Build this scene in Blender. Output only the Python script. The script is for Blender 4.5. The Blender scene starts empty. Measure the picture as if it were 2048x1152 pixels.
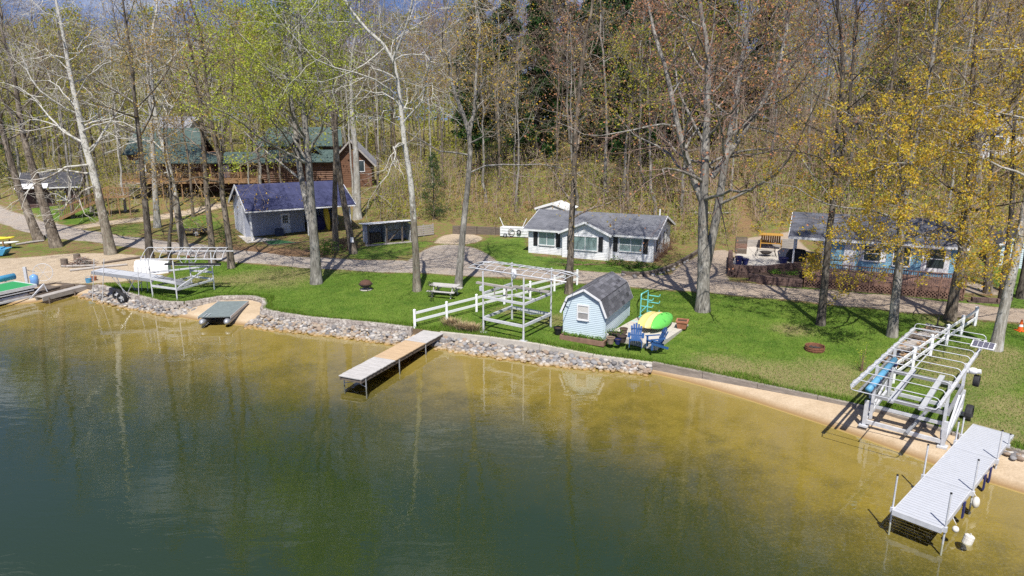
import bpy, bmesh, math, random
import numpy as np
from mathutils import Vector, Matrix, noise
from mathutils.geometry import delaunay_2d_cdt
R = math.radians
SC = bpy.context.scene
COL = SC.collection
rnd = random.Random(7)
F = 2048 * 24 / 36
CAMZ, PITCH = 12.0, R(14)
SP, CP = math.sin(PITCH), math.cos(PITCH)

# ------------------------------------------------------------ measuring: a photo point to a place on the ground
def ray(px, py):
    u, v = (px - 1024) / F, (py - 576) / F
    return Vector((u, CP - v * SP, -(SP + v * CP)))
def Z(px, py, z=0.0):
    d = ray(px, py)
    t = (z - CAMZ) / d.z
    return Vector((d.x * t, d.y * t, z))
def Yp(px, py, y):
    d = ray(px, py)
    t = y / d.y
    return Vector((d.x * t, y, CAMZ + d.z * t))

def polyarr(pts): return np.array([[p[0], p[1]] for p in pts], float)
def sdist(P, L):
    """signed distance of points P (n,2) to the open polyline L, positive on its left side"""
    best = np.full(len(P), 1e9); sign = np.ones(len(P))
    for a, b in zip(L[:-1], L[1:]):
        ab = b - a; l2 = (ab ** 2).sum()
        t = np.clip(((P - a) @ ab) / l2, 0, 1)
        q = a + t[:, None] * ab
        d = np.hypot(*(P - q).T)
        cr = ab[0] * (P[:, 1] - a[1]) - ab[1] * (P[:, 0] - a[0])
        m = d < best - 1e-9
        best[m] = d[m]; sign[m] = np.where(cr[m] >= 0, 1, -1)
    return best * sign
def in_poly(P, poly):
    x, y = P[:, 0], P[:, 1]; c = np.zeros(len(P), bool); n = len(poly)
    for i in range(n):
        (x1, y1), (x2, y2) = poly[i], poly[(i + 1) % n]
        if abs(y2 - y1) < 1e-12: continue
        c ^= ((y1 > y) != (y2 > y)) & (x < (x2 - x1) * (y - y1) / (y2 - y1) + x1)
    return c
def pdist(P, poly):
    """distance inside positive, outside negative"""
    d = np.abs(sdist(P, np.vstack([poly, poly[:1]])))
    return np.where(in_poly(P, poly), d, -d)
def smooth(a, b, x):
    t = np.clip((x - a) / (b - a), 0, 1); return t * t * (3 - 2 * t)
def chaikin(L, n=2):
    L = np.array(L, float)
    for _ in range(n):
        q = 0.75 * L[:-1] + 0.25 * L[1:]; r = 0.25 * L[:-1] + 0.75 * L[1:]
        L = np.vstack([L[:1], np.stack([q, r], 1).reshape(-1, 2), L[-1:]])
    return L

# ------------------------------------------------------------ shore and wall lines
SHORE_PX = [(0, 612), (75, 606), (130, 594), (165, 592), (200, 602), (240, 612), (300, 622), (380, 640), (440, 648), (490, 652), (520, 657),
            (640, 667), (760, 684), (820, 692), (870, 692), (900, 699), (1000, 714), (1100, 729), (1200, 737), (1300, 745), (1450, 786),
            (1560, 822), (1700, 868), (1850, 925), (2048, 990)]
SH = polyarr([Z(x, y, 0) for x, y in SHORE_PX])
SH = np.vstack([[-120, 52], [-60, 47.5], SH, SH[-1] + np.array([30, -30])])
SHs = chaikin(SH, 2)
WZ = 0.60
WALL_PX = [(189, 570), (226, 578), (275, 592), (322, 604), (369, 606), (400, 601), (440, 594), (505, 593), (529, 600), (531, 610), (524, 619),
           (560, 627), (620, 636), (700, 643), (770, 650), (826, 657)]
WALL2_PX = [(880, 664), (960, 672), (1047, 683), (1120, 697), (1200, 711), (1305, 725)]
TIMB_PX = [(1305, 725), (1400, 744), (1500, 765), (1600, 786), (1725, 812), (1800, 831), (1880, 858), (1990, 893), (2048, 905)]
W1 = polyarr([Z(x, y, WZ) for x, y in WALL_PX])
W2 = polyarr([Z(x, y, z) for (x, y), z in zip(WALL2_PX, (.6, .6, .6, .58, .54, .44))])
W3 = polyarr([Z(x, y, .42) for x, y in TIMB_PX])
LEFTE = polyarr([Z(x, y, 0.45) for x, y in [(0, 588), (60, 574), (110, 566), (160, 570)]])
WL = np.vstack([[-120, 54.5], [-60, 50], LEFTE, W1, W2, W3[1:], W3[-1] + np.array([30, -24])])

def h_land(P):
    P = np.atleast_2d(np.asarray(P, float))
    x, y = P[:, 0], P[:, 1]
    d = np.maximum(sdist(P, WL), 0)
    base = WZ + 0.022 * np.minimum(d, 30)
    # right: a wooded bank behind the cottages; left: a long gentle rise
    hr = 10.6 * smooth(31, 72, d)
    hl = 2.2 * smooth(24, 46, d) + 5.5 * smooth(44, 125, d)
    w = smooth(-14, 4, x - 0.12 * (y - 70))
    z = base + hr * w + hl * (1 - w)
    z += 0.10 * np.sin(x * 0.31 + 1.3) * np.sin(y * 0.23) * smooth(12, 40, d)
    z = z - 12 * smooth(150, 420, np.abs(x)) * smooth(20, 60, d) * 0
    z -= 0.19 * smooth(1.5, 7.0, x) * (1 - smooth(0, 9, d))          # the right lawn lies lower at its edge
    # the sandy launch at far left slopes down to the water
    z -= 0.30 * smooth(-29, -36, x) * smooth(6, 0, d)
    return z
def hz(x, y): return float(h_land([[x, y]])[0])
def G(px, py, dz=0.0):
    d = ray(px, py); t = 20.0
    o = Vector((0, 0, CAMZ))
    prev = t
    while t < 400:
        p = o + d * t
        if p.z <= hz(p.x, p.y) + dz: break
        prev = t; t += 1.0
    a, b = prev, t
    for _ in range(18):
        m = (a + b) / 2; p = o + d * m
        if p.z <= hz(p.x, p.y) + dz: b = m
        else: a = m
    p = o + d * b
    return Vector((p.x, p.y, hz(p.x, p.y)))
def h_bed(P):
    P = np.atleast_2d(np.asarray(P, float))
    s = sdist(P, SHs)
    up = 0.44 * (1 - np.exp(-np.maximum(s, 0) / 1.35))
    dn = -0.075 * np.minimum(-np.minimum(s, 0), 9) - 0.10 * np.clip(-s - 9, 0, 12)
    return np.where(s > 0, up, dn), s

# ------------------------------------------------------------ materials
def new_mat(name):
    m = bpy.data.materials.new(name); m.use_nodes = True
    nt = m.node_tree; nt.nodes.clear()
    return m, nt
def node(nt, typ, ins=None, **props):
    n = nt.nodes.new('ShaderNode' + typ)
    for k, v in props.items(): setattr(n, k, v)
    for k, v in (ins or {}).items():
        s = n.inputs[k]
        if isinstance(v, bpy.types.NodeSocket): nt.links.new(v, s)
        elif isinstance(v, bpy.types.Node): nt.links.new(v.outputs[0], s)
        else: s.default_value = v
    return n
def c4(c): return (c[0], c[1], c[2], 1.0)
def mixc(nt, fac, a, b, blend='MIX'):
    n = nt.nodes.new('ShaderNodeMix'); n.data_type = 'RGBA'; n.blend_type = blend
    for s, v in ((n.inputs[0], fac), (n.inputs[6], a), (n.inputs[7], b)):
        if isinstance(v, bpy.types.NodeSocket): nt.links.new(v, s)
        elif isinstance(v, bpy.types.Node): nt.links.new(v.outputs[0], s)
        else: s.default_value = c4(v) if isinstance(v, (tuple, list)) else v
    return n.outputs[2]
def ramp(nt, fac, stops, interp='LINEAR'):
    n = node(nt, 'ValToRGB', {'Fac': fac}); n.color_ramp.interpolation = interp
    e = n.color_ramp.elements
    while len(e) < len(stops): e.new(0.5)
    for el, (p, c) in zip(e, stops):
        el.position = p; el.color = c4(c) if not isinstance(c, (int, float)) else (c, c, c, 1)
    return n.outputs[0]
def mth(nt, op, a, b=0.0, c=None, clamp=False):
    ins = {0: a, 1: b}
    if c is not None: ins[2] = c
    n = node(nt, 'Math', ins, operation=op, use_clamp=clamp)
    return n.outputs[0]
def coord(nt, which='Object', scale=None):
    o = node(nt, 'TexCoord').outputs[which]
    if scale is not None:
        o = node(nt, 'Mapping', {'Vector': o, 'Scale': scale}).outputs[0]
    return o
def finish(nt, color, rough=0.6, metallic=0.0, bump=None, spec=0.4, bump_d=0.02, bump_s=0.6):
    ins = {'Base Color': c4(color) if isinstance(color, tuple) else color, 'Roughness': rough, 'Metallic': metallic, 'Specular IOR Level': spec}
    if bump is not None:
        ins['Normal'] = node(nt, 'Bump', {'Height': bump, 'Distance': bump_d, 'Strength': bump_s})
    b = node(nt, 'BsdfPrincipled', ins)
    node(nt, 'OutputMaterial', {'Surface': b})
    return b
MATS = {}
def M_(name, col, rough=0.6, metallic=0.0, var=0.18, scale=6.0, bump=0.0, spec=0.35, grime=0.0, stretch=(1, 1, 1)):
    """worn single-colour surface: two noises of tone, optional grime blotches and bump"""
    if name in MATS: return MATS[name]
    m, nt = new_mat(name)
    co = coord(nt, 'Object', stretch)
    n1 = node(nt, 'TexNoise', {'Vector': co, 'Scale': scale, 'Detail': 5.0, 'Roughness': 0.6}).outputs[0]
    n2 = node(nt, 'TexNoise', {'Vector': co, 'Scale': scale * 5.3, 'Detail': 3.0}).outputs[0]
    f = mth(nt, 'ADD', mth(nt, 'MULTIPLY', n1, 0.65), mth(nt, 'MULTIPLY', n2, 0.35))
    lo = tuple(v * (1 - var) for v in col); hi = tuple(min(v * (1 + var), 0.95) for v in col)
    c = ramp(nt, f, [(0.32, lo), (0.68, hi)])
    if grime > 0:
        g = node(nt, 'TexNoise', {'Vector': co, 'Scale': scale * 0.6, 'Detail': 6.0, 'Roughness': 0.7}).outputs[0]
        gf = mth(nt, 'MULTIPLY', ramp(nt, g, [(0.5, 0.0), (0.75, 1.0)]), grime)
        c = mixc(nt, gf, c, tuple(v * 0.45 + 0.02 for v in col))
    finish(nt, c, rough, metallic, n2 if bump else None, spec, bump_d=bump)
    MATS[name] = m
    return m

# ------------------------------------------------------------ mesh builder
class MB:
    def __init__(s): s.v, s.f, s.mi, s.uv, s.cur = [], [], [], [], 0
    def mat(s, i): s.cur = i; return s
    def face(s, pts, uv=None):
        i = len(s.v); s.v += [tuple(p) for p in pts]; s.f.append(tuple(range(i, i + len(pts)))); s.mi.append(s.cur); s.uv.append(uv); return s
    def raw(s, vs, fs):
        i = len(s.v); s.v += [tuple(p) for p in vs]
        for f in fs: s.f.append(tuple(i + k for k in f)); s.mi.append(s.cur); s.uv.append(None)
        return s
    def hexa(s, b, t):
        return s.raw(list(b) + list(t), [(3, 2, 1, 0), (4, 5, 6, 7), (0, 1, 5, 4), (1, 2, 6, 5), (2, 3, 7, 6), (3, 0, 4, 7)])
    def box(s, x0, x1, y0, y1, z0, z1):
        return s.hexa([(x0, y0, z0), (x1, y0, z0), (x1, y1, z0), (x0, y1, z0)], [(x0, y0, z1), (x1, y0, z1), (x1, y1, z1), (x0, y1, z1)])
    def obox(s, c, size, rot=None):
        c = Vector(c); hx, hy, hz_ = size[0] / 2, size[1] / 2, size[2] / 2
        m = rot.to_matrix() if hasattr(rot, 'to_matrix') else (rot if rot is not None else Matrix.Identity(3))
        P = [c + m @ Vector(p) for p in ((-hx, -hy, -hz_), (hx, -hy, -hz_), (hx, hy, -hz_), (-hx, hy, -hz_), (-hx, -hy, hz_), (hx, -hy, hz_), (hx, hy, hz_), (-hx, hy, hz_))]
        return s.hexa(P[:4], P[4:])
    def beam(s, a, b, w, h, up=(0, 0, 1)):
        a, b = Vector(a), Vector(b); d = (b - a)
        if d.length < 1e-6: return s
        d.normalize(); up = Vector(up)
        if abs(d.dot(up)) > 0.99: up = Vector((0, 1, 0))
        sd = d.cross(up).normalized() * w / 2; u = sd.cross(d).normalized() * h / 2
        return s.hexa([a - sd - u, a + sd - u, b + sd - u, b - sd - u], [a - sd + u, a + sd + u, b + sd + u, b - sd + u])
    def tube(s, pts, r, n=8, cap=True):
        pts = [Vector(p) for p in pts]; k = len(pts); rs = r if isinstance(r, (list, tuple)) else [r] * k
        vs, fs = [], []; prev = None
        for i, p in enumerate(pts):
            d = (pts[min(i + 1, k - 1)] - pts[max(i - 1, 0)])
            if d.length < 1e-9: d = Vector((0, 0, 1))
            d.normalize()
            if prev is None:
                ref = Vector((0, 0, 1)) if abs(d.z) < 0.9 else Vector((1, 0, 0))
                e = d.cross(ref).normalized()
            else:
                e = (prev - d * prev.dot(d)).normalized()
            prev = e; g = d.cross(e)
            for j in range(n):
                a = 2 * math.pi * j / n
                vs.append(p + (e * math.cos(a) + g * math.sin(a)) * rs[i])
        for i in range(k - 1):
            for j in range(n): fs.append((i * n + j, i * n + (j + 1) % n, (i + 1) * n + (j + 1) % n, (i + 1) * n + j))
        if cap: fs += [tuple(range(n))[::-1], tuple(range((k - 1) * n, k * n))]
        return s.raw(vs, fs)
    def lathe(s, prof, c=(0, 0, 0), n=16, sx=1.0, sy=1.0):
        vs, fs = [], []; k = len(prof)
        for r_, z in prof:
            for j in range(n):
                a = 2 * math.pi * j / n; vs.append((c[0] + r_ * math.cos(a) * sx, c[1] + r_ * math.sin(a) * sy, c[2] + z))
        for i in range(k - 1):
            for j in range(n): fs.append((i * n + j, i * n + (j + 1) % n, (i + 1) * n + (j + 1) % n, (i + 1) * n + j))
        fs += [tuple(range(n))[::-1], tuple(range((k - 1) * n, k * n))]
        return s.raw(vs, fs)
    def prism(s, poly, z0, z1):
        n = len(poly)
        return s.raw([(p[0], p[1], z0) for p in poly] + [(p[0], p[1], z1) for p in poly],
                     [tuple(range(n))[::-1], tuple(range(n, 2 * n))] + [(i, (i + 1) % n, n + (i + 1) % n, n + i) for i in range(n)])
    def extr(s, poly, axis_a, axis_b, off, vec):
        """extrude a 2-d outline lying in axes a,b from offset by vec"""
        a, b, o, v = Vector(axis_a), Vector(axis_b), Vector(off), Vector(vec); n = len(poly)
        P = [o + a * p[0] + b * p[1] for p in poly]
        return s.raw(P + [p + v for p in P], [tuple(range(n))[::-1], tuple(range(n, 2 * n))] + [(i, (i + 1) % n, n + (i + 1) % n, n + i) for i in range(n)])
    def sphere(s, c, r, sx=1, sy=1, sz=1, n=12, m=8):
        prof = [(r * math.sin(math.pi * i / m), -r * sz * math.cos(math.pi * i / m)) for i in range(m + 1)]
        return s.lathe(prof, c, n, sx, sy)
    def build(s, name, mats, parent=None, smooth=False, loc=None):
        me = bpy.data.meshes.new(name); me.from_pydata(s.v, [], s.f)
        for m in (mats if isinstance(mats, (list, tuple)) else [mats]): me.materials.append(m)
        me.polygons.foreach_set('material_index', s.mi)
        if any(u is not None for u in s.uv):
            lay = me.uv_layers.new(name='UVMap'); k = 0
            for f, u in zip(s.f, s.uv):
                for j in range(len(f)):
                    lay.data[k].uv = u[j] if u is not None else (0, 0); k += 1
        if smooth: me.polygons.foreach_set('use_smooth', [True] * len(s.f))
        me.update()
        o = bpy.data.objects.new(name, me); COL.objects.link(o)
        if parent is not None: o.parent = parent
        if loc is not None: o.location = loc
        return o

def tag(o, label=None, cat=None, group=None, kind=None):
    if label: o['label'] = label
    if cat: o['category'] = cat
    if group: o['group'] = group
    if kind: o['kind'] = kind
    return o
def thing(name, label, cat, loc=(0, 0, 0), rot=0.0, group=None):
    o = bpy.data.objects.new(name, None); COL.objects.link(o)
    o.empty_display_size = 0.3
    o.location = loc; o.rotation_euler = (0, 0, rot)
    return tag(o, label, cat, group)
KIDS = {}
def copy_tree(o, parent=None):
    c = o.copy(); COL.objects.link(c)
    if parent is not None: c.parent = parent
    for ch in list(o.children): copy_tree(ch, c)
    return c
def frame(pA, pB):
    """angle of the line A->B on the ground"""
    return math.atan2(pB[1] - pA[1], pB[0] - pA[0])
def np_mesh(name, verts, quads, mats, mi=None, smooth=False):
    me = bpy.data.meshes.new(name)
    nv, nf = len(verts), len(quads)
    me.vertices.add(nv); me.vertices.foreach_set('co', np.asarray(verts, np.float32).ravel())
    k = quads.shape[1]
    me.loops.add(nf * k); me.loops.foreach_set('vertex_index', np.asarray(quads, np.int32).ravel())
    me.polygons.add(nf); me.polygons.foreach_set('loop_start', np.arange(0, nf * k, k, dtype=np.int32))
    for m in mats: me.materials.append(m)
    if mi is not None: me.polygons.foreach_set('material_index', np.asarray(mi, np.int32))
    me.polygons.foreach_set('use_smooth', np.full(nf, smooth, dtype=bool))
    me.update(calc_edges=True)
    return me
# ------------------------------------------------------------ camera, sun, sky
cam = bpy.data.cameras.new('camera'); cam.lens = 24; cam.sensor_width = 36; cam.clip_end = 3000; cam.clip_start = 0.3
co_ = bpy.data.objects.new('camera', cam); COL.objects.link(co_)
co_.location = (0, 0, CAMZ); co_.rotation_euler = (R(90) - PITCH, 0, 0)
SC.camera = co_
SUN_EL, SUN_AZ = R(57), R(-1)      # the sun stands behind the camera
sd = Vector((math.sin(SUN_AZ) * math.cos(SUN_EL), -math.cos(SUN_AZ) * math.cos(SUN_EL), math.sin(SUN_EL)))   # towards the sun
sl = bpy.data.lights.new('sun', 'SUN'); sl.energy = 5.0; sl.angle = R(0.5); sl.color = (1.0, 0.955, 0.88)
so = bpy.data.objects.new('sun', sl); COL.objects.link(so)
so.rotation_euler = sd.to_track_quat('Z', 'Y').to_euler(); so.location = (0, -20, 60)
W = bpy.data.worlds.new('World'); SC.world = W; W.use_nodes = True
nt = W.node_tree; nt.nodes.clear()
gv = node(nt, 'SeparateXYZ', {'Vector': node(nt, 'TexCoord').outputs['Generated']})
up_ = node(nt, 'CombineXYZ', {'X': gv.outputs[0], 'Y': gv.outputs[1], 'Z': mth(nt, 'ADD', mth(nt, 'MULTIPLY', mth(nt, 'MAXIMUM', gv.outputs[2], 0.0), 0.9), 0.30)})
sky = node(nt, 'TexSky', {'Vector': node(nt, 'VectorMath', {0: up_.outputs[0]}, operation='NORMALIZE').outputs[0]}, sky_type='NISHITA', sun_disc=False, sun_elevation=SUN_EL, sun_rotation=math.atan2(sd.x, sd.y),
           air_density=1.0, dust_density=0.2, ozone_density=1.5)
gc = node(nt, 'TexCoord').outputs['Generated']
cl = node(nt, 'TexNoise', {'Vector': node(nt, 'Mapping', {'Vector': gc, 'Scale': (1.6, 1.6, 5.0), 'Location': (0.35, 0.1, 0.2)}), 'Scale': 2.2, 'Detail': 7.0, 'Roughness': 0.58}).outputs[0]
cf = mth(nt, 'MULTIPLY', ramp(nt, cl, [(0.54, 0.0), (0.74, 1.0)]), 0.75)
skc = node(nt, 'HueSaturation', {'Color': sky.outputs[0], 'Saturation': 1.1, 'Hue': 0.515})
skc = mixc(nt, cf, skc.outputs[0], (8.5, 8.8, 9.4))
bg = node(nt, 'Background', {'Color': skc, 'Strength': 0.105})
node(nt, 'OutputWorld', {'Surface': bg})
SC.view_settings.view_transform = 'Standard'; SC.view_settings.look = 'None'
SC.view_settings.exposure = 0.34; SC.view_settings.gamma = 1.0
SC.cycles.use_denoising = False
SC.cycles.max_bounces = 6; SC.cycles.diffuse_bounces = 2; SC.cycles.glossy_bounces = 3; SC.cycles.transparent_max_bounces = 8
SC.cycles.sample_clamp_indirect = 3.0; SC.cycles.sample_clamp_direct = 12.0
SC.cycles.caustics_reflective = False; SC.cycles.caustics_refractive = False

# ------------------------------------------------------------ land zones (polylines measured on the ground)
def gp(L): return polyarr([G(x, y) for x, y in L])
RC = gp([(2048, 634), (1900, 617), (1750, 602), (1600, 589), (1400, 570), (1200, 556), (1000, 543), (800, 533), (650, 527), (500, 516),
         (350, 495), (250, 482), (150, 470), (60, 450), (0, 430), (-90, 400)])
RC = np.vstack([RC[:1] + np.array([[30, -9.5]]), RC])
RC = chaikin(RC, 2)
def ribbon(L, w):
    L = np.asarray(L); t = np.gradient(L, axis=0); t /= np.linalg.norm(t, axis=1)[:, None]
    n = np.stack([-t[:, 1], t[:, 0]], 1); w = np.broadcast_to(w, (len(L),))[:, None]
    return np.vstack([L + n * w, (L - n * w)[::-1]])
wig = np.array([1.75 + 0.18 * math.sin(i * 1.7) + 0.12 * math.sin(i * 0.6) for i in range(len(RC))])
ROAD = ribbon(RC, wig)
BR = chaikin(gp([(120, 462), (200, 447), (300, 438), (380, 424), (450, 408)]), 2)      # pale sandy spur going up to the left
SPUR = ribbon(BR, 1.15)
GRAVEL = chaikin(np.vstack([(g := gp([(790, 540), (830, 512), (862, 492), (905, 488), (952, 496), (985, 515), (1010, 538), (900, 545)])), g[:1]]), 2)[:-1]
SANDPILE = chaikin(np.vstack([(g := gp([(868, 486), (880, 472), (915, 466), (958, 470), (968, 480), (930, 490)])), g[:1]]), 2)[:-1]
DRIVE = chaikin(np.vstack([(g := gp([(1335, 556), (1360, 530), (1420, 500), (1470, 500), (1450, 545), (1462, 572), (1400, 568)])), g[:1]]), 2)[:-1]
SANDL = chaikin(np.vstack([(g := np.vstack([LEFTE[::-1], [[-58, 50]], gp([(-60, 520), (60, 515), (160, 505), (260, 508), (330, 520), (330, 552), (270, 560), (215, 566)])])), g[:1]]), 2)[:-1]
RAMPS = gp([(372, 608), (400, 602), (440, 595), (505, 594), (528, 601), (530, 610), (523, 620), (480, 640), (400, 620)])
CONC = gp([(1212, 676), (1312, 703), (1377, 652), (1275, 636)])
TERR = gp([(1462, 548), (1560, 548), (1640, 520), (1585, 462), (1480, 478)])
STONEBED = gp([(1926, 560), (1990, 575), (2000, 590), (1925, 585)])
HOUSES = []      # filled below: footprints where no tree or bush grows

rng = np.random.default_rng(3)
def grid(x0, x1, y0, y1, s, jit=0.28):
    X, Y = np.meshgrid(np.arange(x0, x1, s), np.arange(y0, y1, s))
    P = np.stack([X.ravel(), Y.ravel()], 1)
    return P + rng.uniform(-jit, jit, P.shape) * s
far = 420
nearP = grid(-56, 46, 16, 72, 0.62)
midP = grid(-80, 80, 72, 140, 1.8)
farP = grid(-far, far, 60, 520, 16)
farP = farP[~((np.abs(farP[:, 0]) < 84) & (farP[:, 1] < 144))]
sideP = np.vstack([grid(-110, -56, 44, 72, 2.5), grid(46, 110, -20, 72, 2.5)])
PTS = np.vstack([nearP, midP, farP, sideP])
PTS = PTS[sdist(PTS, WL) > 0.25]
def densify(L, s, closed=False):
    L = np.asarray(L, float); 
    if closed: L = np.vstack([L, L[:1]])
    out = []
    for a, b in zip(L[:-1], L[1:]):
        k = max(1, int(np.hypot(*(b - a)) / s)); out += [a + (b - a) * i / k for i in range(k)]
    if not closed: out.append(L[-1])
    return np.array(out)
outer = np.vstack([densify(WL, 0.7), [[far, -20], [far, 540], [-far, 540], [-far, 70]]])
ROADp = densify(ROAD, 0.7, True); SPURp = densify(SPUR, 0.7, True); GRAVp = densify(GRAVEL, 0.7, True); SANDp = densify(SANDL, 0.7, True); CONCp = densify(CONC, 0.8, True)
# lawn: between the wall and the lane
side = RC[::-1]        # left to right
LW = np.vstack([W1, W2, W3[1:-1]])
rl = ribbon(RC, 1.95); rl = rl[:len(RC)] if sdist(rl[:1], WL)[0] < sdist(rl[-1:], WL)[0] else rl[len(RC):][::-1]
rl = rl[(rl[:, 0] > G(345, 515).x) & (rl[:, 0] < 32)]
rl = rl[np.argsort(-rl[:, 0])]
LAWN = np.vstack([W1[0:1] + [0.2, .6], LW[1:], W3[-1:], rl, gp([(345, 535), (330, 556), (270, 566)])])
LAWNp = densify(LAWN, 0.7, True)
polys = [outer, ROADp, SPURp, GRAVp, SANDp, LAWNp]
pts = list(PTS); edges = []
keep = np.ones(len(PTS), bool)
for L in polys[1:]: keep &= np.abs(sdist(PTS, np.vstack([L, L[:1]]))) > 0.22
pts = list(PTS[keep])
for L in polys:
    i0 = len(pts); pts += list(L); n = len(L)
    edges += [(i0 + i, i0 + (i + 1) % n) for i in range(n)]
V2, E2, F2, *_ = delaunay_2d_cdt([Vector(p) for p in pts], edges, [], 0, 1e-4)
V2 = np.array([[v.x, v.y] for v in V2]); F2 = np.array([f for f in F2 if len(f) == 3])
cen = V2[F2].mean(1)
ok = in_poly(cen, outer)
F2, cen = F2[ok], cen[ok]
z = h_land(V2)
cls = np.zeros(len(F2), int)
cls[in_poly(cen, LAWNp)] = 1
cls[in_poly(cen, SANDp)] = 2
cls[in_poly(cen, GRAVp)] = 3
cls[in_poly(cen, SPURp)] = 5
cls[in_poly(cen, ROADp)] = 4
V3 = np.column_stack([V2, z])
# what grows or lies on each point: r grass, g sand, b gravel, a path of bare litter
def soft(L, w=0.5): return np.clip(0.5 + pdist(V2, L) / (2 * w), 0, 1)
near = sdist(V2, WL)
grass = soft(LAWNp, 0.7)
gx = [gp(q) for q in ([(935, 500), (1050, 470), (1062, 510), (1225, 528), (1320, 530), (1335, 555), (1180, 552), (1000, 536), (960, 520)],
      [(1470, 590), (1600, 572), (1925, 607), (2100, 620), (2100, 640), (1900, 622), (1600, 592), (1460, 575)],
      [(1960, 520), (2100, 500), (2200, 640), (2048, 622), (2000, 600)],
      [(670, 505), (760, 480), (900, 480), (1000, 470), (1050, 480), (950, 500), (850, 500), (770, 530), (700, 525)],
      [(40, 400), (190, 405), (205, 445), (120, 452), (60, 430)], [(165, 470), (220, 452), (300, 442), (300, 465), (230, 478)],
      [(340, 430), (450, 425), (460, 460), (330, 462)], [(0, 480), (100, 490), (180, 505), (60, 512), (0, 505)])]
gw = [0.95, 0.9, 0.95, 0.62, 0.8, 0.55, 0.6, 0.5]
for q, w_ in zip(gx, gw): grass = np.maximum(grass, soft(q, 1.0) * w_)
sand = np.maximum.reduce([soft(SANDp, 0.8), soft(SPURp, 0.35), soft(SANDPILE, 0.5), soft(RAMPS, 0.2) * 0.9])
grav = np.maximum.reduce([soft(ROADp, 0.35), soft(GRAVp, 0.6), soft(DRIVE, 0.7), soft(TERR, 0.6), soft(STONEBED, 0.8)])
grass = grass * (1 - np.maximum(sand, grav))
grass = np.maximum(grass, soft(gp([(1470, 592), (1500, 578), (1600, 570), (1640, 570), (1925, 600), (2100, 612), (2100, 622), (1900, 607), (1750, 592), (1600, 579), (1520, 584)]), .5) * .95)
bare = np.zeros(len(V2))
PATHH = ribbon(gp([(1490, 470), (1490, 430), (1478, 400), (1492, 380)]), 0.45)
bare = np.maximum(bare, soft(PATHH, 0.9))
bare = np.maximum(bare, soft(gp([(450, 490), (640, 500), (660, 515), (480, 512)]), 1.0))
# dry, trampled turf on the lawn: by the trunks, the wall edge and under the lifts
dry = np.zeros(len(V2))
for (px, py, r_) in [(560, 555, 3.2), (470, 560, 2.0), (600, 545, 2.6), (1900, 735, 2.6), (1960, 720, 2.0), (1560, 752, 2.0), (1660, 760, 2.4), (1450, 735, 2.0), (1010, 620, 1.0), (1590, 660, 1.2),
                     (1900, 640, 1.6), (2000, 705, 1.4), (2040, 820, 1.8), (1985, 860, 1.5), (1120, 640, 1.3), (700, 535, 1.6), (400, 560, 2.0)]:
    g = G(px, py); dry = np.maximum(dry, np.clip(1 - np.hypot(V2[:, 0] - g.x, V2[:, 1] - g.y) / r_ * 0.7, 0, 1))
m, nt = new_mat('ground'); MG = m
at = node(nt, 'Attribute', attribute_name='zones'); sep = node(nt, 'SeparateColor', {'Color': at.outputs['Color']})
at2 = node(nt, 'Attribute', attribute_name='wear'); sep2 = node(nt, 'SeparateColor', {'Color': at2.outputs['Color']})
co = coord(nt, 'Object')
def nz(s, d=5.0, ro=0.6, st=(1, 1, 1)): return node(nt, 'TexNoise', {'Vector': node(nt, 'Mapping', {'Vector': co, 'Scale': st}), 'Scale': s, 'Detail': d, 'Roughness': ro}).outputs[0]
nA, nB, nC, nD = nz(0.35), nz(1.7), nz(9.0, 6), nz(38.0, 3)
edge = mth(nt, 'ADD', mth(nt, 'MULTIPLY', nB, 0.5), mth(nt, 'MULTIPLY', nC, 0.5))
def mask(ch, amt=0.9, w=0.10):
    f = mth(nt, 'ADD', ch, mth(nt, 'MULTIPLY', mth(nt, 'SUBTRACT', edge, 0.5), amt))
    return ramp(nt, f, [(0.5 - w, 0.0), (0.5 + w, 1.0)])
gr = ramp(nt, mth(nt, 'ADD', mth(nt, 'MULTIPLY', nB, 0.55), mth(nt, 'MULTIPLY', nC, 0.45)), [(0.30, (.062, .110, .014)), (0.5, (.120, .200, .026)), (0.68, (.185, .275, .042))])
gr = mixc(nt, ramp(nt, nD, [(0.35, 0.0), (0.75, 0.55)]), gr, (.21, .29, .055))
gr = mixc(nt, ramp(nt, nz(14, 4), [(0.55, 0.0), (0.72, 0.5)]), gr, (.03, .07, .010))
gr = mixc(nt, ramp(nt, nz(.6, 6, .65), [(0.42, 0.0), (0.62, .6)]), gr, (.045, .115, .012))
gr = mixc(nt, ramp(nt, nz(.9, 6, .7), [(0.55, 0.0), (0.72, .55)]), gr, (.24, .27, .055))
dryf = mth(nt, 'ADD', mth(nt, 'MULTIPLY', sep2.outputs[0], 0.95), mth(nt, 'MULTIPLY', mth(nt, 'SUBTRACT', nA, 0.40), 0.8))
dryf = mth(nt, 'ADD', dryf, mth(nt, 'MULTIPLY', mth(nt, 'SUBTRACT', nC, 0.5), 1.1))
gr = mixc(nt, ramp(nt, dryf, [(0.25, 0.0), (0.75, 0.85)]), gr, (.30, .255, .115))
li = ramp(nt, mth(nt, 'ADD', mth(nt, 'MULTIPLY', nC, 0.55), mth(nt, 'MULTIPLY', nD, 0.45)), [(0.33, (.075, .048, .028)), (0.5, (.24, .145, .078)), (0.68, (.46, .30, .18))])
li = mixc(nt, mth(nt, 'MULTIPLY', ramp(nt, mth(nt, 'ADD', mth(nt, 'MULTIPLY', nB, .6), mth(nt, 'MULTIPLY', nC, .4)), [(0.44, 0.0), (0.56, 1.0)]), mth(nt, 'SUBTRACT', 0.85, sep2.outputs[1])), li, (.17, .21, .045))
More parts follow.
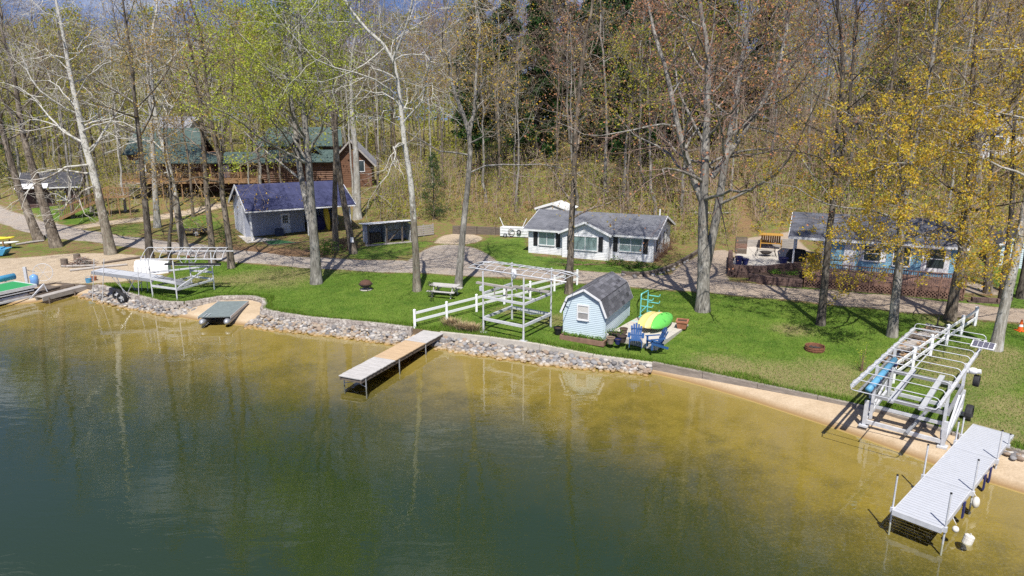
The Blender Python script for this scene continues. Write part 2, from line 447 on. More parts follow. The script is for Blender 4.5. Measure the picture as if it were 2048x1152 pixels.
sa = ramp(nt, mth(nt, 'ADD', mth(nt, 'MULTIPLY', nB, .5), mth(nt, 'MULTIPLY', nD, .5)), [(0.3, (.37, .29, .20)), (0.55, (.53, .43, .31)), (0.75, (.62, .52, .39))])
sa = mixc(nt, ramp(nt, nz(3.1, 8, .72), [(0.56, 0.0), (0.68, 0.7)]), sa, (.20, .145, .09))
vor = node(nt, 'TexVoronoi', {'Vector': co, 'Scale': 26.0}).outputs['Color']
rv = ramp(nt, node(nt, 'SeparateColor', {'Color': vor}).outputs[0], [(0.0, (.33, .285, .245)), (0.5, (.40, .355, .31)), (1.0, (.47, .42, .37))])
rv = mixc(nt, ramp(nt, nz(1.1, 6), [(0.42, 0.0), (0.66, 0.6)]), rv, (.44, .36, .28))
rv = mixc(nt, ramp(nt, nz(6, 5, .7), [(0.6, 0.0), (0.72, 0.55)]), rv, (.17, .135, .10))
xx = node(nt, 'SeparateXYZ', {'Vector': co}).outputs[0]
rv = mixc(nt, ramp(nt, mth(nt, 'DIVIDE', mth(nt, 'ADD', xx, 10.0), 30.0), [(0.0, 0.0), (1.0, 0.65)]), rv, mixc(nt, nB, (.36, .265, .18), (.47, .37, .27)))
rv = mixc(nt, ramp(nt, nz(2.3, 6, .7), [(0.52, 0.0), (0.66, 0.4)]), rv, (.27, .215, .165))
gr = mixc(nt, ramp(nt, mth(nt, 'ADD', mth(nt, 'MULTIPLY', nz(4.5, 5, .7), .75), mth(nt, 'MULTIPLY', sep2.outputs[0], .12)), [(0.47, 0.0), (0.56, .7)]), gr, (.19, .145, .075))
c = mixc(nt, mask(sep.outputs[0], 1.0, .14), li, gr)
c = mixc(nt, mask(sep.outputs[1], 0.6), c, sa)
c = mixc(nt, mask(sep.outputs[2], 0.55), c, rv)
bmp = mth(nt, 'ADD', mth(nt, 'MULTIPLY', nC, 1.0), mth(nt, 'MULTIPLY', nD, 0.6))
finish(nt, c, 0.9, 0, bmp, 0.15, bump_d=0.09, bump_s=0.9)
def sub_obj(name, k):
    f = F2[cls == k]; u, inv = np.unique(f, return_inverse=True)
    me = np_mesh(name, V3[u], inv.reshape(-1, 3), [MG], smooth=True)
    a = me.attributes.new('zones', 'FLOAT_COLOR', 'POINT'); a.data.foreach_set('color', np.column_stack([grass[u], sand[u], grav[u], np.ones(len(u))]).astype(np.float32).ravel())
    b = me.attributes.new('wear', 'FLOAT_COLOR', 'POINT'); b.data.foreach_set('color', np.column_stack([dry[u], bare[u], np.zeros(len(u)), np.ones(len(u))]).astype(np.float32).ravel())
    o = bpy.data.objects.new(name, me); COL.objects.link(o)
    return tag(o, kind='structure')
def skirt():
    L = densify(WL, 0.7); zz = h_land(L + 0.0); v = np.vstack([np.column_stack([L, zz + .0]), np.column_stack([L, np.full(len(L), -1.2)])]); n = len(L)
    q = np.array([[i, i + 1, n + i + 1, n + i] for i in range(n - 1)])
    o = bpy.data.objects.new('bank', np_mesh('bank', v, q, [M_('bank_earth', (.16, .115, .07), .95, var=.3)])); COL.objects.link(o); tag(o, kind='structure')
skirt()
for nm, k in (('ground', 0), ('lawn', 1), ('sand', 2), ('gravel_drive', 3), ('road', 4), ('path', 5)): sub_obj(nm, k)

# ------------------------------------------------------------ lake bed with the beach, and the water sheet
bp = np.vstack([grid(-60, 34, 12, 56, 0.7), grid(-200, 120, -120, 60, 6)])
sb = sdist(bp, WL)
bp = bp[(sb < 0.5)]
keep = ~((bp[:, 0] > -60) & (bp[:, 0] < 34) & (bp[:, 1] > 12) & (bp[:, 1] < 56)) 
keep[:len(bp)] |= True
bedge = np.vstack([densify(WL + np.array([0.05, 0.18]), 0.7), [[200, -140], [-200, -140]]])
shp = densify(SHs[2:-2], 0.6)
i0 = len(bp); bpts = [Vector(p) for p in bp] + [Vector(p) for p in bedge] + [Vector(p) for p in shp]
ne = len(bedge); be = [(i0 + i, i0 + (i + 1) % ne) for i in range(ne)] + [(i0 + ne + i, i0 + ne + i + 1) for i in range(len(shp) - 1)]
BV, _, BF, *_ = delaunay_2d_cdt(bpts, be, [], 0, 1e-4)
BV = np.array([[v.x, v.y] for v in BV]); BF = np.array([f for f in BF if len(f) == 3])
BF = BF[in_poly(BV[BF].mean(1), bedge)]
bz, bs = h_bed(BV)
me = np_mesh('lake_bed', np.column_stack([BV, bz]), BF, [], smooth=True)
a = me.attributes.new('shore', 'FLOAT', 'POINT'); a.data.foreach_set('value', bs.astype(np.float32))
m, nt = new_mat('lake_bed')
sh_ = node(nt, 'Attribute', attribute_name='shore').outputs['Fac']
co = coord(nt, 'Object')
n1 = node(nt, 'TexNoise', {'Vector': co, 'Scale': 0.22, 'Detail': 5.0, 'Roughness': 0.6}).outputs[0]
n2 = node(nt, 'TexNoise', {'Vector': co, 'Scale': 1.1, 'Detail': 6.0, 'Roughness': 0.65}).outputs[0]
n3 = node(nt, 'TexNoise', {'Vector': co, 'Scale': 12.0, 'Detail': 4.0}).outputs[0]
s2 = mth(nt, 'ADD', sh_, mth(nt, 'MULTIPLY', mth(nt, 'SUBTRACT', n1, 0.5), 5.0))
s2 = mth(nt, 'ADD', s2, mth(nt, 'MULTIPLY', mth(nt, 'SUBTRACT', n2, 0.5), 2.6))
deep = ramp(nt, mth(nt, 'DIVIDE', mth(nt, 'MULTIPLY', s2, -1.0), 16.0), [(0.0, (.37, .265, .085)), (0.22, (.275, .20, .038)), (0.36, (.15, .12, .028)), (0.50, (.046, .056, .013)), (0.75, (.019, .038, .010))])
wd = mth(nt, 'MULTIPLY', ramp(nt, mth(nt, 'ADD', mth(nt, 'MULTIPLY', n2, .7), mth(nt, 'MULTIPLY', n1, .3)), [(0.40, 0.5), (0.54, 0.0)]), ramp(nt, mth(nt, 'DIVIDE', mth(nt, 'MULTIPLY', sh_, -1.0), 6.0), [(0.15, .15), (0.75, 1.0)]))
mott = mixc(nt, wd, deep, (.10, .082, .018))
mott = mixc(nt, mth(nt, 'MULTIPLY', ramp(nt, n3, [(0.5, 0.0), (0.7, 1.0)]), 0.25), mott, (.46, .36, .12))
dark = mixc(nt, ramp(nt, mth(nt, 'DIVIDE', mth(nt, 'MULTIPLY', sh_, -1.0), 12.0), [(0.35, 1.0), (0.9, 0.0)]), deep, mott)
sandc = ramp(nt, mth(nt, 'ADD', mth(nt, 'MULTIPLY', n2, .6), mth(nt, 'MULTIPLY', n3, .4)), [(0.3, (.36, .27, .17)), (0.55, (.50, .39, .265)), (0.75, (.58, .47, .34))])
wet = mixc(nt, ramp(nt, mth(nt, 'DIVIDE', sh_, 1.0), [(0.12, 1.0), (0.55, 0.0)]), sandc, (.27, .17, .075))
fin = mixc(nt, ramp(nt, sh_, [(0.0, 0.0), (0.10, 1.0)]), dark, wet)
finish(nt, fin, 0.85, 0, n3, 0.2, bump_d=0.03)
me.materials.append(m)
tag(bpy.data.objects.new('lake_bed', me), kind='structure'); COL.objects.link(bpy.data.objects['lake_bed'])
m, nt = new_mat('lake_water')
co = coord(nt, 'Object')
w1 = node(nt, 'TexNoise', {'Vector': node(nt, 'Mapping', {'Vector': co, 'Scale': (0.55, 1.5, 1), 'Rotation': (0, 0, R(12))}), 'Scale': 1.25, 'Detail': 3.0, 'Roughness': 0.5, 'Distortion': 0.6}).outputs[0]
w2 = node(nt, 'TexNoise', {'Vector': node(nt, 'Mapping', {'Vector': co, 'Scale': (0.7, 1.6, 1), 'Rotation': (0, 0, R(-16))}), 'Scale': 5.5, 'Detail': 2.0}).outputs[0]
hgt = mth(nt, 'ADD', w1, mth(nt, 'MULTIPLY', w2, 0.10))
bn = node(nt, 'Bump', {'Height': hgt, 'Distance': 0.0085, 'Strength': 1.0})
fr = node(nt, 'Fresnel', {'IOR': 1.50, 'Normal': bn})
frb = mth(nt, 'MULTIPLY', fr.outputs[0], 1.45, clamp=True)
tr = node(nt, 'BsdfTransparent', {'Color': (.93, .95, .86, 1)})
gl = node(nt, 'BsdfGlossy', {'Color': (1, 1, 1, 1), 'Roughness': 0.015, 'Normal': bn})
node(nt, 'OutputMaterial', {'Surface': node(nt, 'MixShader', {0: frb, 1: tr, 2: gl})})
wb = MB(); L = SHs[1:-1]
inn = np.array(L) + np.array([0.35, 0.9]); wv = [(p[0], p[1], 0.0) for p in inn]
wb.face(wv + [(150, -30, 0), (150, -130, 0), (-150, -130, 0), (-150, 40, 0)])
me = bpy.data.meshes.new('lake_water'); bm = bmesh.new()
vs = [bm.verts.new(v) for v in wb.v]; fc = bm.faces.new(vs); bmesh.ops.triangulate(bm, faces=[fc]); 
bmesh.ops.recalc_face_normals(bm, faces=bm.faces[:])
if sum(f.normal.z * f.calc_area() for f in bm.faces) < 0: bmesh.ops.reverse_faces(bm, faces=bm.faces[:])
bm.to_mesh(me); bm.free(); me.materials.append(m)
tag(bpy.data.objects.new('lake_water', me), kind='structure'); COL.objects.link(bpy.data.objects['lake_water'])
# ------------------------------------------------------------ building materials and helpers
def shingle_mat(name, c1, c2, mortar, w=0.9, h=0.14, var=0.5):
    m, nt = new_mat(name)
    uv = node(nt, 'UVMap', uv_map='UVMap').outputs[0]
    n0 = node(nt, 'TexNoise', {'Vector': coord(nt, 'Object'), 'Scale': 1.2, 'Detail': 5.0}).outputs[0]
    b = node(nt, 'TexBrick', {'Vector': uv, 'Color1': c4(c1), 'Color2': c4(c2), 'Mortar': c4(mortar), 'Scale': 1.0, 'Mortar Size': 0.012, 'Mortar Smooth': 0.3, 'Bias': 0.0, 'Brick Width': w, 'Row Height': h})
    b.offset = 0.37; b.offset_frequency = 2
    n1 = node(nt, 'TexNoise', {'Vector': coord(nt, 'Object'), 'Scale': 30.0, 'Detail': 3.0}).outputs[0]
    c = mixc(nt, ramp(nt, n1, [(0.35, 0.0), (0.7, 0.5)]), b.outputs[0], tuple(v * 1.6 for v in c2))
    c = mixc(nt, ramp(nt, n0, [(0.4, 0.0), (0.75, var)]), c, tuple(v * 0.7 for v in c1))
    h_ = mth(nt, 'ADD', b.outputs[1], mth(nt, 'MULTIPLY', n1, 0.4))
    finish(nt, c, 0.85, 0, h_, 0.25, bump_d=0.02, bump_s=0.5)
    return m
def block_mat(name, c1, c2, mortar, w, h, ms=0.012, axis='z'):
    """stone or block courses, laid by the face's own uv in metres"""
    m, nt = new_mat(name)
    uv = node(nt, 'UVMap', uv_map='UVMap').outputs[0]
    b = node(nt, 'TexBrick', {'Vector': uv, 'Color1': c4(c1), 'Color2': c4(c2), 'Mortar': c4(mortar), 'Scale': 1.0, 'Mortar Size': ms, 'Mortar Smooth': 0.2, 'Brick Width': w, 'Row Height': h})
    n1 = node(nt, 'TexNoise', {'Vector': coord(nt, 'Object'), 'Scale': 9.0, 'Detail': 6.0, 'Roughness': 0.65}).outputs[0]
    c = mixc(nt, ramp(nt, n1, [(0.35, 0.6), (0.6, 0.0)]), b.outputs[0], tuple(v * 0.5 for v in c1))
    finish(nt, c, 0.9, 0, mth(nt, 'SUBTRACT', n1, b.outputs[1]), 0.2, bump_d=0.03, bump_s=0.8)
    return m
SH_SHED = shingle_mat('roof_shingle_patchwork', (.008, .009, .011), (.155, .155, .175), (.05, .05, .056), 0.46, 0.24, 0.0)
SH_COT = shingle_mat('roof_shingle_grey', (.105, .11, .125), (.175, .18, .20), (.06, .06, .07), 0.4, 0.14, 0.5)
SH_BLUEH = shingle_mat('roof_shingle_slate', (.045, .047, .058), (.135, .14, .165), (.03, .03, .035), 0.9, 0.15, 0.5)
SH_GREEN = shingle_mat('roof_shingle_green', (.05, .082, .075), (.082, .118, .107), (.035, .055, .05), 0.5, 0.16, 0.5)
SH_GAR = shingle_mat('roof_metal_blue', (.036, .040, .092), (.052, .057, .12), (.026, .029, .07), 0.45, 9.0, 0.6)
SH_GREY = shingle_mat('roof_far_grey', (.19, .19, .21), (.26, .26, .28), (.15, .15, .16), 0.5, 0.2, 0.3)
SH_DARK = shingle_mat('roof_dark', (.035, .036, .042), (.075, .075, .085), (.02, .02, .02), 0.5, 0.2, 0.4)
SH_WHITE = shingle_mat('roof_white_metal', (.62, .63, .64), (.70, .71, .72), (.45, .45, .46), 0.5, 6.0, 0.25)
WHITE = M_('white_paint', (.76, .765, .77), 0.5, var=0.05, scale=3, grime=0.12)
WHITE_V = M_('white_vinyl', (.80, .805, .81), 0.4, var=0.03, scale=4, grime=0.08)
SID_W = M_('white_siding', (.74, .75, .765), 0.55, var=0.05, scale=2, grime=0.10)
SID_B = M_('pale_blue_siding', (.55, .65, .70), 0.55, var=0.05, scale=2, grime=0.10)
SID_BB = M_('blue_siding', (.22, .43, .56), 0.55, var=0.06, scale=2, grime=0.12)
SID_G = M_('grey_board_siding', (.62, .635, .68), 0.6, var=0.08, scale=2, grime=0.15)
BLACK = M_('black_paint', (.018, .018, .02), 0.5, var=0.2)
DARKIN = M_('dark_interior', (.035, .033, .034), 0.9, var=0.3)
BROWN = M_('brown_stain', (.25, .145, .105), 0.7, var=0.25, scale=5, grime=0.25)
CEDAR = M_('cedar_wood', (.30, .175, .085), 0.7, var=0.3, scale=6, grime=0.2, stretch=(.3, .3, 3))
LOGM = M_('log_wall', (.155, .078, .045), 0.65, var=0.35, scale=5, grime=0.3, stretch=(.3, .3, 3))
GREYW = M_('weathered_wood', (.37, .34, .31), 0.8, var=0.3, scale=5, grime=0.35, stretch=(.4, 2, 3))
OLDW = M_('old_dark_wood', (.155, .125, .10), 0.85, var=0.4, scale=5, grime=0.35, stretch=(.4, .4, 3))
CONCM = M_('concrete', (.50, .465, .41), 0.85, var=0.12, scale=3, grime=0.2)
def glass_mat(name, col, rough=0.08):
    m, nt = new_mat(name); finish(nt, mixc(nt, node(nt, 'TexNoise', {'Vector': coord(nt, 'Object'), 'Scale': 1.6, 'Detail': 2.0}).outputs[0], tuple(v * .6 for v in col), col), rough, 0, None, 0.9); return m
GLASS = glass_mat('window_glass', (.055, .075, .085))
GLASS_T = glass_mat('window_glass_pale', (.25, .36, .36), 0.12)
BLIND = M_('window_blind', (.62, .60, .56), 0.6, var=0.08)

class Face:
    """a wall face in local coordinates: u along it, z up, o outwards"""
    def __init__(s, o, d, n): s.o, s.d, s.n = Vector((o[0], o[1], 0)), Vector((d[0], d[1], 0)).normalized(), Vector((n[0], n[1], 0)).normalized()
    def p(s, u, z, out=0.0): return s.o + s.d * u + s.n * out + Vector((0, 0, z))
    def box(s, mb, u0, u1, z0, z1, a, b):
        return mb.hexa([s.p(u0, z0, b), s.p(u1, z0, b), s.p(u1, z0, a), s.p(u0, z0, a)], [s.p(u0, z1, b), s.p(u1, z1, b), s.p(u1, z1, a), s.p(u0, z1, a)])
    def lap(s, mb, lo, hi, z0, z1, course=0.12, out=0.02):
        """lapped boards; lo(z), hi(z) give the board's ends"""
        z = z0
        while z < z1 - 1e-4:
            zb = min(z + course, z1)
            if hi(z) - lo(z) > 0.02:
                a, b, c, d = s.p(lo(z), z, out), s.p(hi(z), z, out), s.p(hi(zb), zb, 0.004), s.p(lo(zb), zb, 0.004)
                mb.face([a, b, c, d]); mb.face([s.p(lo(z), z, 0), s.p(hi(z), z, 0), b, a])
            z = zb
    def wood(s, mb, lo, hi, z0, z1top, pitch=0.3, out=0.012):
        """vertical boards with battens; z1top(u) gives the top"""
        u = lo
        while u < hi - 1e-4:
            ub = min(u + pitch, hi)
            mb.face([s.p(u, z0, 0.004), s.p(ub, z0, 0.004), s.p(ub, z1top(ub), 0.004), s.p(u, z1top(u), 0.004)])
            s.box(mb, u, u + 0.035, z0, min(z1top(u), z1top(u + .035)), 0.0, out)
            u = ub
def window(parent, face, u, z, w, h, frame=WHITE, pane=None, bars=(1, 1), t=0.07, blind=0.0, name='window', sill=True, label=None):
    f = MB(); o0, o1 = 0.0, 0.065
    face.box(f, u - t, u, z - t, z + h + t, o0, o1); face.box(f, u + w, u + w + t, z - t, z + h + t, o0, o1)
    face.box(f, u, u + w, z + h, z + h + t, o0, o1); face.box(f, u, u + w, z - t, z, o0, o1 + (0.04 if sill else 0))
    nx, ny = bars
    for i in range(1, nx): face.box(f, u + w * i / nx - .025, u + w * i / nx + .025, z, z + h, o0, o1 - .008)
    for j in range(1, ny): face.box(f, u, u + w, z + h * j / ny - .02, z + h * j / ny + .02, o0, o1 - .014)
    fo = f.build(name, frame, parent)
    if label: fo['label'] = label
    p = MB(); face.box(p, u, u + w, z, z + h, 0.0, 0.03); p.build('pane', pane or GLASS, fo)
    if blind > 0:
        b = MB(); k = max(2, int(h * blind / .05))
        for i in range(k): face.box(b, u + .01, u + w - .01, z + h - (i + 1) * .05 + .004, z + h - i * .05, 0.031, 0.040)
        b.build('blind', BLIND, fo)
    return fo
def slab(mb, a, b, c, d, th=0.12):
    """roof plane a-b eave, c-d ridge (c above b); uv in metres"""
    a, b, c, d = map(Vector, (a, b, c, d)); n = (b - a).cross(d - a).normalized()
    if n.z < 0: n = -n
    ex = (b - a).normalized(); ey = (d - a); ey = (ey - ex * ey.dot(ex)).normalized()
    uv = [((p - a).dot(ex) + 50, (p - a).dot(ey)) for p in (a, b, c, d)]
    T = [p + n * th for p in (a, b, c, d)]
    mb.face(T, uv)
    mb.face([a, d, c, b])
    for i in range(4):
        j = (i + 1) % 4
        P = [(a, b, c, d)[i], (a, b, c, d)[j], T[j], T[i]]
        mb.face(P, [(0, 0), ((P[1] - P[0]).length, 0), ((P[1] - P[0]).length, th), (0, th)])
def simple_house(name, label, cat, loc, rot, w, d, h, rise, wallm, roofm, over=0.4, windows=(), trim=WHITE, course=0.15, gable_front=False, lap=True):
    """gabled house: ridge along x (or along y when gable_front)"""
    t = thing(name, label, cat, loc, rot)
    wl = MB()
    if not gable_front:
        wl.extr([(0, 0), (d, 0), (d, h), (d / 2, h + rise), (0, h)], (0, 1, 0), (0, 0, 1), (0, 0, 0), (w, 0, 0))
    else:
        wl.extr([(0, 0), (w, 0), (w, h), (w / 2, h + rise), (0, h)], (1, 0, 0), (0, 0, 1), (0, 0, 0), (0, d, 0))
    FR = Face((0, 0), (1, 0), (0, -1)); LE = Face((0, d), (0, -1), (-1, 0)); RI = Face((w, 0), (0, 1), (1, 0))
    def gab(L): return (lambda z: 0 if z <= h else (z - h) / rise * L / 2), (lambda z: L if z <= h else L - (z - h) / rise * L / 2)
    if lap:
        a, b = gab(w); (FR.lap(wl, a, b, 0, h + rise, course) if gable_front else FR.lap(wl, lambda z: 0, lambda z: w, 0, h, course))
        a, b = gab(d)
        for fc in (LE, RI): (FR and fc.lap(wl, (lambda z: 0), (lambda z: d), 0, h, course)) if gable_front else fc.lap(wl, a, b, 0, h + rise, course)
    wo = wl.build('wall', wallm, t)
    r = MB(); o = over
    if not gable_front:
        k = rise / (d / 2)
        slab(r, (-o, -o, h - o * k), (w + o, -o, h - o * k), (w + o, d / 2, h + rise), (-o, d / 2, h + rise))
        slab(r, (w + o, d + o, h - o * k), (-o, d + o, h - o * k), (-o, d / 2, h + rise + .002), (w + o, d / 2, h + rise + .002))
    else:
        k = rise / (w / 2)
        slab(r, (-o, d + o, h - o * k), (-o, -o, h - o * k), (w / 2, -o, h + rise), (w / 2, d + o, h + rise))
        slab(r, (w + o, -o, h - o * k), (w + o, d + o, h - o * k), (w / 2, d + o, h + rise + .002), (w / 2, -o, h + rise + .002))
    ro = r.build('roof', roofm, t)
    f = MB()
    if not gable_front:
        f.box(-o, w + o, -o - .03, -o - .001, h - o * k - .06, h - o * k + .12)
        for x in (-o - .03, w + o + .002):
            for ys in ((-o, d / 2), (d + o, d / 2)):
                f.beam((x + .014, ys[0], h - o * k + .03), (x + .014, ys[1], h + rise + .03), .028, .18)
    else:
        for xs in ((-o, w / 2), (w + o, w / 2)):
            f.beam((xs[0], -o - .016, h - o * k + .03), (xs[1], -o - .016, h + rise + .03), .028, .18, up=(0, 0, 1))
    f.build('fascia', trim, t)
    faces = {'f': FR, 'l': LE, 'r': RI}
    for q in windows: window(t, faces[q[0]], *q[1:5], **(q[5] if len(q) > 5 else {}))
    return t
def foot(loc, rot, x0, x1, y0, y1):
    c, s = math.cos(rot), math.sin(rot)
    HOUSES.append(np.array([[loc[0] + x * c - y * s, loc[1] + x * s + y * c] for x, y in ((x0, y0), (x1, y0), (x1, y1), (x0, y1))]))

# ------------------------------------------------------------ white cottage with the cross gable
A, B = G(1057, 505), G(1305, 525); rot = frame(A, B); Wd = (B - A).xy.length
loc = (A.x, A.y, min(A.z, B.z) - 0.05); foot(loc, rot, -0.6, Wd + .6, -1, 8)
t = thing('cottage', 'small white sided cottage with black shutters and a little front gable over its middle window', 'cottage', loc, rot)
D, H, RZ = 6.9, 2.1, 3.15; x1, x2, pr = 3.15, 7.0, 0.55
FR = Face((0, 0), (1, 0), (0, -1)); FM = Face((x1, -pr), (1, 0), (0, -1)); LE = Face((0, D), (0, -1), (-1, 0)); RI = Face((Wd, 0), (0, 1), (1, 0))
FM2 = Face((x2, -pr), (0, 1), (1, 0)); FM1 = Face((x1, 0), (0, -1), (-1, 0))
w = MB(); w.extr([(0, 0), (D, 0), (D, H), (D / 2, RZ), (0, H)], (0, 1, 0), (0, 0, 1), (0, 0, 0), (Wd, 0, 0))
gm, gz = (x1 + x2) / 2, 2.95
w.extr([(x1, 0), (x2, 0), (x2, H), (gm, gz), (x1, H)], (1, 0, 0), (0, 0, 1), (0, -pr, 0), (0, 3.0, 0))
FR.lap(w, lambda z: 0.09, lambda z: x1, 0, H, .13); FR.lap(w, lambda z: x2, lambda z: Wd - .09, 0, H, .13)
lo = lambda z: 0.09 if z < H else (z - H) / (gz - H) * (x2 - x1) / 2
FM.lap(w, lo, lambda z: (x2 - x1) - lo(z), 0, gz, .13); FM2.lap(w, lambda z: 0, lambda z: pr, 0, H, .13); FM1.lap(w, lambda z: 0, lambda z: pr, 0, H, .13)
lo2 = lambda z: 0.09 if z < H else (z - H) / (RZ - H) * D / 2
RI.lap(w, lo2, lambda z: D - lo2(z), 0, RZ, .13); LE.lap(w, lo2, lambda z: D - lo2(z), 0, RZ, .13)
for fc, u in ((FR, 0), (FR, Wd - .09), (FM, 0), (FM, x2 - x1 - .09), (RI, 0), (RI, D - .09)): fc.box(w, u, u + .09, 0, H, 0, .03)
w.build('wall', SID_W, t)
r = MB(); k = (RZ - H) / (D / 2); o = .35
slab(r, (-o, -o, H - o * k), (Wd + o, -o, H - o * k), (Wd + o, D / 2, RZ), (-o, D / 2, RZ))
slab(r, (Wd + o, D + o, H - o * k), (-o, D + o, H - o * k), (-o, D / 2, RZ + .003), (Wd + o, D / 2, RZ + .003))
kg = (gz - H) / ((x2 - x1) / 2); og = .28
slab(r, (x1 - og, 2.9, H - og * kg), (x1 - og, -pr - .3, H - og * kg), (gm, -pr - .3, gz), (gm, 2.9, gz))
slab(r, (x2 + og, -pr - .3, H - og * kg), (x2 + og, 2.9, H - og * kg), (gm, 2.9, gz + .003), (gm, -pr - .3, gz + .003))
r.build('roof', SH_COT, t)
f = MB()
f.box(-o, x1 - og, -o - .03, -o - .001, H - o * k - .05, H - o * k + .12); f.box(x2 + og, Wd + o, -o - .03, -o - .001, H - o * k - .05, H - o * k + .12)
for xs in (x1 - og, x2 + og): f.beam((xs, -pr - .316, H - og * kg + .04), (gm, -pr - .316, gz + .04), .03, .17)
for ys in (-o, D + o): f.beam((Wd + o + .016, ys, H - o * k + .04), (Wd + o + .016, D / 2, RZ + .04), .03, .17); f.beam((-o - .016, ys, H - o * k + .04), (-o - .016, D / 2, RZ + .04), .03, .17)
f.build('fascia', WHITE, t)
window(t, FR, .95, .82, 1.35, 1.0, pane=GLASS_T, bars=(2, 1)); window(t, FM, .95, .75, 1.95, 1.05, pane=GLASS_T, bars=(2, 1)); window(t, FR, x2 + .75, .8, 1.75, 1.0, pane=GLASS_T, bars=(2, 2))
window(t, RI, 1.55, .85, .55, .9, bars=(1, 2)); window(t, RI, 4.4, .85, .55, .9, bars=(1, 2))
for fc, u in ((FR, .45), (FR, 2.42), (FM, .42), (FM, 3.02), (FR, x2 + .22), (FR, x2 + 2.62), (RI, 1.1), (RI, 2.22), (RI, 3.95), (RI, 5.07)):
    s_ = MB(); ww = .36 if fc is not RI else .3; fc.box(s_, u, u + ww, .7, 1.88, .0, .055)
    for q in range(2): fc.box(s_, u + .05, u + ww - .05, .78 + q * .55, 1.25 + q * .55, .055, .062)
    s_.build('shutter', BLACK, t)
p = MB(); p.tube([(Wd - .4, D / 2 + .6, RZ - .3), (Wd - .4, D / 2 + .6, RZ + .55)], .06); p.build('vent_pipe', WHITE, t)
COTTAGE = (A, rot, Wd)
simple_house('outbuilding', 'white sheet metal outbuilding whose gable shows over the left end of the cottage roof', 'outbuilding', (lambda g: (g.x, g.y, g.z))(G(1072, 446)), rot, 3.6, 2.6, 1.5, .55, SH_WHITE, SH_WHITE, .12, lap=False, gable_front=True)
foot(G(1072, 446), rot, -1, 5, -1, 4)

# ------------------------------------------------------------ blue house with brown lattice deck
A, B = G(1607, 574), G(1926, 602); rotB = frame(A, B); LD = (B - A).xy.length
loc = (A.x, A.y, min(A.z, B.z) - .03); BLOC, BROT = Vector(loc), rotB
foot(loc, rotB, -6, LD + 1.0, -.5, 10)
t = thing('bungalow', 'sky blue bungalow with dark shingled roof and white porch posts', 'bungalow', loc, rotB)
hx0, hx1, hy0, hy1, fl, HE, HR = .95, LD + .1, 3.5, 9.0, .78, 2.95, 4.15
w = MB(); w.extr([(hy0, 0), (hy1, 0), (hy1, HE), ((hy0 + hy1) / 2, HR), (hy0, HE)], (0, 1, 0), (0, 0, 1), (hx0, 0, 0), (hx1 - hx0, 0, 0))
FR = Face((hx0, hy0), (1, 0), (0, -1)); LE = Face((hx0, hy1), (0, -1), (-1, 0)); RI = Face((hx1, hy0), (0, 1), (1, 0)); wl_ = hx1 - hx0; dd = hy1 - hy0
FR.lap(w, lambda z: .08, lambda z: wl_ - .08, 0, HE, .12)
lo = lambda z: .08 if z < HE else (z - HE) / (HR - HE) * dd / 2
for fc in (LE, RI): fc.lap(w, lo, lambda z: dd - lo(z), 0, HR, .12)
w.build('wall', SID_BB, t)
for fc, u in ((FR, 0), (FR, wl_ - .08), (LE, dd - .08), (RI, 0)): c_ = MB(); fc.box(c_, u, u + .08, 0, HE, 0, .035); c_.build('corner_trim', WHITE, t)
r = MB(); k = (HR - HE) / (dd / 2); o = .35; rx0 = -1.35; ym = (hy0 + hy1) / 2
slab(r, (rx0, hy0 - o, HE - o * k), (hx1 + o, hy0 - o, HE - o * k), (hx1 + o, ym, HR), (rx0, ym, HR))
slab(r, (hx1 + o, hy1 + o, HE - o * k), (rx0, hy1 + o, HE - o * k), (rx0, ym, HR + .003), (hx1 + o, ym, HR + .003))
r.build('roof', SH_BLUEH, t)
f = MB(); f.box(rx0, hx1 + o, hy0 - o - .04, hy0 - o - .001, HE - o * k - .08, HE - o * k + .12)
for ys in (hy0 - o, hy1 + o): f.beam((rx0 - .016, ys, HE - o * k + .03), (rx0 - .016, ym, HR + .03), .03, .18); f.beam((hx1 + o + .016, ys, HE - o * k + .03), (hx1 + o + .016, ym, HR + .03), .03, .18)
f.build('fascia', WHITE, t)
for i, yy in enumerate((hy0 + .15, hy0 + 1.5, hy0 + 2.8, hy0 + 4.4)):
    p = MB(); p.box(rx0 + .35, rx0 + .47, yy, yy + .12, .6, HE - .12 + min(k * (yy - hy0), .6)); p.build('porch_post', WHITE, t)
for u, ww, hh, z0 in ((1.35, .75, 1.9, fl + .08), ): 
    d_ = MB(); FR.box(d_, u, u + ww, z0, z0 + hh, 0, .05); do = d_.build('door', WHITE, t); h_ = MB(); h_.sphere(FR.p(u + .65, z0 + .95, .09), .035); h_.build('handle', BLACK, do)
window(t, FR, 2.6, fl + .75, 1.0, 1.0, bars=(1, 2)); window(t, FR, 4.4, fl + .55, .95, 1.25, bars=(1, 2)); window(t, FR, 6.35, fl + .55, 1.0, 1.25, bars=(1, 2), t=.3)
for u in (2.25, 3.67):
    s_ = MB(); FR.box(s_, u, u + .28, fl + .7, fl + 1.8, 0, .05); s_.build('shutter', WHITE, t)
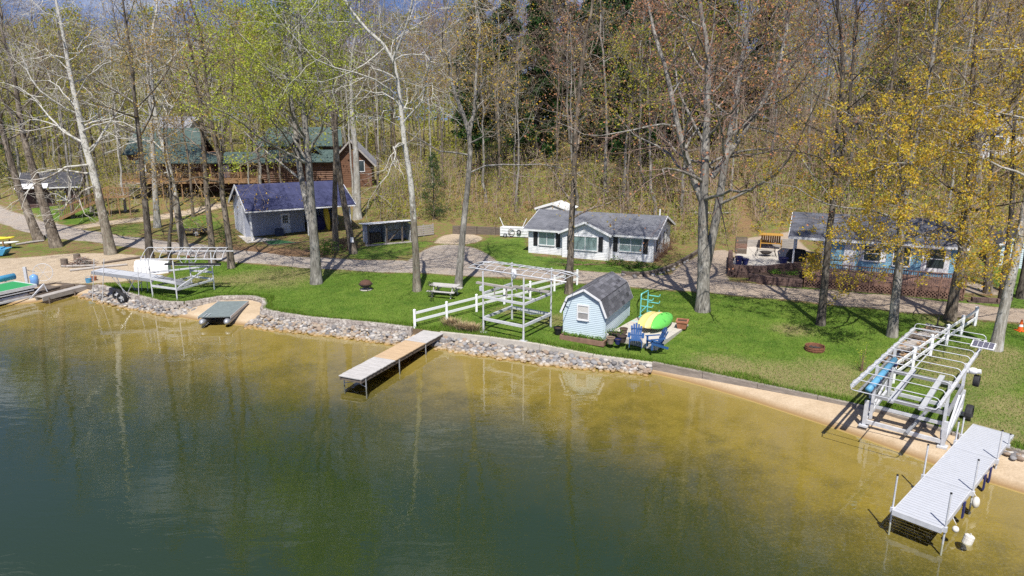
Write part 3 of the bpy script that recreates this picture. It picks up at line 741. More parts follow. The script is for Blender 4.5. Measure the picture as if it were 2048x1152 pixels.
# its deck
t = thing('deck', 'raised brown timber deck with railing and lattice skirt before the blue bungalow', 'deck', loc, rotB)
dk = MB(); y = .02
while y < hy0 - .08: dk.box(0, LD, y, y + .135, fl - .04, fl); y += .142
dk.build('deck_boards', BROWN, t)
fr = MB(); fr.box(0, LD, .03, .07, fl - .26, fl - .042); fr.box(0, .04, .08, hy0 - .1, fl - .26, fl - .042); fr.box(LD - .04, LD, .08, hy0 - .1, fl - .26, fl - .042); fr.box(0, LD, -.02, .028, 0, .09); fr.build('skirt_frame', BROWN, t)
lt = MB(); hh = fl - .30
def lattice(mb, o, d, L, z0, z1, step=.21, wd=.062):
    d = Vector((d[0], d[1], 0)); o = Vector((o[0], o[1], 0)); n = Vector((d.y, -d.x, 0)); H_ = z1 - z0
    s = -H_
    while s < L:
        for sg, off in ((1, 0.0), (-1, .009)):
            a, b = s, s + H_; za, zb = (z0, z1) if sg > 0 else (z1, z0)
            if a < 0: za = za + sg * (0 - a); a = 0
            if b > L: zb = zb - sg * (b - L); b = L
            if b - a > .03: mb.beam(o + d * a + n * off + Vector((0, 0, za)), o + d * b + n * off + Vector((0, 0, zb)), .008, wd, up=n.cross(d) if False else (0, 0, 1))
        s += step
lattice(lt, (0, .0), (1, 0), LD, .09, fl - .26); lattice(lt, (LD + .01, 0), (0, 1), hy0 - .1, .09, fl - .26)
lt.build('lattice', BROWN, t)
bk = MB(); bk.box(.1, LD - .1, .6, hy0 - .2, 0.01, fl - .3); bk.build('crawl_space_shade', DARKIN, t)  # solid dark block, its colour stands for the shade behind the lattice
for i in range(8):
    x = LD * i / 7; p = MB(); p.box(x - .045 if i else 0, x + .045 if i < 7 else LD, -.05, .04, 0, fl + .92); p.build('railing_post', BROWN, t)
ra = MB(); ra.box(0, LD, -.06, .05, fl + .90, fl + .945); ra.box(0, LD, -.02, .02, fl + .10, fl + .15)
x = .12
while x < LD: ra.box(x, x + .035, -.017, .017, fl + .15, fl + .9); x += .13
ra.box(-.05, .05, .06, 1.6, fl + .90, fl + .945); y = .2
while y < 1.6: ra.box(-.017, .017, y, y + .035, fl, fl + .9); y += .13
ra.build('railing', BROWN, t)
def pl(px, py, dz): return Z(px, py, dz)
def bl(lx, ly, lz=0.0): return BLOC + Matrix.Rotation(rotB, 3, 'Z') @ Vector((lx, ly, lz))
# ------------------------------------------------------------ pale blue shed at the far right, white houses on the bank, far roofs
simple_house('garden_shed', 'pale blue side shed with white trim glimpsed past the trunks right of the bungalow', 'shed', G(1996, 534), R(-20), 2.6, 3.0, 1.75, .8, SID_B, SH_DARK, .2, gable_front=True); foot(G(1996, 534), R(-20), -.6, 3.6, -.6, 4)
g = G(1172, 282); simple_house('hill_house', 'dark walled house with white gutter half hidden in trees up the wooded bank', 'house', g, R(-8), 5.2, 6, 3.4, 1.6, DARKIN, SH_DARK, .4, [('f', .8, 1.0, 1.0, 1.2), ('f', 3.2, 1.0, 1.0, 1.2)]); foot(g, R(-8), -2, 7, -2.5, 8)
g = G(1218, 276); simple_house('hill_house', 'white gabled house end showing through branches up the bank behind the cottage', 'house', g, R(-25), 4.6, 7, 2.9, 1.2, SID_W, SH_DARK, .4, [('f', 1.0, 1.0, .9, 1.1), ('f', 2.8, 1.0, .9, 1.1)], gable_front=True); foot(g, R(-25), -2, 7, -2.5, 8)
g = G(1946, 318); simple_house('hill_house', 'long white house on the bank behind golden leaves at the right edge', 'house', g, R(-12), 13, 7, 3.2, 1.7, SID_W, SH_GREY, .4, [('f', 1.5, 1.0, 1.0, 1.2), ('f', 5, 1.0, 1.0, 1.2), ('f', 9, 1.0, 1.0, 1.2)]); foot(g, R(-12), -2, 15, -3, 8)

# ------------------------------------------------------------ garage with dark blue metal roof and porch
A, B = G(505, 483), G(692, 471); rotG = R(31); LG = 9.3
loc = (A.x, A.y, min(A.z, B.z)); foot(loc, rotG, -1.2, LG + 1.2, -2.5, 9)
t = thing('garage', 'grey board garage with dark blue metal roof and an open front porch', 'garage', loc, rotG)
Dg, HG, RG, py_ = 8.0, 2.95, 4.75, 2.6; ov = .45
w = MB(); w.extr([(py_, 0), (Dg, 0), (Dg, HG), (Dg / 2, RG - .05), (py_, HG + (py_) * (RG - HG) / (Dg / 2) - .05)], (0, 1, 0), (0, 0, 1), (-.1, 0, 0), (5.6, 0, 0))
w.box(5.5, LG + .1, Dg - .15, Dg, 0, HG); w.box(LG - .05, LG + .1, 4.4, Dg - .16, 0, HG)
FRg = Face((-.1, py_), (1, 0), (0, -1)); LEg = Face((-.1, Dg), (0, -1), (-1, 0))
pw = MB(); FRg.wood(pw, 0, 5.6, 0, lambda u: HG + .6, .42); pw.build('porch_wall', M_('porch_wall_shaded', (.33, .355, .43), .6, var=.08, scale=2), t)  # porch shade painted in: darker copy of the grey board siding
topL = lambda u: (HG + min(u, Dg - u) * (RG - HG) / (Dg / 2) - .06)
LEg.wood(w, 0, Dg - py_, 0, topL, .42)
w.extr([(0, HG - .25), (py_, HG - .25), (py_, HG + py_ * .45 - .05), (0, HG - .05)], (0, 1, 0), (0, 0, 1), (-.1, 0, 0), (.08, 0, 0))
w.build('wall', SID_G, t)
r = MB(); k = (RG - HG) / (Dg / 2)
slab(r, (-ov, -ov, HG - ov * k), (LG + ov, -ov, HG - ov * k), (LG + ov, Dg / 2, RG), (-ov, Dg / 2, RG))
slab(r, (LG + ov, Dg + ov, HG - ov * k), (-ov, Dg + ov, HG - ov * k), (-ov, Dg / 2, RG + .003), (LG + ov, Dg / 2, RG + .003))
r.build('roof', SH_GAR, t)
f = MB(); f.box(-ov, LG + ov, -ov - .03, -ov - .001, HG - ov * k - .05, HG - ov * k + .08); f.box(-.1, LG + .1, 0, .14, HG - .3, HG - .06)
for x in (-ov - .02, LG + ov + .02):
    for ys in (-ov, Dg + ov): f.beam((x, ys, HG - ov * k + .03), (x, Dg / 2, RG + .03), .04, .30)
f.build('fascia', WHITE, t)
for x in (0.0, LG / 2 + .55, LG): p = MB(); p.box(x - .08, x + .08, 0, .16, 0, HG - .3); p.build('porch_post', WHITE, t)
d_ = MB(); FRg.box(d_, 3.35, 4.2, .05, 2.05, 0, .05); do = d_.build('door', WHITE, t)
p = MB()
for i in range(3):
    for j in range(3): FRg.box(p, 3.52 + i * .17, 3.66 + i * .17, 1.1 + j * .26, 1.33 + j * .26, .05, .058)
p.build('pane', GLASS, do); h_ = MB(); h_.sphere(FRg.p(4.1, 1.0, .09), .04); h_.build('handle', BLACK, do)
s_ = MB(); s_.box(-.6, LG + .6, -.6, Dg, -.30, .04); s_.build('floor_slab', CONCM, t)
GLOC, GM = Vector(loc), Matrix.Rotation(rotG, 3, 'Z')
def gl_(x, y, z=0.0): return GLOC + GM @ Vector((x, y, z))
bx = MB(); bx.box(0, .75, 0, .5, .0, .62); bx.box(.03, .72, .03, .47, .62, .70); bo = bx.build('deck_box', M_('dark_blue_plastic', (.03, .045, .09), .5)); bo.location = gl_(2.45, 1.45, .04); bo.rotation_euler.z = rotG
tag(bo, 'dark lidded storage box against the garage wall left of the white door', 'storage box')
for i, (x, y) in enumerate(((5.95, 1.1), (7.6, 1.6))):
    k_ = MB(); n = 12
    prof = [(.02 + .26 * math.sin(math.pi * j / n) ** .7, 3.0 * j / n) for j in range(n + 1)]
    k_.lathe(prof, (0, 0, 0), 10, 1.0, .55); o_ = k_.build('kayak', M_('yellow_plastic', (.62, .46, .03), .4), smooth=True)
    o_.location = gl_(x, y, .05); o_.rotation_euler = (R(-12), R(-6 + 4 * i), rotG)
    tag(o_, ['yellow kayak stood on end in the open bay of the garage', 'yellow kayak stood on end behind the rightmost garage porch post'][i], 'kayak')
bt = MB(); bt.lathe([(.0, 0), (.3, .05), (.42, .4), (.3, .75), (.0, .8)], n=12); bo = bt.build('tarp_bundle', M_('dark_blue_tarp', (.03, .03, .11), .6)); bo.location = gl_(6.8, 3.0, .04); bo.scale = (2.4, 1.2, 1.9); tag(bo, 'dark blue tarpaulin covered heap inside the open garage bay', 'tarp')
# turf pad with a timber edge in front
t = thing('turf_pad', 'green artificial turf pad edged with timber in front of the garage', 'turf pad', gl_(.9, -2.9, -.22), rotG)
p = MB(); p.box(0, 7.0, 0, 2.25, .0, .26); p.build('turf', M_('green_turf', (.035, .115, .045), .9, var=.2, scale=20), t)
e = MB(); e.box(-.14, 7.14, -.16, -.002, -.05, .30); e.box(-.14, -.002, 0, 2.25, -.05, .30); e.build('timber_edge', OLDW, t)

# ------------------------------------------------------------ open woodshed
A, B = G(738, 491), G(824, 483); rt = frame(A, B); Lw = (B - A).xy.length
loc = (A.x, A.y, A.z - .05); foot(loc, rt, -1, Lw + 1, -1, 4)
t = thing('woodshed', 'low open woodshed of grey boards with a white metal lean-to roof', 'woodshed', loc, rt)
w = MB(); w.box(0, Lw, 2.0, 2.06, 0, 1.75); w.box(0, .06, .3, 1.99, 0, 1.7); w.box(Lw - .06, Lw, .3, 1.99, 0, 1.7); w.box(Lw * .42, Lw * .42 + .06, .5, 1.99, 0, 1.7)
for i in range(14): w.box(Lw * i / 14 + .01, Lw * (i + 1) / 14 - .01, 1.96, 1.995, .05, 1.7)
for i in range(3): w.box(-.03, -.002, .3 + .5 * i, .75 + .5 * i, .02, 1.6)
w.build('wall', M_('whitewashed_board', (.47, .49, .53), .8, var=.2, scale=4, grime=.35), t)
for i, x in enumerate((0, Lw * .42, Lw * .78, Lw)): p = MB(); p.tube([(x, .1, 0), (x + .03, .12, 1.95)], [.09, .075], 7); p.build('post', OLDW, t)
r = MB(); slab(r, (-.25, -.25, 1.95), (Lw + .25, -.25, 2.05), (Lw + .25, 2.4, 1.72), (-.25, 2.4, 1.68), .05); r.build('roof', SH_WHITE, t)
b_ = MB(); b_.beam((-.1, .1, 1.86), (Lw + .1, .1, 1.95), .08, .16); b_.beam((Lw * .45, .3, .1), (Lw * .75, .6, 1.2), .06, .1); b_.beam((Lw * .44, .3, 1.2), (Lw * .95, .3, 1.25), .06, .1); b_.build('beam', OLDW, t)
s_ = MB(); s_.box(-.3, Lw + .1, -.35, .2, 0, .12); s_.build('sleeper', GREYW, t)
stk = thing('firewood_stack', 'split firewood stacked in the left bay of the woodshed', 'firewood', Vector(loc) + Matrix.Rotation(rt, 3, 'Z') @ Vector((.25, 1.0, 0)), rt)
lg = MB()
for i in range(7):
    for j in range(6): lg.tube([(.1 + i * .17 + rnd.uniform(-.02, .02), rnd.uniform(-.05, .05), .14 + j * .15), (.1 + i * .17, .6, .14 + j * .15)], .075, 6)
lg.build('logs', OLDW, stk)
# pallet fence beside it
A, B = G(828, 476), G(868, 470); t = thing('pallet_fence', 'short grey pallet board fence panel right of the woodshed', 'fence', A, frame(A, B)); L_ = (B - A).xy.length
p = MB()
for i in range(5): p.box(0, L_, 0, .03, .12 + i * .2, .28 + i * .2)
p.build('boards', GREYW, t)
for x in (.05, L_ / 2, L_ - .05): q = MB(); q.box(x - .05, x + .05, .031, .12, 0, 1.15); q.build('post', GREYW, t)

# ------------------------------------------------------------ log house with green roofs and long deck (far left)
g0 = Z(318, 392, 2.2); rt = R(4)
LHX, LHY = -45.5, 86.0; zb = hz(-38, 85)
t = thing('log_house', 'large red brown log house with green shingled roofs behind the trees', 'house', (LHX, LHY, zb), rt); foot((LHX, LHY), rt, -3, 30, -6, 14)
t.scale = (.88, .88, .88); w = MB(); FRl = Face((0, 0), (1, 0), (0, -1))
def logwall(mb, fc, L, z0, z1, lo=None, hi=None, r_=.13):
    z = z0 + r_
    while z < z1:
        a = lo(z) if lo else 0; b = hi(z) if hi else L
        if b - a > .1: mb.tube([fc.p(a, z, .0), fc.p(b, z, .0)], r_, 6)
        z += 2 * r_
w.box(0, 17, .05, 7, 0, 4.55); logwall(w, FRl, 17, 0, 4.5)
FRb = Face((15.6, -1.5), (1, 0), (0, -1)); w.box(15.6, 26.6, -1.4, 8, 0, 4.6); logwall(w, FRb, 11, 0, 4.6)
gfy = -.2
w.extr([(18.4, 4.6), (25.2, 4.6), (21.8, 7.6)], (1, 0, 0), (0, 0, 1), (0, gfy, 0), (0, 6, 0))
FRg2 = Face((18.4, gfy), (1, 0), (0, -1)); logwall(w, FRg2, 6.8, 4.6, 7.4, lambda z: (z - 4.6) / 3 * 3.4, lambda z: 6.8 - (z - 4.6) / 3 * 3.4)
w.build('wall', LOGM, t)
r = MB()
slab(r, (-.6, -2.6, 4.3), (17.2, -2.6, 4.3), (15.6, .9, 5.6), (.5, .9, 5.6), .14)           # long porch eave
slab(r, (-3.5, 1.0, 5.3), (8.0, 1.0, 5.3), (5.5, 6.5, 8.9), (-3.5, 6.5, 8.9), .14)          # big slope at left
slab(r, (14.6, .9, 6.4), (27.4, .9, 6.4), (26.5, 5.5, 9.0), (16.2, 5.5, 9.0), .14)          # upper roof
slab(r, (15.2, -2.4, 4.35), (27.2, -2.4, 4.35), (27.0, .6, 5.9), (15.8, .6, 5.9), .14)
slab(r, (17.8, 5, 4.4), (17.8, gfy - .7, 4.4), (21.8, gfy - .7, 7.95), (21.8, 5, 7.95), .14); slab(r, (25.8, gfy - .7, 4.4), (25.8, 5, 4.4), (21.8, 5, 7.953), (21.8, gfy - .7, 7.953), .14)
slab(r, (5.5, 12, 5.3), (5.5, 6.5, 8.9), (-3.5, 6.5, 8.903), (-3.5, 12, 5.3), .14)
r.build('roof', SH_GREEN, t)
w2 = MB(); w2.box(-3.2, 7.2, 1.6, 12, 4.56, 5.4); w2.extr([(1.6, 5.4), (12, 5.4), (6.5, 8.7)], (0, 1, 0), (0, 0, 1), (-3.2, 0, 0), (8.0, 0, 0)); w2.box(16.6, 26.4, 1.6, 8, 4.62, 6.6); w2.build('upper_wall', LOGM, t)
for x in (14.2, 14.95): window(t, FRl, x, 2.4, .55, 1.95, frame=CEDAR, pane=GLASS_T, bars=(1, 1))
window(t, FRg2, 2.7, 5.0, 1.2, 1.2, frame=CEDAR); window(t, FRb, 8.2, 2.4, 1.0, 1.3, frame=CEDAR)
for x in (3.0, 6.0): window(t, FRl, x, 2.6, 1.2, 1.3, frame=CEDAR)
wd = MB(); wd.box(10.4, 11.7, -.9, -.25, 2.24, 4.0); wd.build('white_cabinet', WHITE, t)
po = MB(); 
for x in (.3, 5, 9.6, 13.7): po.box(x - .1, x + .1, -2.3, -2.1, 2.2, 4.3)
po.build('porch_posts', CEDAR, t)
# second wing at right with gable
w3 = simple_house('log_annex', 'log walled wing with slate grey gable right of the main log house', 'house', (LHX + 22.7, LHY + 1.6, zb), R(8), 4.9, 6, 3.8, 2.6, LOGM, SH_GREY, .6, [('f', 3.0, 2.6, 1.0, 1.3)], trim=GREYW, course=.26, gable_front=True)
t = thing('house_deck', 'long cedar deck with baluster railing in front of the log house', 'deck', (LHX, LHY, zb), rt); t.scale = (.88, .88, .88)
d_ = MB(); d_.box(-1.5, 16.6, -4.4, -.3, 2.02, 2.2); d_.box(-1.5, 16.6, -4.43, -4.401, 1.75, 2.2)
d_.build('deck_floor', CEDAR, t)
for i in range(8): p = MB(); x = -1.4 + i * 2.55; p.box(x, x + .14, -4.4, -4.26, -.6, 3.3); p.build('deck_post', CEDAR, t)
ra = MB(); ra.box(-1.5, 16.6, -4.42, -4.32, 3.12, 3.2); ra.box(-1.5, 16.6, -4.40, -4.34, 2.32, 2.38); x = -1.45
while x < 16.6: ra.box(x, x + .05, -4.395, -4.345, 2.38, 3.12); x += .17
ra.build('railing', CEDAR, t)
simple_house('far_house', 'distant house with pale grey roof showing above the log house ridge', 'house', (-55.5, 104, hz(-55, 104)), R(-4), 6.5, 8, 5.6, 2.8, SID_G, SH_GREY, .5); foot((-55.5, 104), 0, -2, 9, -3, 9)

# ------------------------------------------------------------ dark barn and wooden stairs at far left
g = G(52, 418); t = simple_house('boathouse', 'dark brown lakeside barn with white edged roof beyond the lane', 'barn', (g.x, g.y, g.z - .1), R(24), 5.4, 6.0, 2.7, 1.3, M_('dark_red_board', (.085, .045, .04), .7, var=.3), SH_DARK, .5, [('f', 3.2, 1.0, .9, .9)], course=.2)
foot(g, R(24), -1, 7, -1, 7)
wr = MB(); slab(wr, (-.6, -1.1, 2.5), (2.6, -1.1, 2.5), (2.6, .1, 2.95), (-.6, .1, 2.95), .06); wr.build('awning', SH_WHITE, t)
A, B = G(120, 440), G(190, 412); rs = frame(A, B)
t = thing('staircase', 'cedar outdoor staircase with slatted railings rising to the log house', 'stairs', A, R(18))
n = 12; run, ris = .40, .19
for i in range(n): s_ = MB(); s_.box(i * run, i * run + .42, 0, 1.6, (i + 1) * ris - .05, (i + 1) * ris); s_.build('step', CEDAR, t)
for y in (-.03, 1.6):
    s_ = MB(); s_.beam((0, y + .01, .1), (n * run, y + .01, n * ris + .1), .05, .3); s_.beam((0, y + .01, 1.1), (n * run, y + .01, n * ris + 1.1), .06, .1)
    for i in range(n * 2): x = i * run / 2 + .1; s_.beam((x, y + .01, .1 + x * ris / run), (x, y + .01, 1.1 + x * ris / run), .05, .07)
    s_.build('railing', CEDAR, t)
s_ = MB(); s_.box(n * run, n * run + 2.2, -.03, 1.62, n * ris - .1, n * ris)
for x in (0, 1.0, 2.05): s_.box(n * run + x, n * run + x + .1, -.03, .07, -.2, n * ris + 1.05)
s_.box(n * run, n * run + 2.2, -.03, .05, n * ris + .98, n * ris + 1.06); x = .1
while x < 2.2: s_.box(n * run + x, n * run + x + .05, -.02, .03, n * ris, n * ris + .98); x += .16
s_.build('landing', CEDAR, t)

# ------------------------------------------------------------ gambrel shed
A, B = Z(1126, 664, .64), Z(1209, 676, .64); rS = frame(A, B); Ws = (B - A).xy.length; Cc = Z(1276, 634, .70); Ls = min((Cc - B).xy.length, 5.2)
loc = (A.x, A.y, .52); foot(loc, rS, -.5, Ws + .5, -.5, Ls + .5)
t = thing('gambrel_shed', 'pale blue barn style garden shed with patchwork grey gambrel roof by the shore wall', 'shed', loc, rS)
h1, h2, hr_ = 1.30, 2.10, 2.58; ins = .29
prof = [(0, 0), (Ws, 0), (Ws, h1), (Ws - ins, h2), (Ws / 2, hr_), (ins, h2), (0, h1)]
w = MB(); w.extr(prof, (1, 0, 0), (0, 0, 1), (0, 0, 0), (0, Ls, 0))
FR = Face((0, 0), (1, 0), (0, -1)); RI = Face((Ws, 0), (0, 1), (1, 0)); LE = Face((0, Ls), (0, -1), (-1, 0)); BK = Face((Ws, Ls), (-1, 0), (0, 1))
def lo(z): return 0.07 if z < h1 else ((z - h1) / (h2 - h1) * ins if z < h2 else ins + (z - h2) / (hr_ - h2) * (Ws / 2 - ins))
for fc in (FR, BK): fc.lap(w, lo, lambda z: Ws - lo(z), .04, hr_ - .03, .105)
for fc in (RI, LE): fc.lap(w, lambda z: .07, lambda z: Ls - .07, .04, h1, .105)
w.build('wall', SID_B, t)
for fc, u in ((FR, 0), (FR, Ws - .07), (RI, 0), (RI, Ls - .07)): c_ = MB(); fc.box(c_, u, u + .07, .04, h1, 0, .03); c_.build('corner_trim', SID_B, t)
r = MB(); o = .14; P = [(-.11, h1 - .04), (ins - .03, h2 + .05), (Ws / 2, hr_ + .07), (Ws - ins + .03, h2 + .05), (Ws + .11, h1 - .04)]
slab(r, (P[0][0], Ls + o, P[0][1]), (P[0][0], -o, P[0][1]), (P[1][0], -o, P[1][1]), (P[1][0], Ls + o, P[1][1]), .06)
slab(r, (P[1][0], Ls + o, P[1][1]), (P[1][0], -o, P[1][1]), (P[2][0], -o, P[2][1]), (P[2][0], Ls + o, P[2][1]), .06)
slab(r, (P[3][0], -o, P[3][1]), (P[3][0], Ls + o, P[3][1]), (P[2][0], Ls + o, P[2][1] + .003), (P[2][0], -o, P[2][1] + .003), .06)
slab(r, (P[4][0], -o, P[4][1]), (P[4][0], Ls + o, P[4][1]), (P[3][0], Ls + o, P[3][1]), (P[3][0], -o, P[3][1]), .06)
r.build('roof', SH_SHED, t)
f = MB()
for yy in (-o - .016, Ls + o + .016):
    for a, b in zip(P[:-1], P[1:]): f.beam((a[0], yy, a[1]), (b[0], yy, b[1]), .03, .11)
f.box(P[4][0] + .002, P[4][0] + .03, -o, Ls + o, P[4][1] - .03, P[4][1] + .05)
f.build('fascia', WHITE, t)
window(t, FR, Ws / 2 - .32, 1.0, .56, .74, bars=(1, 2), blind=.5, pane=M_('grey_pane', (.30, .29, .28), .2))  # even grey pane, half covered by the blind
# ------------------------------------------------------------ metals, plastics
ALU = M_('aluminium', (.60, .61, .63), 0.42, metallic=0.15, var=0.16, scale=4, grime=0.45)
ALUD = M_('aluminium_dull', (.36, .37, .39), 0.45, metallic=0.5, var=0.15, scale=5, grime=0.25)
DECKP = M_('grey_deck_panel', (.46, .475, .505), 0.6, var=0.05, scale=4, grime=0.12)
RUST = M_('rust', (.20, .085, .05), 0.9, var=0.4, scale=9)
RUBBER = M_('rubber', (.022, .022, .024), 0.7, var=0.3)
STEELD = M_('dark_iron', (.045, .038, .035), 0.7, var=0.35, scale=12)
CARPET = M_('bunk_carpet', (.40, .41, .42), 0.9, var=0.15, scale=12)
BLUEP = M_('blue_plastic', (.028, .088, .235), 0.45, var=0.12)
NAVY = M_('navy_plastic', (.02, .025, .11), 0.5, var=0.15)
COVERB = M_('blue_vinyl_cover', (.10, .30, .47), 0.5, var=0.12, scale=5)
TEAL = M_('turquoise_pipe', (.16, .56, .53), 0.45, var=0.06)
TERRA = M_('terracotta', (.36, .15, .085), 0.85, var=0.2)
SOIL = M_('soil', (.07, .045, .03), 0.95, var=0.4, scale=20)
TANPOT = M_('tan_pot', (.30, .22, .16), 0.8, var=0.2)
ORANGE = M_('orange_plastic', (.75, .13, .02), 0.5, var=0.06)

# ------------------------------------------------------------ edge of the lawn: block wall, concrete curb, timbers
m, nt = new_mat('wall_block')
rp = node(nt, 'NewGeometry').outputs['Random Per Island']
c = ramp(nt, rp, [(0.0, (.37, .32, .29)), (0.5, (.50, .45, .40)), (1.0, (.58, .54, .49))])
n1 = node(nt, 'TexNoise', {'Vector': coord(nt, 'Object'), 'Scale': 7.0, 'Detail': 6.0, 'Roughness': .7}).outputs[0]
finish(nt, mixc(nt, ramp(nt, n1, [(.42, .75), (.62, 0.0)]), c, (.15, .125, .105)), .9, 0, n1, .2, bump_d=.04, bump_s=.9)
BLOCK = m
def resample(L, s):
    L = np.asarray(L, float); seg = np.hypot(*(np.diff(L, axis=0)).T); cum = np.r_[0, np.cumsum(seg)]
    k = max(2, int(round(cum[-1] / s)) + 1); q = np.linspace(0, cum[-1], k)
    return np.column_stack([np.interp(q, cum, L[:, 0]), np.interp(q, cum, L[:, 1])])
def course_wall(mb, L, z0, z1, n, blk, th, jit=.02, cap=True, batter=.05):
    hgt = (z1 - z0) / n
    for j in range(n):
        P = resample(L, blk * (1.15 if j == n - 1 and cap else 1)); off = (j % 2) * .5
        for i in range(len(P) - 1):
            a = P[i] + (P[i + 1] - P[i]) * off; b = P[i + 1] + ((P[min(i + 2, len(P) - 1)] - P[i + 1]) * off if i + 2 < len(P) else 0)
            d = (b - a); ln = np.hypot(*d)
            if ln < .05: continue
            d = d / ln; nn = np.array([d[1], -d[0]])          # to the lake
            ou = th / 2 + batter * (n - 1 - j) + rnd.uniform(-jit, jit) + (.03 if j == n - 1 and cap else 0)
            a2 = a + d * .008; b2 = b - d * .008
            q = [a2 + nn * ou, b2 + nn * (ou + rnd.uniform(-jit, jit) * .5), b2 - nn * th / 2, a2 - nn * th / 2]
            zb, zt = z0 + j * hgt + .004, z0 + (j + 1) * hgt - .004 + rnd.uniform(-.006, .006)
            inset = .02
            mb.hexa([(p[0], p[1], zb) for p in q], [(p[0] + (-nn[0] if k < 2 else nn[0]) * inset, p[1] + (-nn[1] if k < 2 else nn[1]) * inset, zt) for k, p in enumerate(q)])
b = MB(); course_wall(b, W1, -.02, .68, 4, .42, .30); o = b.build('retaining_wall', BLOCK); tag(o, 'grey block retaining wall with cap stones curving round the boat landing', 'wall')
zt = lambda p: float(h_land([p])[0])
b = MB(); P = resample(W2 + np.array([0, 0]), 2.6)
for i in range(len(P) - 1):
    d = (P[i + 1] - P[i]) * .004; b.beam((P[i][0] + d[0], P[i][1] + d[1], zt(P[i]) - .25), (P[i + 1][0] - d[0], P[i + 1][1] - d[1], zt(P[i + 1]) - .25), .22, .56)
o = b.build('curb_wall', M_('pale_concrete', (.47, .43, .37), .85, var=.18, scale=4, grime=.35)); tag(o, 'low pale concrete curb wall along the lawn above the cobbles', 'wall')
b = MB(); P = resample(np.vstack([W3, W3[-1:] + np.array([[14, -11]])]), 2.45)
for j, z in enumerate((.0, .19, .37)):
    for i in range(len(P) - 1):
        a, c2 = P[i], P[i + 1]; sh = (j % 2) * .5; d = (c2 - a) / np.hypot(*(c2 - a)) * .012; r_ = rnd.uniform(-.015, .015)
        b.beam((a[0] + d[0], a[1] + d[1] - r_, z + r_ * .4), (c2[0] - d[0], c2[1] - d[1] + r_, z - r_ * .4), .20, .195)
o = b.build('timber_wall', M_('sea_timber', (.27, .235, .20), .85, var=.4, scale=3, grime=.5, stretch=(.5, .5, 3))); tag(o, 'weathered timber edging wall between the lawn and the sandy beach', 'wall')
b = MB(); P = resample(np.vstack([LEFTE, W1[:1]]), 2.0)
for i in range(len(P) - 1): b.beam((P[i][0], P[i][1], .40), (P[i + 1][0], P[i + 1][1], .40), .12, .22)
o = b.build('landing_edge', OLDW); tag(o, 'dark board edging of the sandy launch behind the pier', 'edging')

# ------------------------------------------------------------ cobbles below the walls
m, nt = new_mat('cobble')
g_ = node(nt, 'NewGeometry'); rp = mth(nt, 'FRACT', mth(nt, 'ADD', g_.outputs['Random Per Island'], node(nt, 'ObjectInfo').outputs['Random']))
c = ramp(nt, rp, [(0.0, (.33, .30, .265)), (0.14, (.19, .18, .175)), (0.27, (.37, .335, .29)), (0.4, (.28, .21, .155)), (0.53, (.46, .43, .39)), (0.64, (.155, .15, .15)), (0.76, (.33, .27, .205)), (0.88, (.255, .25, .25)), (1.0, (.30, .28, .26))], 'CONSTANT')
pz = node(nt, 'SeparateXYZ', {'Vector': g_.outputs['Position']}).outputs[2]
n1 = node(nt, 'TexNoise', {'Vector': coord(nt, 'Object'), 'Scale': 6.0, 'Detail': 5.0}).outputs[0]
c = mixc(nt, ramp(nt, n1, [(.5, 0.0), (.75, .5)]), c, (.25, .21, .18))
c = mixc(nt, ramp(nt, pz, [(0.02, .85), (0.14, 0.0)]), c, (.36, .225, .06))
finish(nt, c, .8, 0, n1, .3, bump_d=.02)
COB = m
def stone_mesh(seed, k=2):
    bm = bmesh.new(); bmesh.ops.create_icosphere(bm, subdivisions=k, radius=1.0); r_ = random.Random(seed); o = Vector((r_.uniform(0, 50), r_.uniform(0, 50), 3))
    for v in bm.verts: v.co *= 1 + .30 * noise.noise(v.co * 1.1 + o) + .08 * noise.noise(v.co * 3.1 + o)
    return bm
protos = []
for s_ in range(6):
    bm = stone_mesh(s_ + 11); me = bpy.data.meshes.new('cobble'); bm.to_mesh(me); bm.free(); me.materials.append(COB); me.polygons.foreach_set('use_smooth', [True] * len(me.polygons)); protos.append(me)
full = np.vstack([W1[:5], W1[10:]]); stones = []
SHd = densify(SHs, .15)
def near_shore(p):
    d = np.hypot(SHd[:, 0] - p[0], SHd[:, 1] - p[1]); return SHd[d.argmin()]
def strew(L, n, e0, e1, zt, smin, smax):
    P = resample(L, .1)
    for _ in range(n):
        i = rnd.randrange(len(P) - 1); p = P[i]; q = near_shore(p); ln = np.hypot(*(q - p)); q = q + (q - p) / max(ln, .1) * .22
        t_ = rnd.random() ** .8; t_ = e0 + (e1 - e0) * t_
        xy = p + (q - p) * t_ + np.array([rnd.gauss(0, .08), rnd.gauss(0, .08)])
        z_ = zt * (1 - t_) ** 1.1 - .03 + rnd.uniform(-.02, .05); s = rnd.uniform(smin, smax) * (1.25 if rnd.random() < .12 else 1)
        stones.append((s, xy[0], xy[1], z_))
W1a, W1b = W1[:6], W1[10:]
strew(W1a, 620, .12, 1.0, .42, .06, .15); strew(W1b, 800, .12, 1.0, .42, .06, .145); strew(W2, 1150, .10, 1.0, .43, .06, .155)
strew(W1[4:7], 60, .1, .8, .3, .1, .2)
e_ = polyarr([Z(1990, 898, .4), Z(2048, 916, .4)])
for _ in range(26): p = e_[0] + (e_[1] - e_[0]) * rnd.random(); stones.append((rnd.uniform(.06, .14), p[0] + rnd.gauss(0, .12), p[1] + rnd.gauss(0, .12), .40))
def lastkey(s): return s[0] * (1 + 6 / (max(s[2], 15)))
stones.sort(key=lambda s: -s[0] / s[2])
first = None
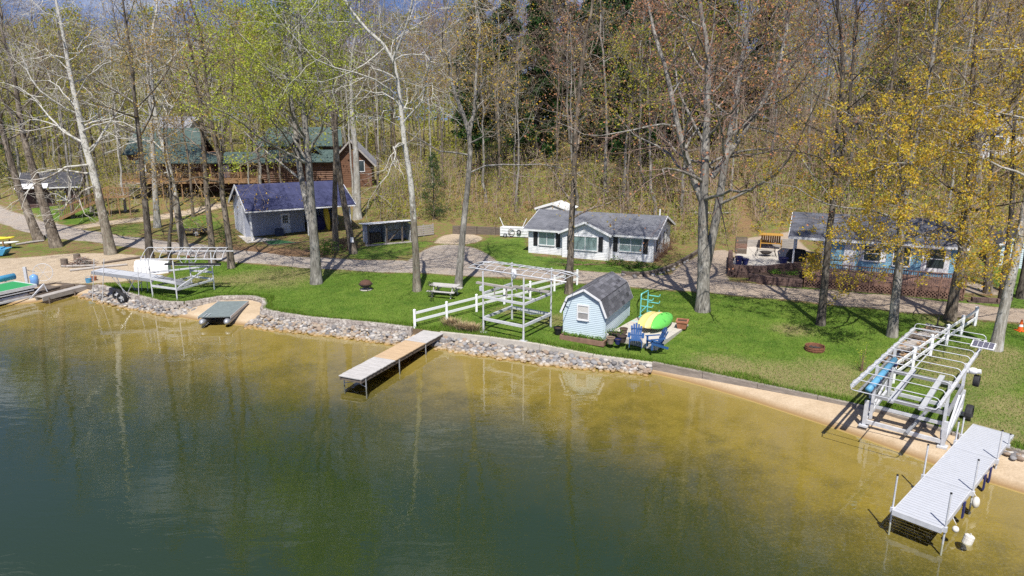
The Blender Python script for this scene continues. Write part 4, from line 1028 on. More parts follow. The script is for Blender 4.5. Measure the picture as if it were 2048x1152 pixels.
for i, (s, x, y, z_) in enumerate(stones[:290]):
    o = bpy.data.objects.new('cobble', protos[i % 6]); COL.objects.link(o)
    o.location = (x, y, z_); o.rotation_euler = (rnd.uniform(-.4, .4), rnd.uniform(-.4, .4), rnd.uniform(0, 6.28)); o.scale = (s * rnd.uniform(.9, 1.35), s * rnd.uniform(.8, 1.1), s * rnd.uniform(.55, .85))
    tag(o, 'rounded cobble in the stone bank between the lawn wall and the water', 'stone', 'cobbles banked along the shore')
vs, fs, base = [], [], 0
arrs = []
for me in protos:
    v = np.empty(len(me.vertices) * 3, np.float32); me.vertices.foreach_get('co', v); f = np.empty(len(me.polygons) * 3, np.int32); me.polygons.foreach_get('vertices', f); arrs.append((v.reshape(-1, 3), f.reshape(-1, 3)))
for i, (s, x, y, z_) in enumerate(stones[290:]):
    v, f = arrs[i % 6]; a = rnd.uniform(0, 6.28); ca, sa_ = math.cos(a), math.sin(a)
    q = v * np.array([s * 1.15, s * .95, s * .7]); q = np.column_stack([q[:, 0] * ca - q[:, 1] * sa_, q[:, 0] * sa_ + q[:, 1] * ca, q[:, 2]]) + np.array([x, y, z_])
    vs.append(q); fs.append(f + base); base += len(v)
me = np_mesh('riprap', np.vstack(vs), np.vstack(fs), [COB], smooth=True); o = bpy.data.objects.new('riprap', me); COL.objects.link(o)
tag(o, 'smaller cobbles filling the stone bank at the water line', 'stones', kind='stuff')

# ------------------------------------------------------------ concrete pad, patio
def flat(name, poly, z0, z1, mat, kind='structure'):
    b = MB(); b.prism([(p[0], p[1]) for p in poly], z0, z1); return tag(b.build(name, mat), kind=kind)
zc = max(hz(*p) for p in CONC); flat('patio', CONC, zc - .2, zc + .05, CONCM); PADZ = zc + .05
PAT = polyarr([Z(1464, 530, 1.80), Z(1520, 533, 1.80), Z(1604, 524, 1.80), bl(1.0, 3.4), bl(1.0, 8.8), Z(1482, 484, 1.80)])
PATZ = 1.80
flat('patio_terrace', PAT[:, :2], .8, PATZ, M_('pale_paving', (.50, .46, .40), .85, var=.12, scale=3, grime=.2))
PAVEB = M_('brown_block', (.14, .09, .075), .9, var=.3, scale=6, grime=.3)
def ptsdir(L): return [np.array([p[0], p[1]]) for p in L]
b = MB(); L = np.array([Z(1462, 500, 1.8)[:2], Z(1462, 531, 1.8)[:2], Z(1522, 534, 1.8)[:2], Z(1606, 525, 1.8)[:2]])
course_wall(b, L, .9, PATZ + .06, 4, .40, .30, cap=True, batter=.03); o = b.build('terrace_wall', PAVEB); tag(o, 'brown block terrace wall holding up the paved patio left of the deck', 'wall')
b = MB(); L = np.array([Z(1498, 548, 1.45)[:2], Z(1540, 555, 1.45)[:2], Z(1606, 561, 1.45)[:2]])
course_wall(b, L, .9, 1.5, 3, .40, .30, cap=True, batter=.03); o = b.build('planter_wall', PAVEB); tag(o, 'lower brown block planter wall in front of the patio terrace', 'wall')
cn = polyarr([Z(1500, 548, 1.45), Z(1606, 561, 1.45), Z(1606, 528, 1.45), Z(1520, 536, 1.45)]); flat('soil', cn, .8, 1.44, SOIL)
b = MB(); L = np.array([bl(LD + .2, -.1)[:2], bl(LD + 2.0, .2)[:2], bl(LD + 2.6, 1.2)[:2]]); course_wall(b, L, .9, 1.35, 2, .40, .30, batter=.03); o = b.build('border_wall', PAVEB); tag(o, 'low brown block border of the stone bed right of the deck', 'wall')
b = MB(); L = np.array([Z(1478, 482, 2.3)[:2], Z(1530, 478, 2.4)[:2], Z(1590, 476, 2.4)[:2]]); P = L
for j in range(4):
    for i in range(len(P) - 1): b.beam((P[i][0], P[i][1], 1.65 + j * .2), (P[i + 1][0], P[i + 1][1], 1.65 + j * .2), .16, .19)
o = b.build('timber_bank_wall', GREYW); tag(o, 'grey timber retaining wall at the foot of the bank behind the patio', 'wall')

# ------------------------------------------------------------ docks
A, Bq, C2 = Z(677, 751, .58), Z(725, 758, .58), Z(856, 656, .58)
ya = math.atan2(C2.y - A.y, C2.x - A.x); Ld = (C2 - A).xy.length + .3; Wd_ = (Bq - A).xy.length
t = thing('wooden_dock', 'long narrow wooden dock with grey ends and a newer tan middle section', 'dock', (A.x, A.y, 0), ya)
Wq = -Wd_
secs = [(0, 2.75, GREYW, 'grey weathered deck section'), (2.77, 5.6, M_('new_plank', (.50, .36, .22), .75, var=.16, scale=4, stretch=(3, .4, 1)), 'tan newer deck section'), (5.62, 8.0, GREYW, None), (8.02, Ld, GREYW, None)]
GREYD = M_('grey_dock_plank', (.46, .44, .42), .85, var=.22, scale=4, grime=.25, stretch=(3, .4, 1))
for x0, x1_, mm, lb in secs:
    b = MB(); x = x0
    while x < x1_ - .02:
        xe = min(x + .145, x1_); b.box(x, xe - .012, Wq + rnd.uniform(-.015, .015), rnd.uniform(-.015, .015), .545, .585 + rnd.uniform(-.003, .003)); x = xe
    o = b.build('deck_section', GREYD if mm is GREYW else mm, t)
    if lb: o['label'] = lb
b = MB()
for y in (-.06, Wq + .06): b.box(.02, Ld, y - .03, y + .03, .36, .543)
for x in (.05, 2.7, 5.55, 7.9): b.box(x, x + .06, Wq + .1, -.1, .38, .54)
b.build('stringers', OLDW, t)
for x in (.35, 3.1, 5.6):
    for y in (-.02, Wq + .02): p = MB(); p.tube([(x, y, -.9), (x, y, .5)], .03, 8); p.build('post', ALUD, t)
b = MB(); b.tube([(.35, -.02, .1), (.35, Wq + .02, .42)], .018, 6); b.tube([(.35, -.02, .42), (.35, Wq + .02, .1)], .018, 6); b.build('brace', ALUD, t)

DOCKQ = polyarr([Z(1770, 1020, .55), Z(1895, 1060, .55), Z(2035, 870, .55), Z(1935, 838, .55)])
A, Bq, C2 = Z(1785, 1020, .55), Z(1885, 1051, .55), Z(1944, 850, .55)
ya = math.atan2(C2.y - A.y, C2.x - A.x); Ld = (C2 - A).xy.length + .1; Wd_ = 1.32
t = thing('aluminium_dock', 'pale grey ribbed panel dock on slim metal posts from the beach', 'dock', (A.x, A.y, 0), ya)
for s0, s1 in ((0, 2.95), (2.97, 5.95), (5.97, Ld)):
    b = MB(); x = s0
    while x < s1 - .01:
        xe = min(x + .16, s1); b.box(x, xe - .018, -Wd_ + .04, -.04, .535, .553); x = xe
    b.build('deck_panel', DECKP, t)
b = MB(); b.box(0, Ld, -.038, 0, .40, .565); b.box(0, Ld, -Wd_, -Wd_ + .038, .40, .565); b.box(-.03, -.001, -Wd_, 0, .40, .565); b.box(Ld + .001, Ld + .03, -Wd_, 0, .40, .565)
for x in (1.0, 2.0, 2.95, 4.0, 5.0, 5.95, 7): b.box(x, x + .05, -Wd_ + .04, -.04, .43, .53)
b.build('dock_frame', ALU, t)
for x, y, zt in ((.15, .045, 1.62), (3.0, .045, 1.62), (6.6, .045, 1.3), (7.3, .045, 1.25), (.15, -Wd_ - .045, 1.62), (3.0, -Wd_ - .045, 1.62), (6.0, -Wd_ - .045, 1.62), (7.6, -Wd_ - .045, .95)):
    p = MB(); p.tube([(x, y, -.9), (x, y, zt)], .028, 10); p.mat(1).tube([(x, y, zt), (x, y, zt + .04)], .031, 10); p.mat(0).box(x - .06, x + .06, y - .05, y + .05, .40, .56); p.build('post', [ALU, RUBBER], t)
for i, x in enumerate((4.4, 5.1, 2.0)): b = MB(); b.box(x, x + .16, -Wd_ - .075, -Wd_ - .03, .02, .55); o = b.build('bumper_strip', NAVY, t)
AD, ADM = Vector((A.x, A.y, 0)), Matrix.Rotation(ya, 3, 'Z')
BUOY = M_('off_white_plastic', (.66, .63, .56), .5, var=.1, grime=.3)
for i, (x, y, z_, rr, lb) in enumerate(((2.7, -Wd_ - .22, .36, .125, 'white egg shaped fender hanging halfway along the ribbed dock'), (.75, -Wd_ - .18, .28, .11, 'off white round fender hanging near the outer end of the ribbed dock'))):
    b = MB(); b.sphere((0, 0, 0), rr, 1.25 if i == 0 else 1.0, .85, 1.5 if i == 0 else .9, 12, 8); b.tube([(0, 0, rr * 1.2), (0, .12, .3)], .012, 5); o = b.build('dock_fender', BUOY, smooth=True); o.location = AD + ADM @ Vector((x, y, z_)); o.rotation_euler = (0, R(12), ya); tag(o, lb, 'fender')
b = MB(); b.lathe([(.0, 0), (.16, .0), (.17, .05), (.17, .20), (.175, .22), (.17, .24), (.17, .34), (.12, .38), (.0, .38)], n=14); b.tube([(-.1, 0, .38), (0, 0, .44), (.1, 0, .38)], .014, 5); o = b.build('float_jug', BUOY); o.location = AD + ADM @ Vector((.75, -Wd_ - .5, -.06)); o.rotation_euler = (R(14), R(10), 1.2); o.scale = (.8, .8, .8); tag(o, 'dirty off white jug floating beside the end of the ribbed dock', 'float')

# ------------------------------------------------------------ boat lifts
def wheel(parent, c, r_, axis=(0, 1, 0), w=.12, spokes=5, nm='wheel', rimm=ALU):
    ax = Vector(axis).normalized(); q = ax.to_track_quat('Z', 'Y').to_matrix(); c = Vector(c)
    b = MB(); prof = [(r_ * .72, -w / 2), (r_ * .95, -w / 2), (r_, -w / 4), (r_, w / 4), (r_ * .95, w / 2), (r_ * .72, w / 2), (r_ * .70, 0)]
    n = 18; k = len(prof); vs = []; fs = []
    for rr, zz in prof:
        for j in range(n): a = 2 * math.pi * j / n; vs.append(c + q @ Vector((rr * math.cos(a), rr * math.sin(a), zz)))
    for i in range(k):
        for j in range(n): fs.append((i * n + j, i * n + (j + 1) % n, ((i + 1) % k) * n + (j + 1) % n, ((i + 1) % k) * n + j))
    b.raw(vs, fs); ty = b.build(nm, RUBBER, parent)
    b = MB(); b.tube([c - ax * w * .35, c + ax * w * .35], r_ * .22, 12)
    for j in range(spokes): a = 2 * math.pi * j / spokes; b.beam(c + q @ Vector((math.cos(a), math.sin(a), 0)) * r_ * .15, c + q @ Vector((math.cos(a), math.sin(a), 0)) * r_ * .74, w * .5, r_ * .22, up=ax)
    b.build('rim', rimm, ty); return ty
def ring(mb, c, r_, axis, tr=.015, n=20):
    q = Vector(axis).normalized().to_track_quat('Z', 'Y').to_matrix(); c = Vector(c)
    P = [c + q @ Vector((math.cos(a), math.sin(a), 0)) * r_ for a in [2 * math.pi * j / n for j in range(n + 1)]]
    mb.tube(P, tr, 6, cap=False)
def bow(mb, x, w, z, rise, tr, n=9, arch=True):
    if arch: P = [(x, w * i / n, z + rise * math.sin(math.pi * i / n) ** .8) for i in range(n + 1)]
    else:
        c_ = .16; P = [(x, 0, z)]
        P += [(x, 0, z + rise - c_)] + [(x, c_ * (1 - math.cos(a)), z + rise - c_ + c_ * math.sin(a)) for a in (R(30), R(60), R(90))]
        P += [(x, w - c_ * (1 - math.cos(a)), z + rise - c_ + c_ * math.sin(a)) for a in (R(90), R(60), R(30))] + [(x, w, z + rise - c_), (x, w, z)]
    mb.tube(P, tr, 6)

# middle lift on the lawn beside the shed (long axis along the shore)
A, Bm, Cm = Z(967, 664, .64), Z(1047, 681, .64), Z(1105, 655, .66)
la = frame(A, Bm); Lx = (Bm - A).xy.length; Ly = (Cm - Bm).xy.length
t = thing('boat_lift', 'tall aluminium boat lift with a thin arched canopy frame standing by the white fence', 'boat lift', (A.x, A.y, .62), la)
HL = 3.42
for x, y in ((0, 0), (Lx, 0), (Lx, Ly), (0, Ly)):
    p = MB(); p.tube([(x, y, 0), (x, y, HL)], .048, 8); p.box(x - .2, x + .2, y - .13, y + .13, 0, .03); p.tube([(x, y, 0), (x, y, .5)], .06, 8); p.build('leg', ALU, t)
b = MB()
for y in (0, Ly): b.box(.05, Lx - .05, y - .05, y + .05, .72, .86)
for x in (0, Lx): b.box(x - .05, x + .05, .06, Ly - .06, .74, .88)
b.beam((0, Ly, .8), (Lx * .5, Ly + .05, .6), .07, .09); b.beam((Lx * .5, Ly + .05, .62), (Lx, Ly, .8), .07, .09)
b.build('lower_frame', ALU, t)
b = MB(); b.box(-.02, Lx + .02, -.06, .06, 1.95, 2.07); b.box(-.02, Lx + .02, Ly - .06, Ly + .06, 1.95, 2.07); b.beam((.0, .1, 2.2), (.02, Ly - .1, 2.2), .09, .12); b.beam((Lx, .1, 1.98), (Lx, Ly - .1, 1.98), .09, .12)
b.beam((.3, -.05, 2.05), (.9, Ly * .5, 1.95), .07, .08); b.beam((.9, Ly * .5, 1.95), (Lx, Ly * .45, 1.95), .07, .1); b.build('cradle', ALU, t)
for x, z_ in ((.35, 2.55), (Lx - .5, 2.25)):
    b = MB(); b.box(-.9 if x < 1 else .6, 1.5 if x < 1 else Lx + .3, (.55 if x < 1 else Ly - .8), (.72 if x < 1 else Ly - .63), z_ - .04, z_ + .06)
    for k in range(3): xx = (-.5 if x < 1 else .8) + k * .8; b.beam((xx, .63 if x < 1 else Ly - .71, 2.0), (xx, .63 if x < 1 else Ly - .71, z_ - .05), .05, .05)
    b.build('bunk', GREYW, t)
cx0, cx1, cw, cy0 = -1.45, 4.75, 2.05, .3
b = MB(); zc_ = HL + .02
for y in (cy0, cy0 + cw): b.tube([(cx0, y + (.35 if y < 1 else -.35), zc_ - .10), (cx0 + .7, y, zc_), (cx1 - .7, y, zc_), (cx1, y + (.35 if y < 1 else -.35), zc_ - .1)], .034, 6)
b.tube([(cx0 + .2, cy0 + cw / 2, zc_ + .1), (cx0 + .9, cy0 + cw / 2, zc_ + .2), (cx1 - .9, cy0 + cw / 2, zc_ + .2), (cx1 - .1, cy0 + cw / 2, zc_ + .1)], .024, 6)
for q in (.25, .75): b.tube([(cx0 + .2, cy0 + cw * q, zc_ + .05), (cx0 + .9, cy0 + cw * q, zc_ + .14), (cx1 - .9, cy0 + cw * q, zc_ + .14), (cx1 - .1, cy0 + cw * q, zc_ + .05)], .016, 6)
b.build('canopy_rails', ALU, t)
for i in range(11):
    x = cx0 + .12 + (cx1 - cx0 - .24) * i / 10; e = min(i, 10 - i); p = MB(); ri = (.06, .15, .2)[min(e, 2)]; sh_ = (.3, .1, 0)[min(e, 2)]
    n = 9; p.tube([(x, cy0 + sh_ + (cw - 2 * sh_) * j / n, zc_ + ri * math.sin(math.pi * j / n) ** .8) for j in range(n + 1)], .018, 6); p.build('canopy_bow', ALU, t)
b = MB(); b.sphere((.1, Ly + .05, 2.75), .2, .9, .8, 1.5, 10, 8); b.build('winch_cover', WHITE, t, smooth=True)
b = MB(); b.box(-.16, -.02, -.12, .06, 2.35, 2.6); b.build('switch_box', M_('pale_grey_box', (.5, .52, .56), .5), t)

# left lift
A1, A2_, A3, A4 = Z(306, 594, .62), Z(355, 601, .62), Z(429, 578, .68), Z(384, 571, .72)
t = thing('boat_lift', 'aluminium boat lift on the left lawn with open hooped canopy and a black bunk', 'boat lift', (A1.x, A1.y, .6), 0.0)
Ls_ = [p - Vector((A1.x, A1.y, p.z)) for p in (A1, A2_, A3, A4)]
for p_ in Ls_: b = MB(); b.tube([(p_.x, p_.y, 0), (p_.x, p_.y, 2.62)], .045, 8); b.box(p_.x - .12, p_.x + .12, p_.y - .12, p_.y + .12, 0, .03); b.build('leg', ALU, t)
b = MB()
for i in range(4): a, c_ = Ls_[i], Ls_[(i + 1) % 4]; b.beam((a.x, a.y, .78 - .06 * (i % 2)), (c_.x, c_.y, .78 - .06 * (i % 2)), .09, .12)
for i in (0, 2): a, c_ = Ls_[i], Ls_[(i + 1) % 4]; b.beam((a.x, a.y, 1.25), (c_.x, c_.y, 1.2), .09, .14)
a, c_ = Ls_[1], Ls_[2]; b.beam((a.x, a.y, .75), (c_.x, c_.y, 1.75), .07, .1); a, c_ = Ls_[3], Ls_[2]; b.beam((a.x, a.y, 1.7), (c_.x, c_.y, 1.7), .07, .1); a, c_ = Ls_[0], Ls_[2]; b.beam((a.x, a.y, 1.65), (c_.x, c_.y, 1.7), .07, .1)
b.build('lower_frame', ALU, t)
b = MB(); b.box(.3, 4.0, 1.35, 1.58, 1.86, 1.96); b.build('bunk', BLACK, t)
b = MB(); b.box(.5, 3.6, 2.3, 2.5, 1.62, 1.72); b.build('bunk', CARPET, t)
zr = 2.66; cx0, cx1, cw = -.15, 5.0, 2.7; yk = -.55
b = MB(); b.tube([(cx0, yk, zr), (cx1, yk + .0, zr)], .036, 6); b.tube([(cx0 - .3, yk + cw, zr), (cx1 - .3, yk + cw, zr)], .036, 6); b.tube([(cx0 - .2, yk + cw / 2, zr + .5), (cx1 - .2, yk + cw / 2, zr + .5)], .02, 6); b.build('canopy_rails', ALU, t)
for i in range(10):
    x = cx0 + (cx1 - cx0) * i / 9; p = MB(); n = 9; p.tube([(x - .3 * j / n, yk + cw * j / n, zr + .5 * math.sin(math.pi * j / n) ** .8) for j in range(n + 1)], .02, 6); p.build('canopy_bow', ALU, t)
b = MB(); c_ = (Ls_[3].x, Ls_[3].y - .1, 2.15); ring(b, c_, .55, (0.5, -1, .1), .022)
for a in range(3): b.tube([Vector(c_) + Vector((.5 * math.cos(a * 1.05), .25 * math.cos(a * 1.05), .53 * math.sin(a * 1.05))), Vector(c_) - Vector((.5 * math.cos(a * 1.05), .25 * math.cos(a * 1.05), .53 * math.sin(a * 1.05)))], .012, 5)
b.build('winch_wheel', ALU, t); b = MB(); b.sphere(c_, .13); b.build('winch_hub', RUST, t)

# right lift, half on the beach
A, Bm = Z(1728, 849, .30), Z(1883, 889, .30)
lr = R(-42); t = thing('boat_lift', 'large aluminium boat lift at the beach edge with blue roll cover and solar panel', 'boat lift', (A.x, A.y, .26), lr)
LX, LY = 2.68, 3.05
for x, y, z0, zt in ((0, 0, 0, 1.05), (LX, 0, 0, 1.0), (0, LY, .3, 1.3), (LX, LY, .3, 1.3)):
    p = MB(); p.box(x - .065, x + .065, y - .065, y + .065, z0, zt); p.box(x - .16, x + .16, y - .16, y + .16, z0 - .02, z0 + .05); p.build('foot_post', ALU, t)
for x, y in ((.12, .35), (LX - .12, .35), (.12, LY - .1), (LX - .05, LY - .1)):
    p = MB(); p.box(x - .05, x + .05, y - .05, y + .05, .2, 2.42); p.build('leg', ALU, t)
b = MB(); b.box(.07, LX - .07, -.05, .05, .12, .26); b.box(.2, LX - .2, .5, .6, .62, .74); b.box(.07, LX - .07, LY - .05, LY + .05, .42, .56)
for x in (.0, LX): b.beam((x, .07, .2), (x, LY - .07, .5), .10, .14)
b.build('lower_frame', ALU, t)
b = MB(); b.box(.0, LX, .38, .50, 1.08, 1.22); b.box(.0, LX, LY - .1, LY + .02, 1.38, 1.52)
for x in (.06, LX - .06): b.beam((x, .4, 1.14), (x, LY, 1.45), .1, .14)
b.build('cradle', ALUD, t)
b = MB()
for x in (-.03, LX + .03): b.beam((x, .1, .28), (x, LY * .62, 1.42), .07, .11); b.beam((x, LY * .35, .35), (x, LY, 1.1), .07, .11)
b.build('side_arms', ALU, t)
for x in (.82, 1.85): b = MB(); b.beam((x, -.15, 1.28), (x, LY + .3, 1.58), .19, .09); b.build('bunk', CARPET, t)
cw, cL, cy0 = 2.72, 9.2, -2.45; zr = 2.40
b = MB()
for x in (0, cw): b.box(x - .055, x + .055, cy0, cy0 + cL, zr - .05, zr + .06)
b.tube([(cw / 2, cy0, zr + .24), (cw / 2, cy0 + cL, zr + .24)], .022, 6)
b.build('canopy_rails', ALU, t)
for i in range(11):
    y = cy0 + .02 + (cL - .04) * i / 10; p = MB(); c_ = .16; ri = .28
    P = [(0, y, zr)] + [(c_ * (1 - math.cos(a)), y, zr + ri - c_ + c_ * math.sin(a)) for a in (0, R(30), R(60), R(90))] + [(cw - c_ * (1 - math.cos(a)), y, zr + ri - c_ + c_ * math.sin(a)) for a in (R(90), R(60), R(30), 0)] + [(cw, y, zr)]
    p.tube(P, .017, 6)
    if i in (0, 10): yy = y - .28 if i == 0 else y + .28; p.tube([(.0, y, zr), (.05, yy, zr - .02), (.16, yy + (-.05 if i == 0 else .05), zr - .02), (cw - .16, yy + (-.05 if i == 0 else .05), zr - .02), (cw - .05, yy, zr - .02), (cw, y, zr)], .017, 6)
    p.build('canopy_bow', ALU, t)
b = MB(); b.tube([(.34, -1.55, 2.06), (.30, 2.2, 2.22)], .115, 10)
for k in range(5): yy = -1.2 + k * .8; b.mat(1).tube([(.34, yy, 2.075), (.34, yy + .03, 2.077)], .122, 10)
b.build('cover_roll', [COVERB, NAVY], t, smooth=True)
b = MB(); b.tube([(.05, -1.6, 1.95), (.05, 2.6, 2.12)], .05, 8); b.build('roller_tube', ALUD, t)
wheel(t, (LX + .34, LY + .1, 1.75), .24, (1, 0, 0), .2); wheel(t, (LX + .30, LY - .1, .42), .36, (1, 0, 0), .24); wheel(t, (-.35, LY - .2, .42), .36, (1, 0, 0), .24)
b = MB(); b.sphere((LX + .2, LY + .0, 2.15), .16, 1.2, .9, .8); b.tube([(LX, LY, 2.1), (LX + .45, LY, 2.18)], .09, 10); b.build('winch_motor', WHITE, t)
b = MB(); b.tube([(1.5, -.35, .25), (1.75, 1.9, .55)], .07, 8); b.build('loose_pipe', ALUD, t)
sp = MB(); sp.obox((cw + .15, 4.75, 2.78), (.80, .55, .035), Matrix.Rotation(R(14), 3, 'X')); so_ = sp.build('solar_panel', WHITE, t)
sc_ = MB()
for i in range(4):
    for j in range(3): sc_.obox(Vector((cw + .15, 4.75, 2.802)) + Matrix.Rotation(R(14), 3, 'X') @ Vector((-.275 + i * .183, -.165 + j * .165, 0)), (.168, .15, .006), Matrix.Rotation(R(14), 3, 'X'))
sc_.build('solar_cells', M_('solar_cell', (.10, .10, .14), .25, var=.1), so_)
b = MB(); b.tube([(cw + .15, 4.6, 2.76), (cw, 4.4, 2.45)], .025, 6); b.build('panel_bracket', ALU, t)

# rolled-up dock section on wheels beside the left lift
P0, P1 = Yp(183, 543, 43.9), Yp(307, 559, 43.4)
t = thing('rolling_dock', 'aluminium dock section raised on struts and black wheels above the stones at left', 'dock', (P0.x, P0.y, 0), frame(P0, P1)); Lq = (P1 - P0).xy.length; za, zb_ = P0.z, P1.z
def sl(x): return za + (zb_ - za) * x / Lq
for x0, x1_ in ((0, 1.25), (1.28, 2.75), (2.78, Lq)): b = MB(); b.beam((x0, .5, sl(x0)), (x1_, .5, sl(x1_)), 1.05, .05); b.build('deck_panel', DECKP, t)
b = MB()
for y in (-.05, 1.05): b.beam((0, y, sl(0) - .07), (Lq, y, sl(Lq) - .07), .04, .2)
b.beam((Lq, .5, sl(Lq) - .02), (Lq + 2.1, .55, sl(Lq) - .42), 1.0, .05); b.build('dock_frame', ALUD, t)
for x, y, zt, dx in ((.25, -.1, 3.05, .42), (.95, -.1, 3.05, .42), (2.75, 1.1, 3.0, .2), (3.35, -.1, 2.75, .2), (3.1, 1.1, 3.1, .1)):
    b = MB(); b.tube([(x - dx, y, .15), (x + dx * .35, y, zt)], .024, 7); b.build('pole', ALU, t)
wx = 2.2
b = MB()
for y in (0, 1.0):
    for x in (1.7, 3.0): b.tube([(wx, y, .55), (x, y, sl(x) - .1)], .026, 6)
    b.tube([(wx + .3, y, .5), (wx - .9, y, sl(1.2) - .1)], .02, 6)
b.tube([(wx, -.15, .52), (wx, 1.15, .52)], .03, 8); b.build('axle_struts', ALUD, t)
wheel(t, (wx - .1, -.25, .50), .37, (0.25, 1, 0), .22, rimm=M_('grey_rim', (.4, .41, .42), .5)); wheel(t, (wx - .85, .4, .52), .40, (0.25, 1, 0), .26)

# ------------------------------------------------------------ pontoon raft on the stones, pontoon boat, pier at far left
q = [Z(396, 634, .62), Z(447, 640, .62), Z(499, 611, .62), Z(437, 603, .62)]
ya = frame(q[0], q[3]); Lr = (q[3] - q[0]).xy.length; Wr = (q[1] - q[0]).xy.length
t = thing('pontoon_raft', 'small grey swim raft on two pontoons pulled up on the shore stones', 'raft', (q[0].x, q[0].y, .08), ya)
b = MB(); b.box(0, Lr, -Wr, 0, .50, .55); b.build('deck', M_('grey_green_carpet', (.17, .205, .205), .9, var=.2, scale=5, grime=.35), t)
b = MB()
for y in (0, -Wr - .02): b.box(-.01, Lr + .01, y, y + .02, .40, .565)
for i in range(4): b.box(.3 + i * .9, .36 + i * .9, -Wr, 0, .40, .498)
b.build('edge_trim', ALU, t)
for y in (-.22, -Wr + .22):
    b = MB(); b.tube([(-.25, y, .20), (-.12, y, .22), (0, y, .22), (Lr, y, .22), (Lr + .15, y, .24), (Lr + .3, y, .26)], [.05, .17, .2, .2, .15, .05], 12); b.build('pontoon', ALUD, t, smooth=True)
b = MB(); b.tube([(-.02, -.3, .56), (.5, -.35, .60)], .02, 6); b.tube([(-.02, -.5, .56), (.5, -.55, .60)], .02, 6); b.build('ladder_rail', ALU, t)

bow_ = Z(72, 569, .95); ya = R(66)
t = thing('pontoon_boat', 'flat pontoon boat with bright green carpet deck at the left edge', 'boat', (bow_.x, bow_.y, .0), ya)
b = MB(); b.box(-7, 0, 0, 2.45, .86, .92); b.build('deck', M_('green_carpet', (.03, .27, .09), .9, var=.12, scale=12), t)
b = MB(); b.box(-7, .03, -.05, -.001, .76, .97); b.box(.001, .04, 0, 2.45, .76, .97); b.box(-7, .03, 2.451, 2.5, .76, .97); b.box(-7, -.2, -.03, .02, .60, .66); b.build('edge_rail', M_('pale_rail', (.68, .68, .68), .4), t)
b = MB(); b.box(-7, -.1, .06, 2.4, .5, .859); b.build('underdeck_shade', STEELD, t)  # dark block painted as the shaded gap between deck and pontoons
for y in (.35, 2.1): b = MB(); b.tube([(-7, y, .34), (-.9, y, .34), (-.4, y, .40), (0, y, .55)], [.3, .3, .24, .06], 12); b.build('pontoon', ALU, t, smooth=True)
b = MB(); b.beam((-6.8, -.35, .30), (-.6, -.35, .30), .1, .12); b.beam((.3, -.3, .9), (-.9, -.4, .05), .09, .1); b.beam((.35, -.25, .95), (.55, -.35, .0), .16, .05); b.build('lift_frame', ALU, t)
b = MB(); b.tube([(-3.5, 2.75, 1.15), (.2, 2.6, 1.25)], .22, 10); b.mat(1)
for x in (-1.9, -1.0, -.4): b.tube([(x, 2.72, 1.18), (x + .05, 2.72, 1.18)], .23, 10)
b.build('rolled_cover', [M_('bright_blue_vinyl', (.10, .38, .62), .45), WHITE], t, smooth=True)
g = Z(68, 556, 1.1); b = MB(); b.tube([(0, 0, -.45), (0, 0, -.3), (0, 0, .2), (0, 0, .32)], [.2, .26, .26, .08], 12); o = b.build('water_jug', M_('clear_blue_jug', (.16, .33, .62), .25), smooth=True); o.location = (g.x - .3, g.y + .4, .95); tag(o, 'translucent blue barrel shaped jug at the bow of the green boat', 'jug')
b = MB(); ring(b, (0, 0, 0), .62, (.3, -1, .15), .02); 
for a in range(3): b.tube([(.6 * math.cos(a * 1.05), 0.2 * math.cos(a * 1.05), .6 * math.sin(a * 1.05)), (-.6 * math.cos(a * 1.05), -.2 * math.cos(a * 1.05), -.6 * math.sin(a * 1.05))], .012, 5)
o = b.build('hoist_hoop', ALU); o.location = (g.x + .2, g.y + .7, 1.35); tag(o, 'large thin hoist hoop behind the bow of the green boat', 'hoist hoop')
b = MB(); b.box(-.1, .1, -.06, .06, -1.1, .5); b.tube([(0, 0, .3), (.2, .7, .0)], .03, 6); o = b.build('hoist_post', ALU); o.location = (g.x - 1.2, g.y + .9, 1.2); tag(o, 'grey hoist post standing behind the green boat', 'post')
P0, P1 = Z(90, 590, .55), Z(176, 568, .55); t = thing('pier', 'old grey plank pier with open frame at the sandy launch', 'pier', (P0.x, P0.y, 0), frame(P0, P1)); Lp = (P1 - P0).xy.length
b = MB(); b.box(-.3, Lp, -.1, .45, .44, .50); b.box(-.3, Lp, -.14, -.101, .2, .5); b.box(-.3, Lp, .451, .49, .2, .5); b.build('walkway', GREYW, t)
b = MB(); b.beam((.2, 2.6, .45), (Lp - .2, 1.1, .45), .2, .2); b.beam((.3, 2.0, .45), (2.2, 1.9, .50), 1.1, .08); b.box(.2, 2.3, 1.2, 1.26, 0, .4); b.build('frame_timbers', OLDW, t)
for x in (.1, 2.0): p = MB(); p.tube([(x, -.18, -.7), (x, -.18, .4)], .05, 7); p.build('post', OLDW, t)
for i, (px, py, m_, lb) in enumerate(((178, 566, COVERB, 'small blue bucket at the end of the old pier'), (188, 562, TERRA, 'small rust red bucket at the end of the old pier'))):
    p = Z(px, py, .55); b = MB(); b.lathe([(.0, 0), (.17, 0), (.21, .38), (.19, .38), (.16, .05), (0, .05)], n=12); b.tube([(-.2, 0, .37), (-.14, 0, .52), (0, 0, .58), (.14, 0, .52), (.2, 0, .37)], .01, 5); o = b.build('bucket', m_); o.location = (p.x, p.y, .5); tag(o, lb, 'bucket')

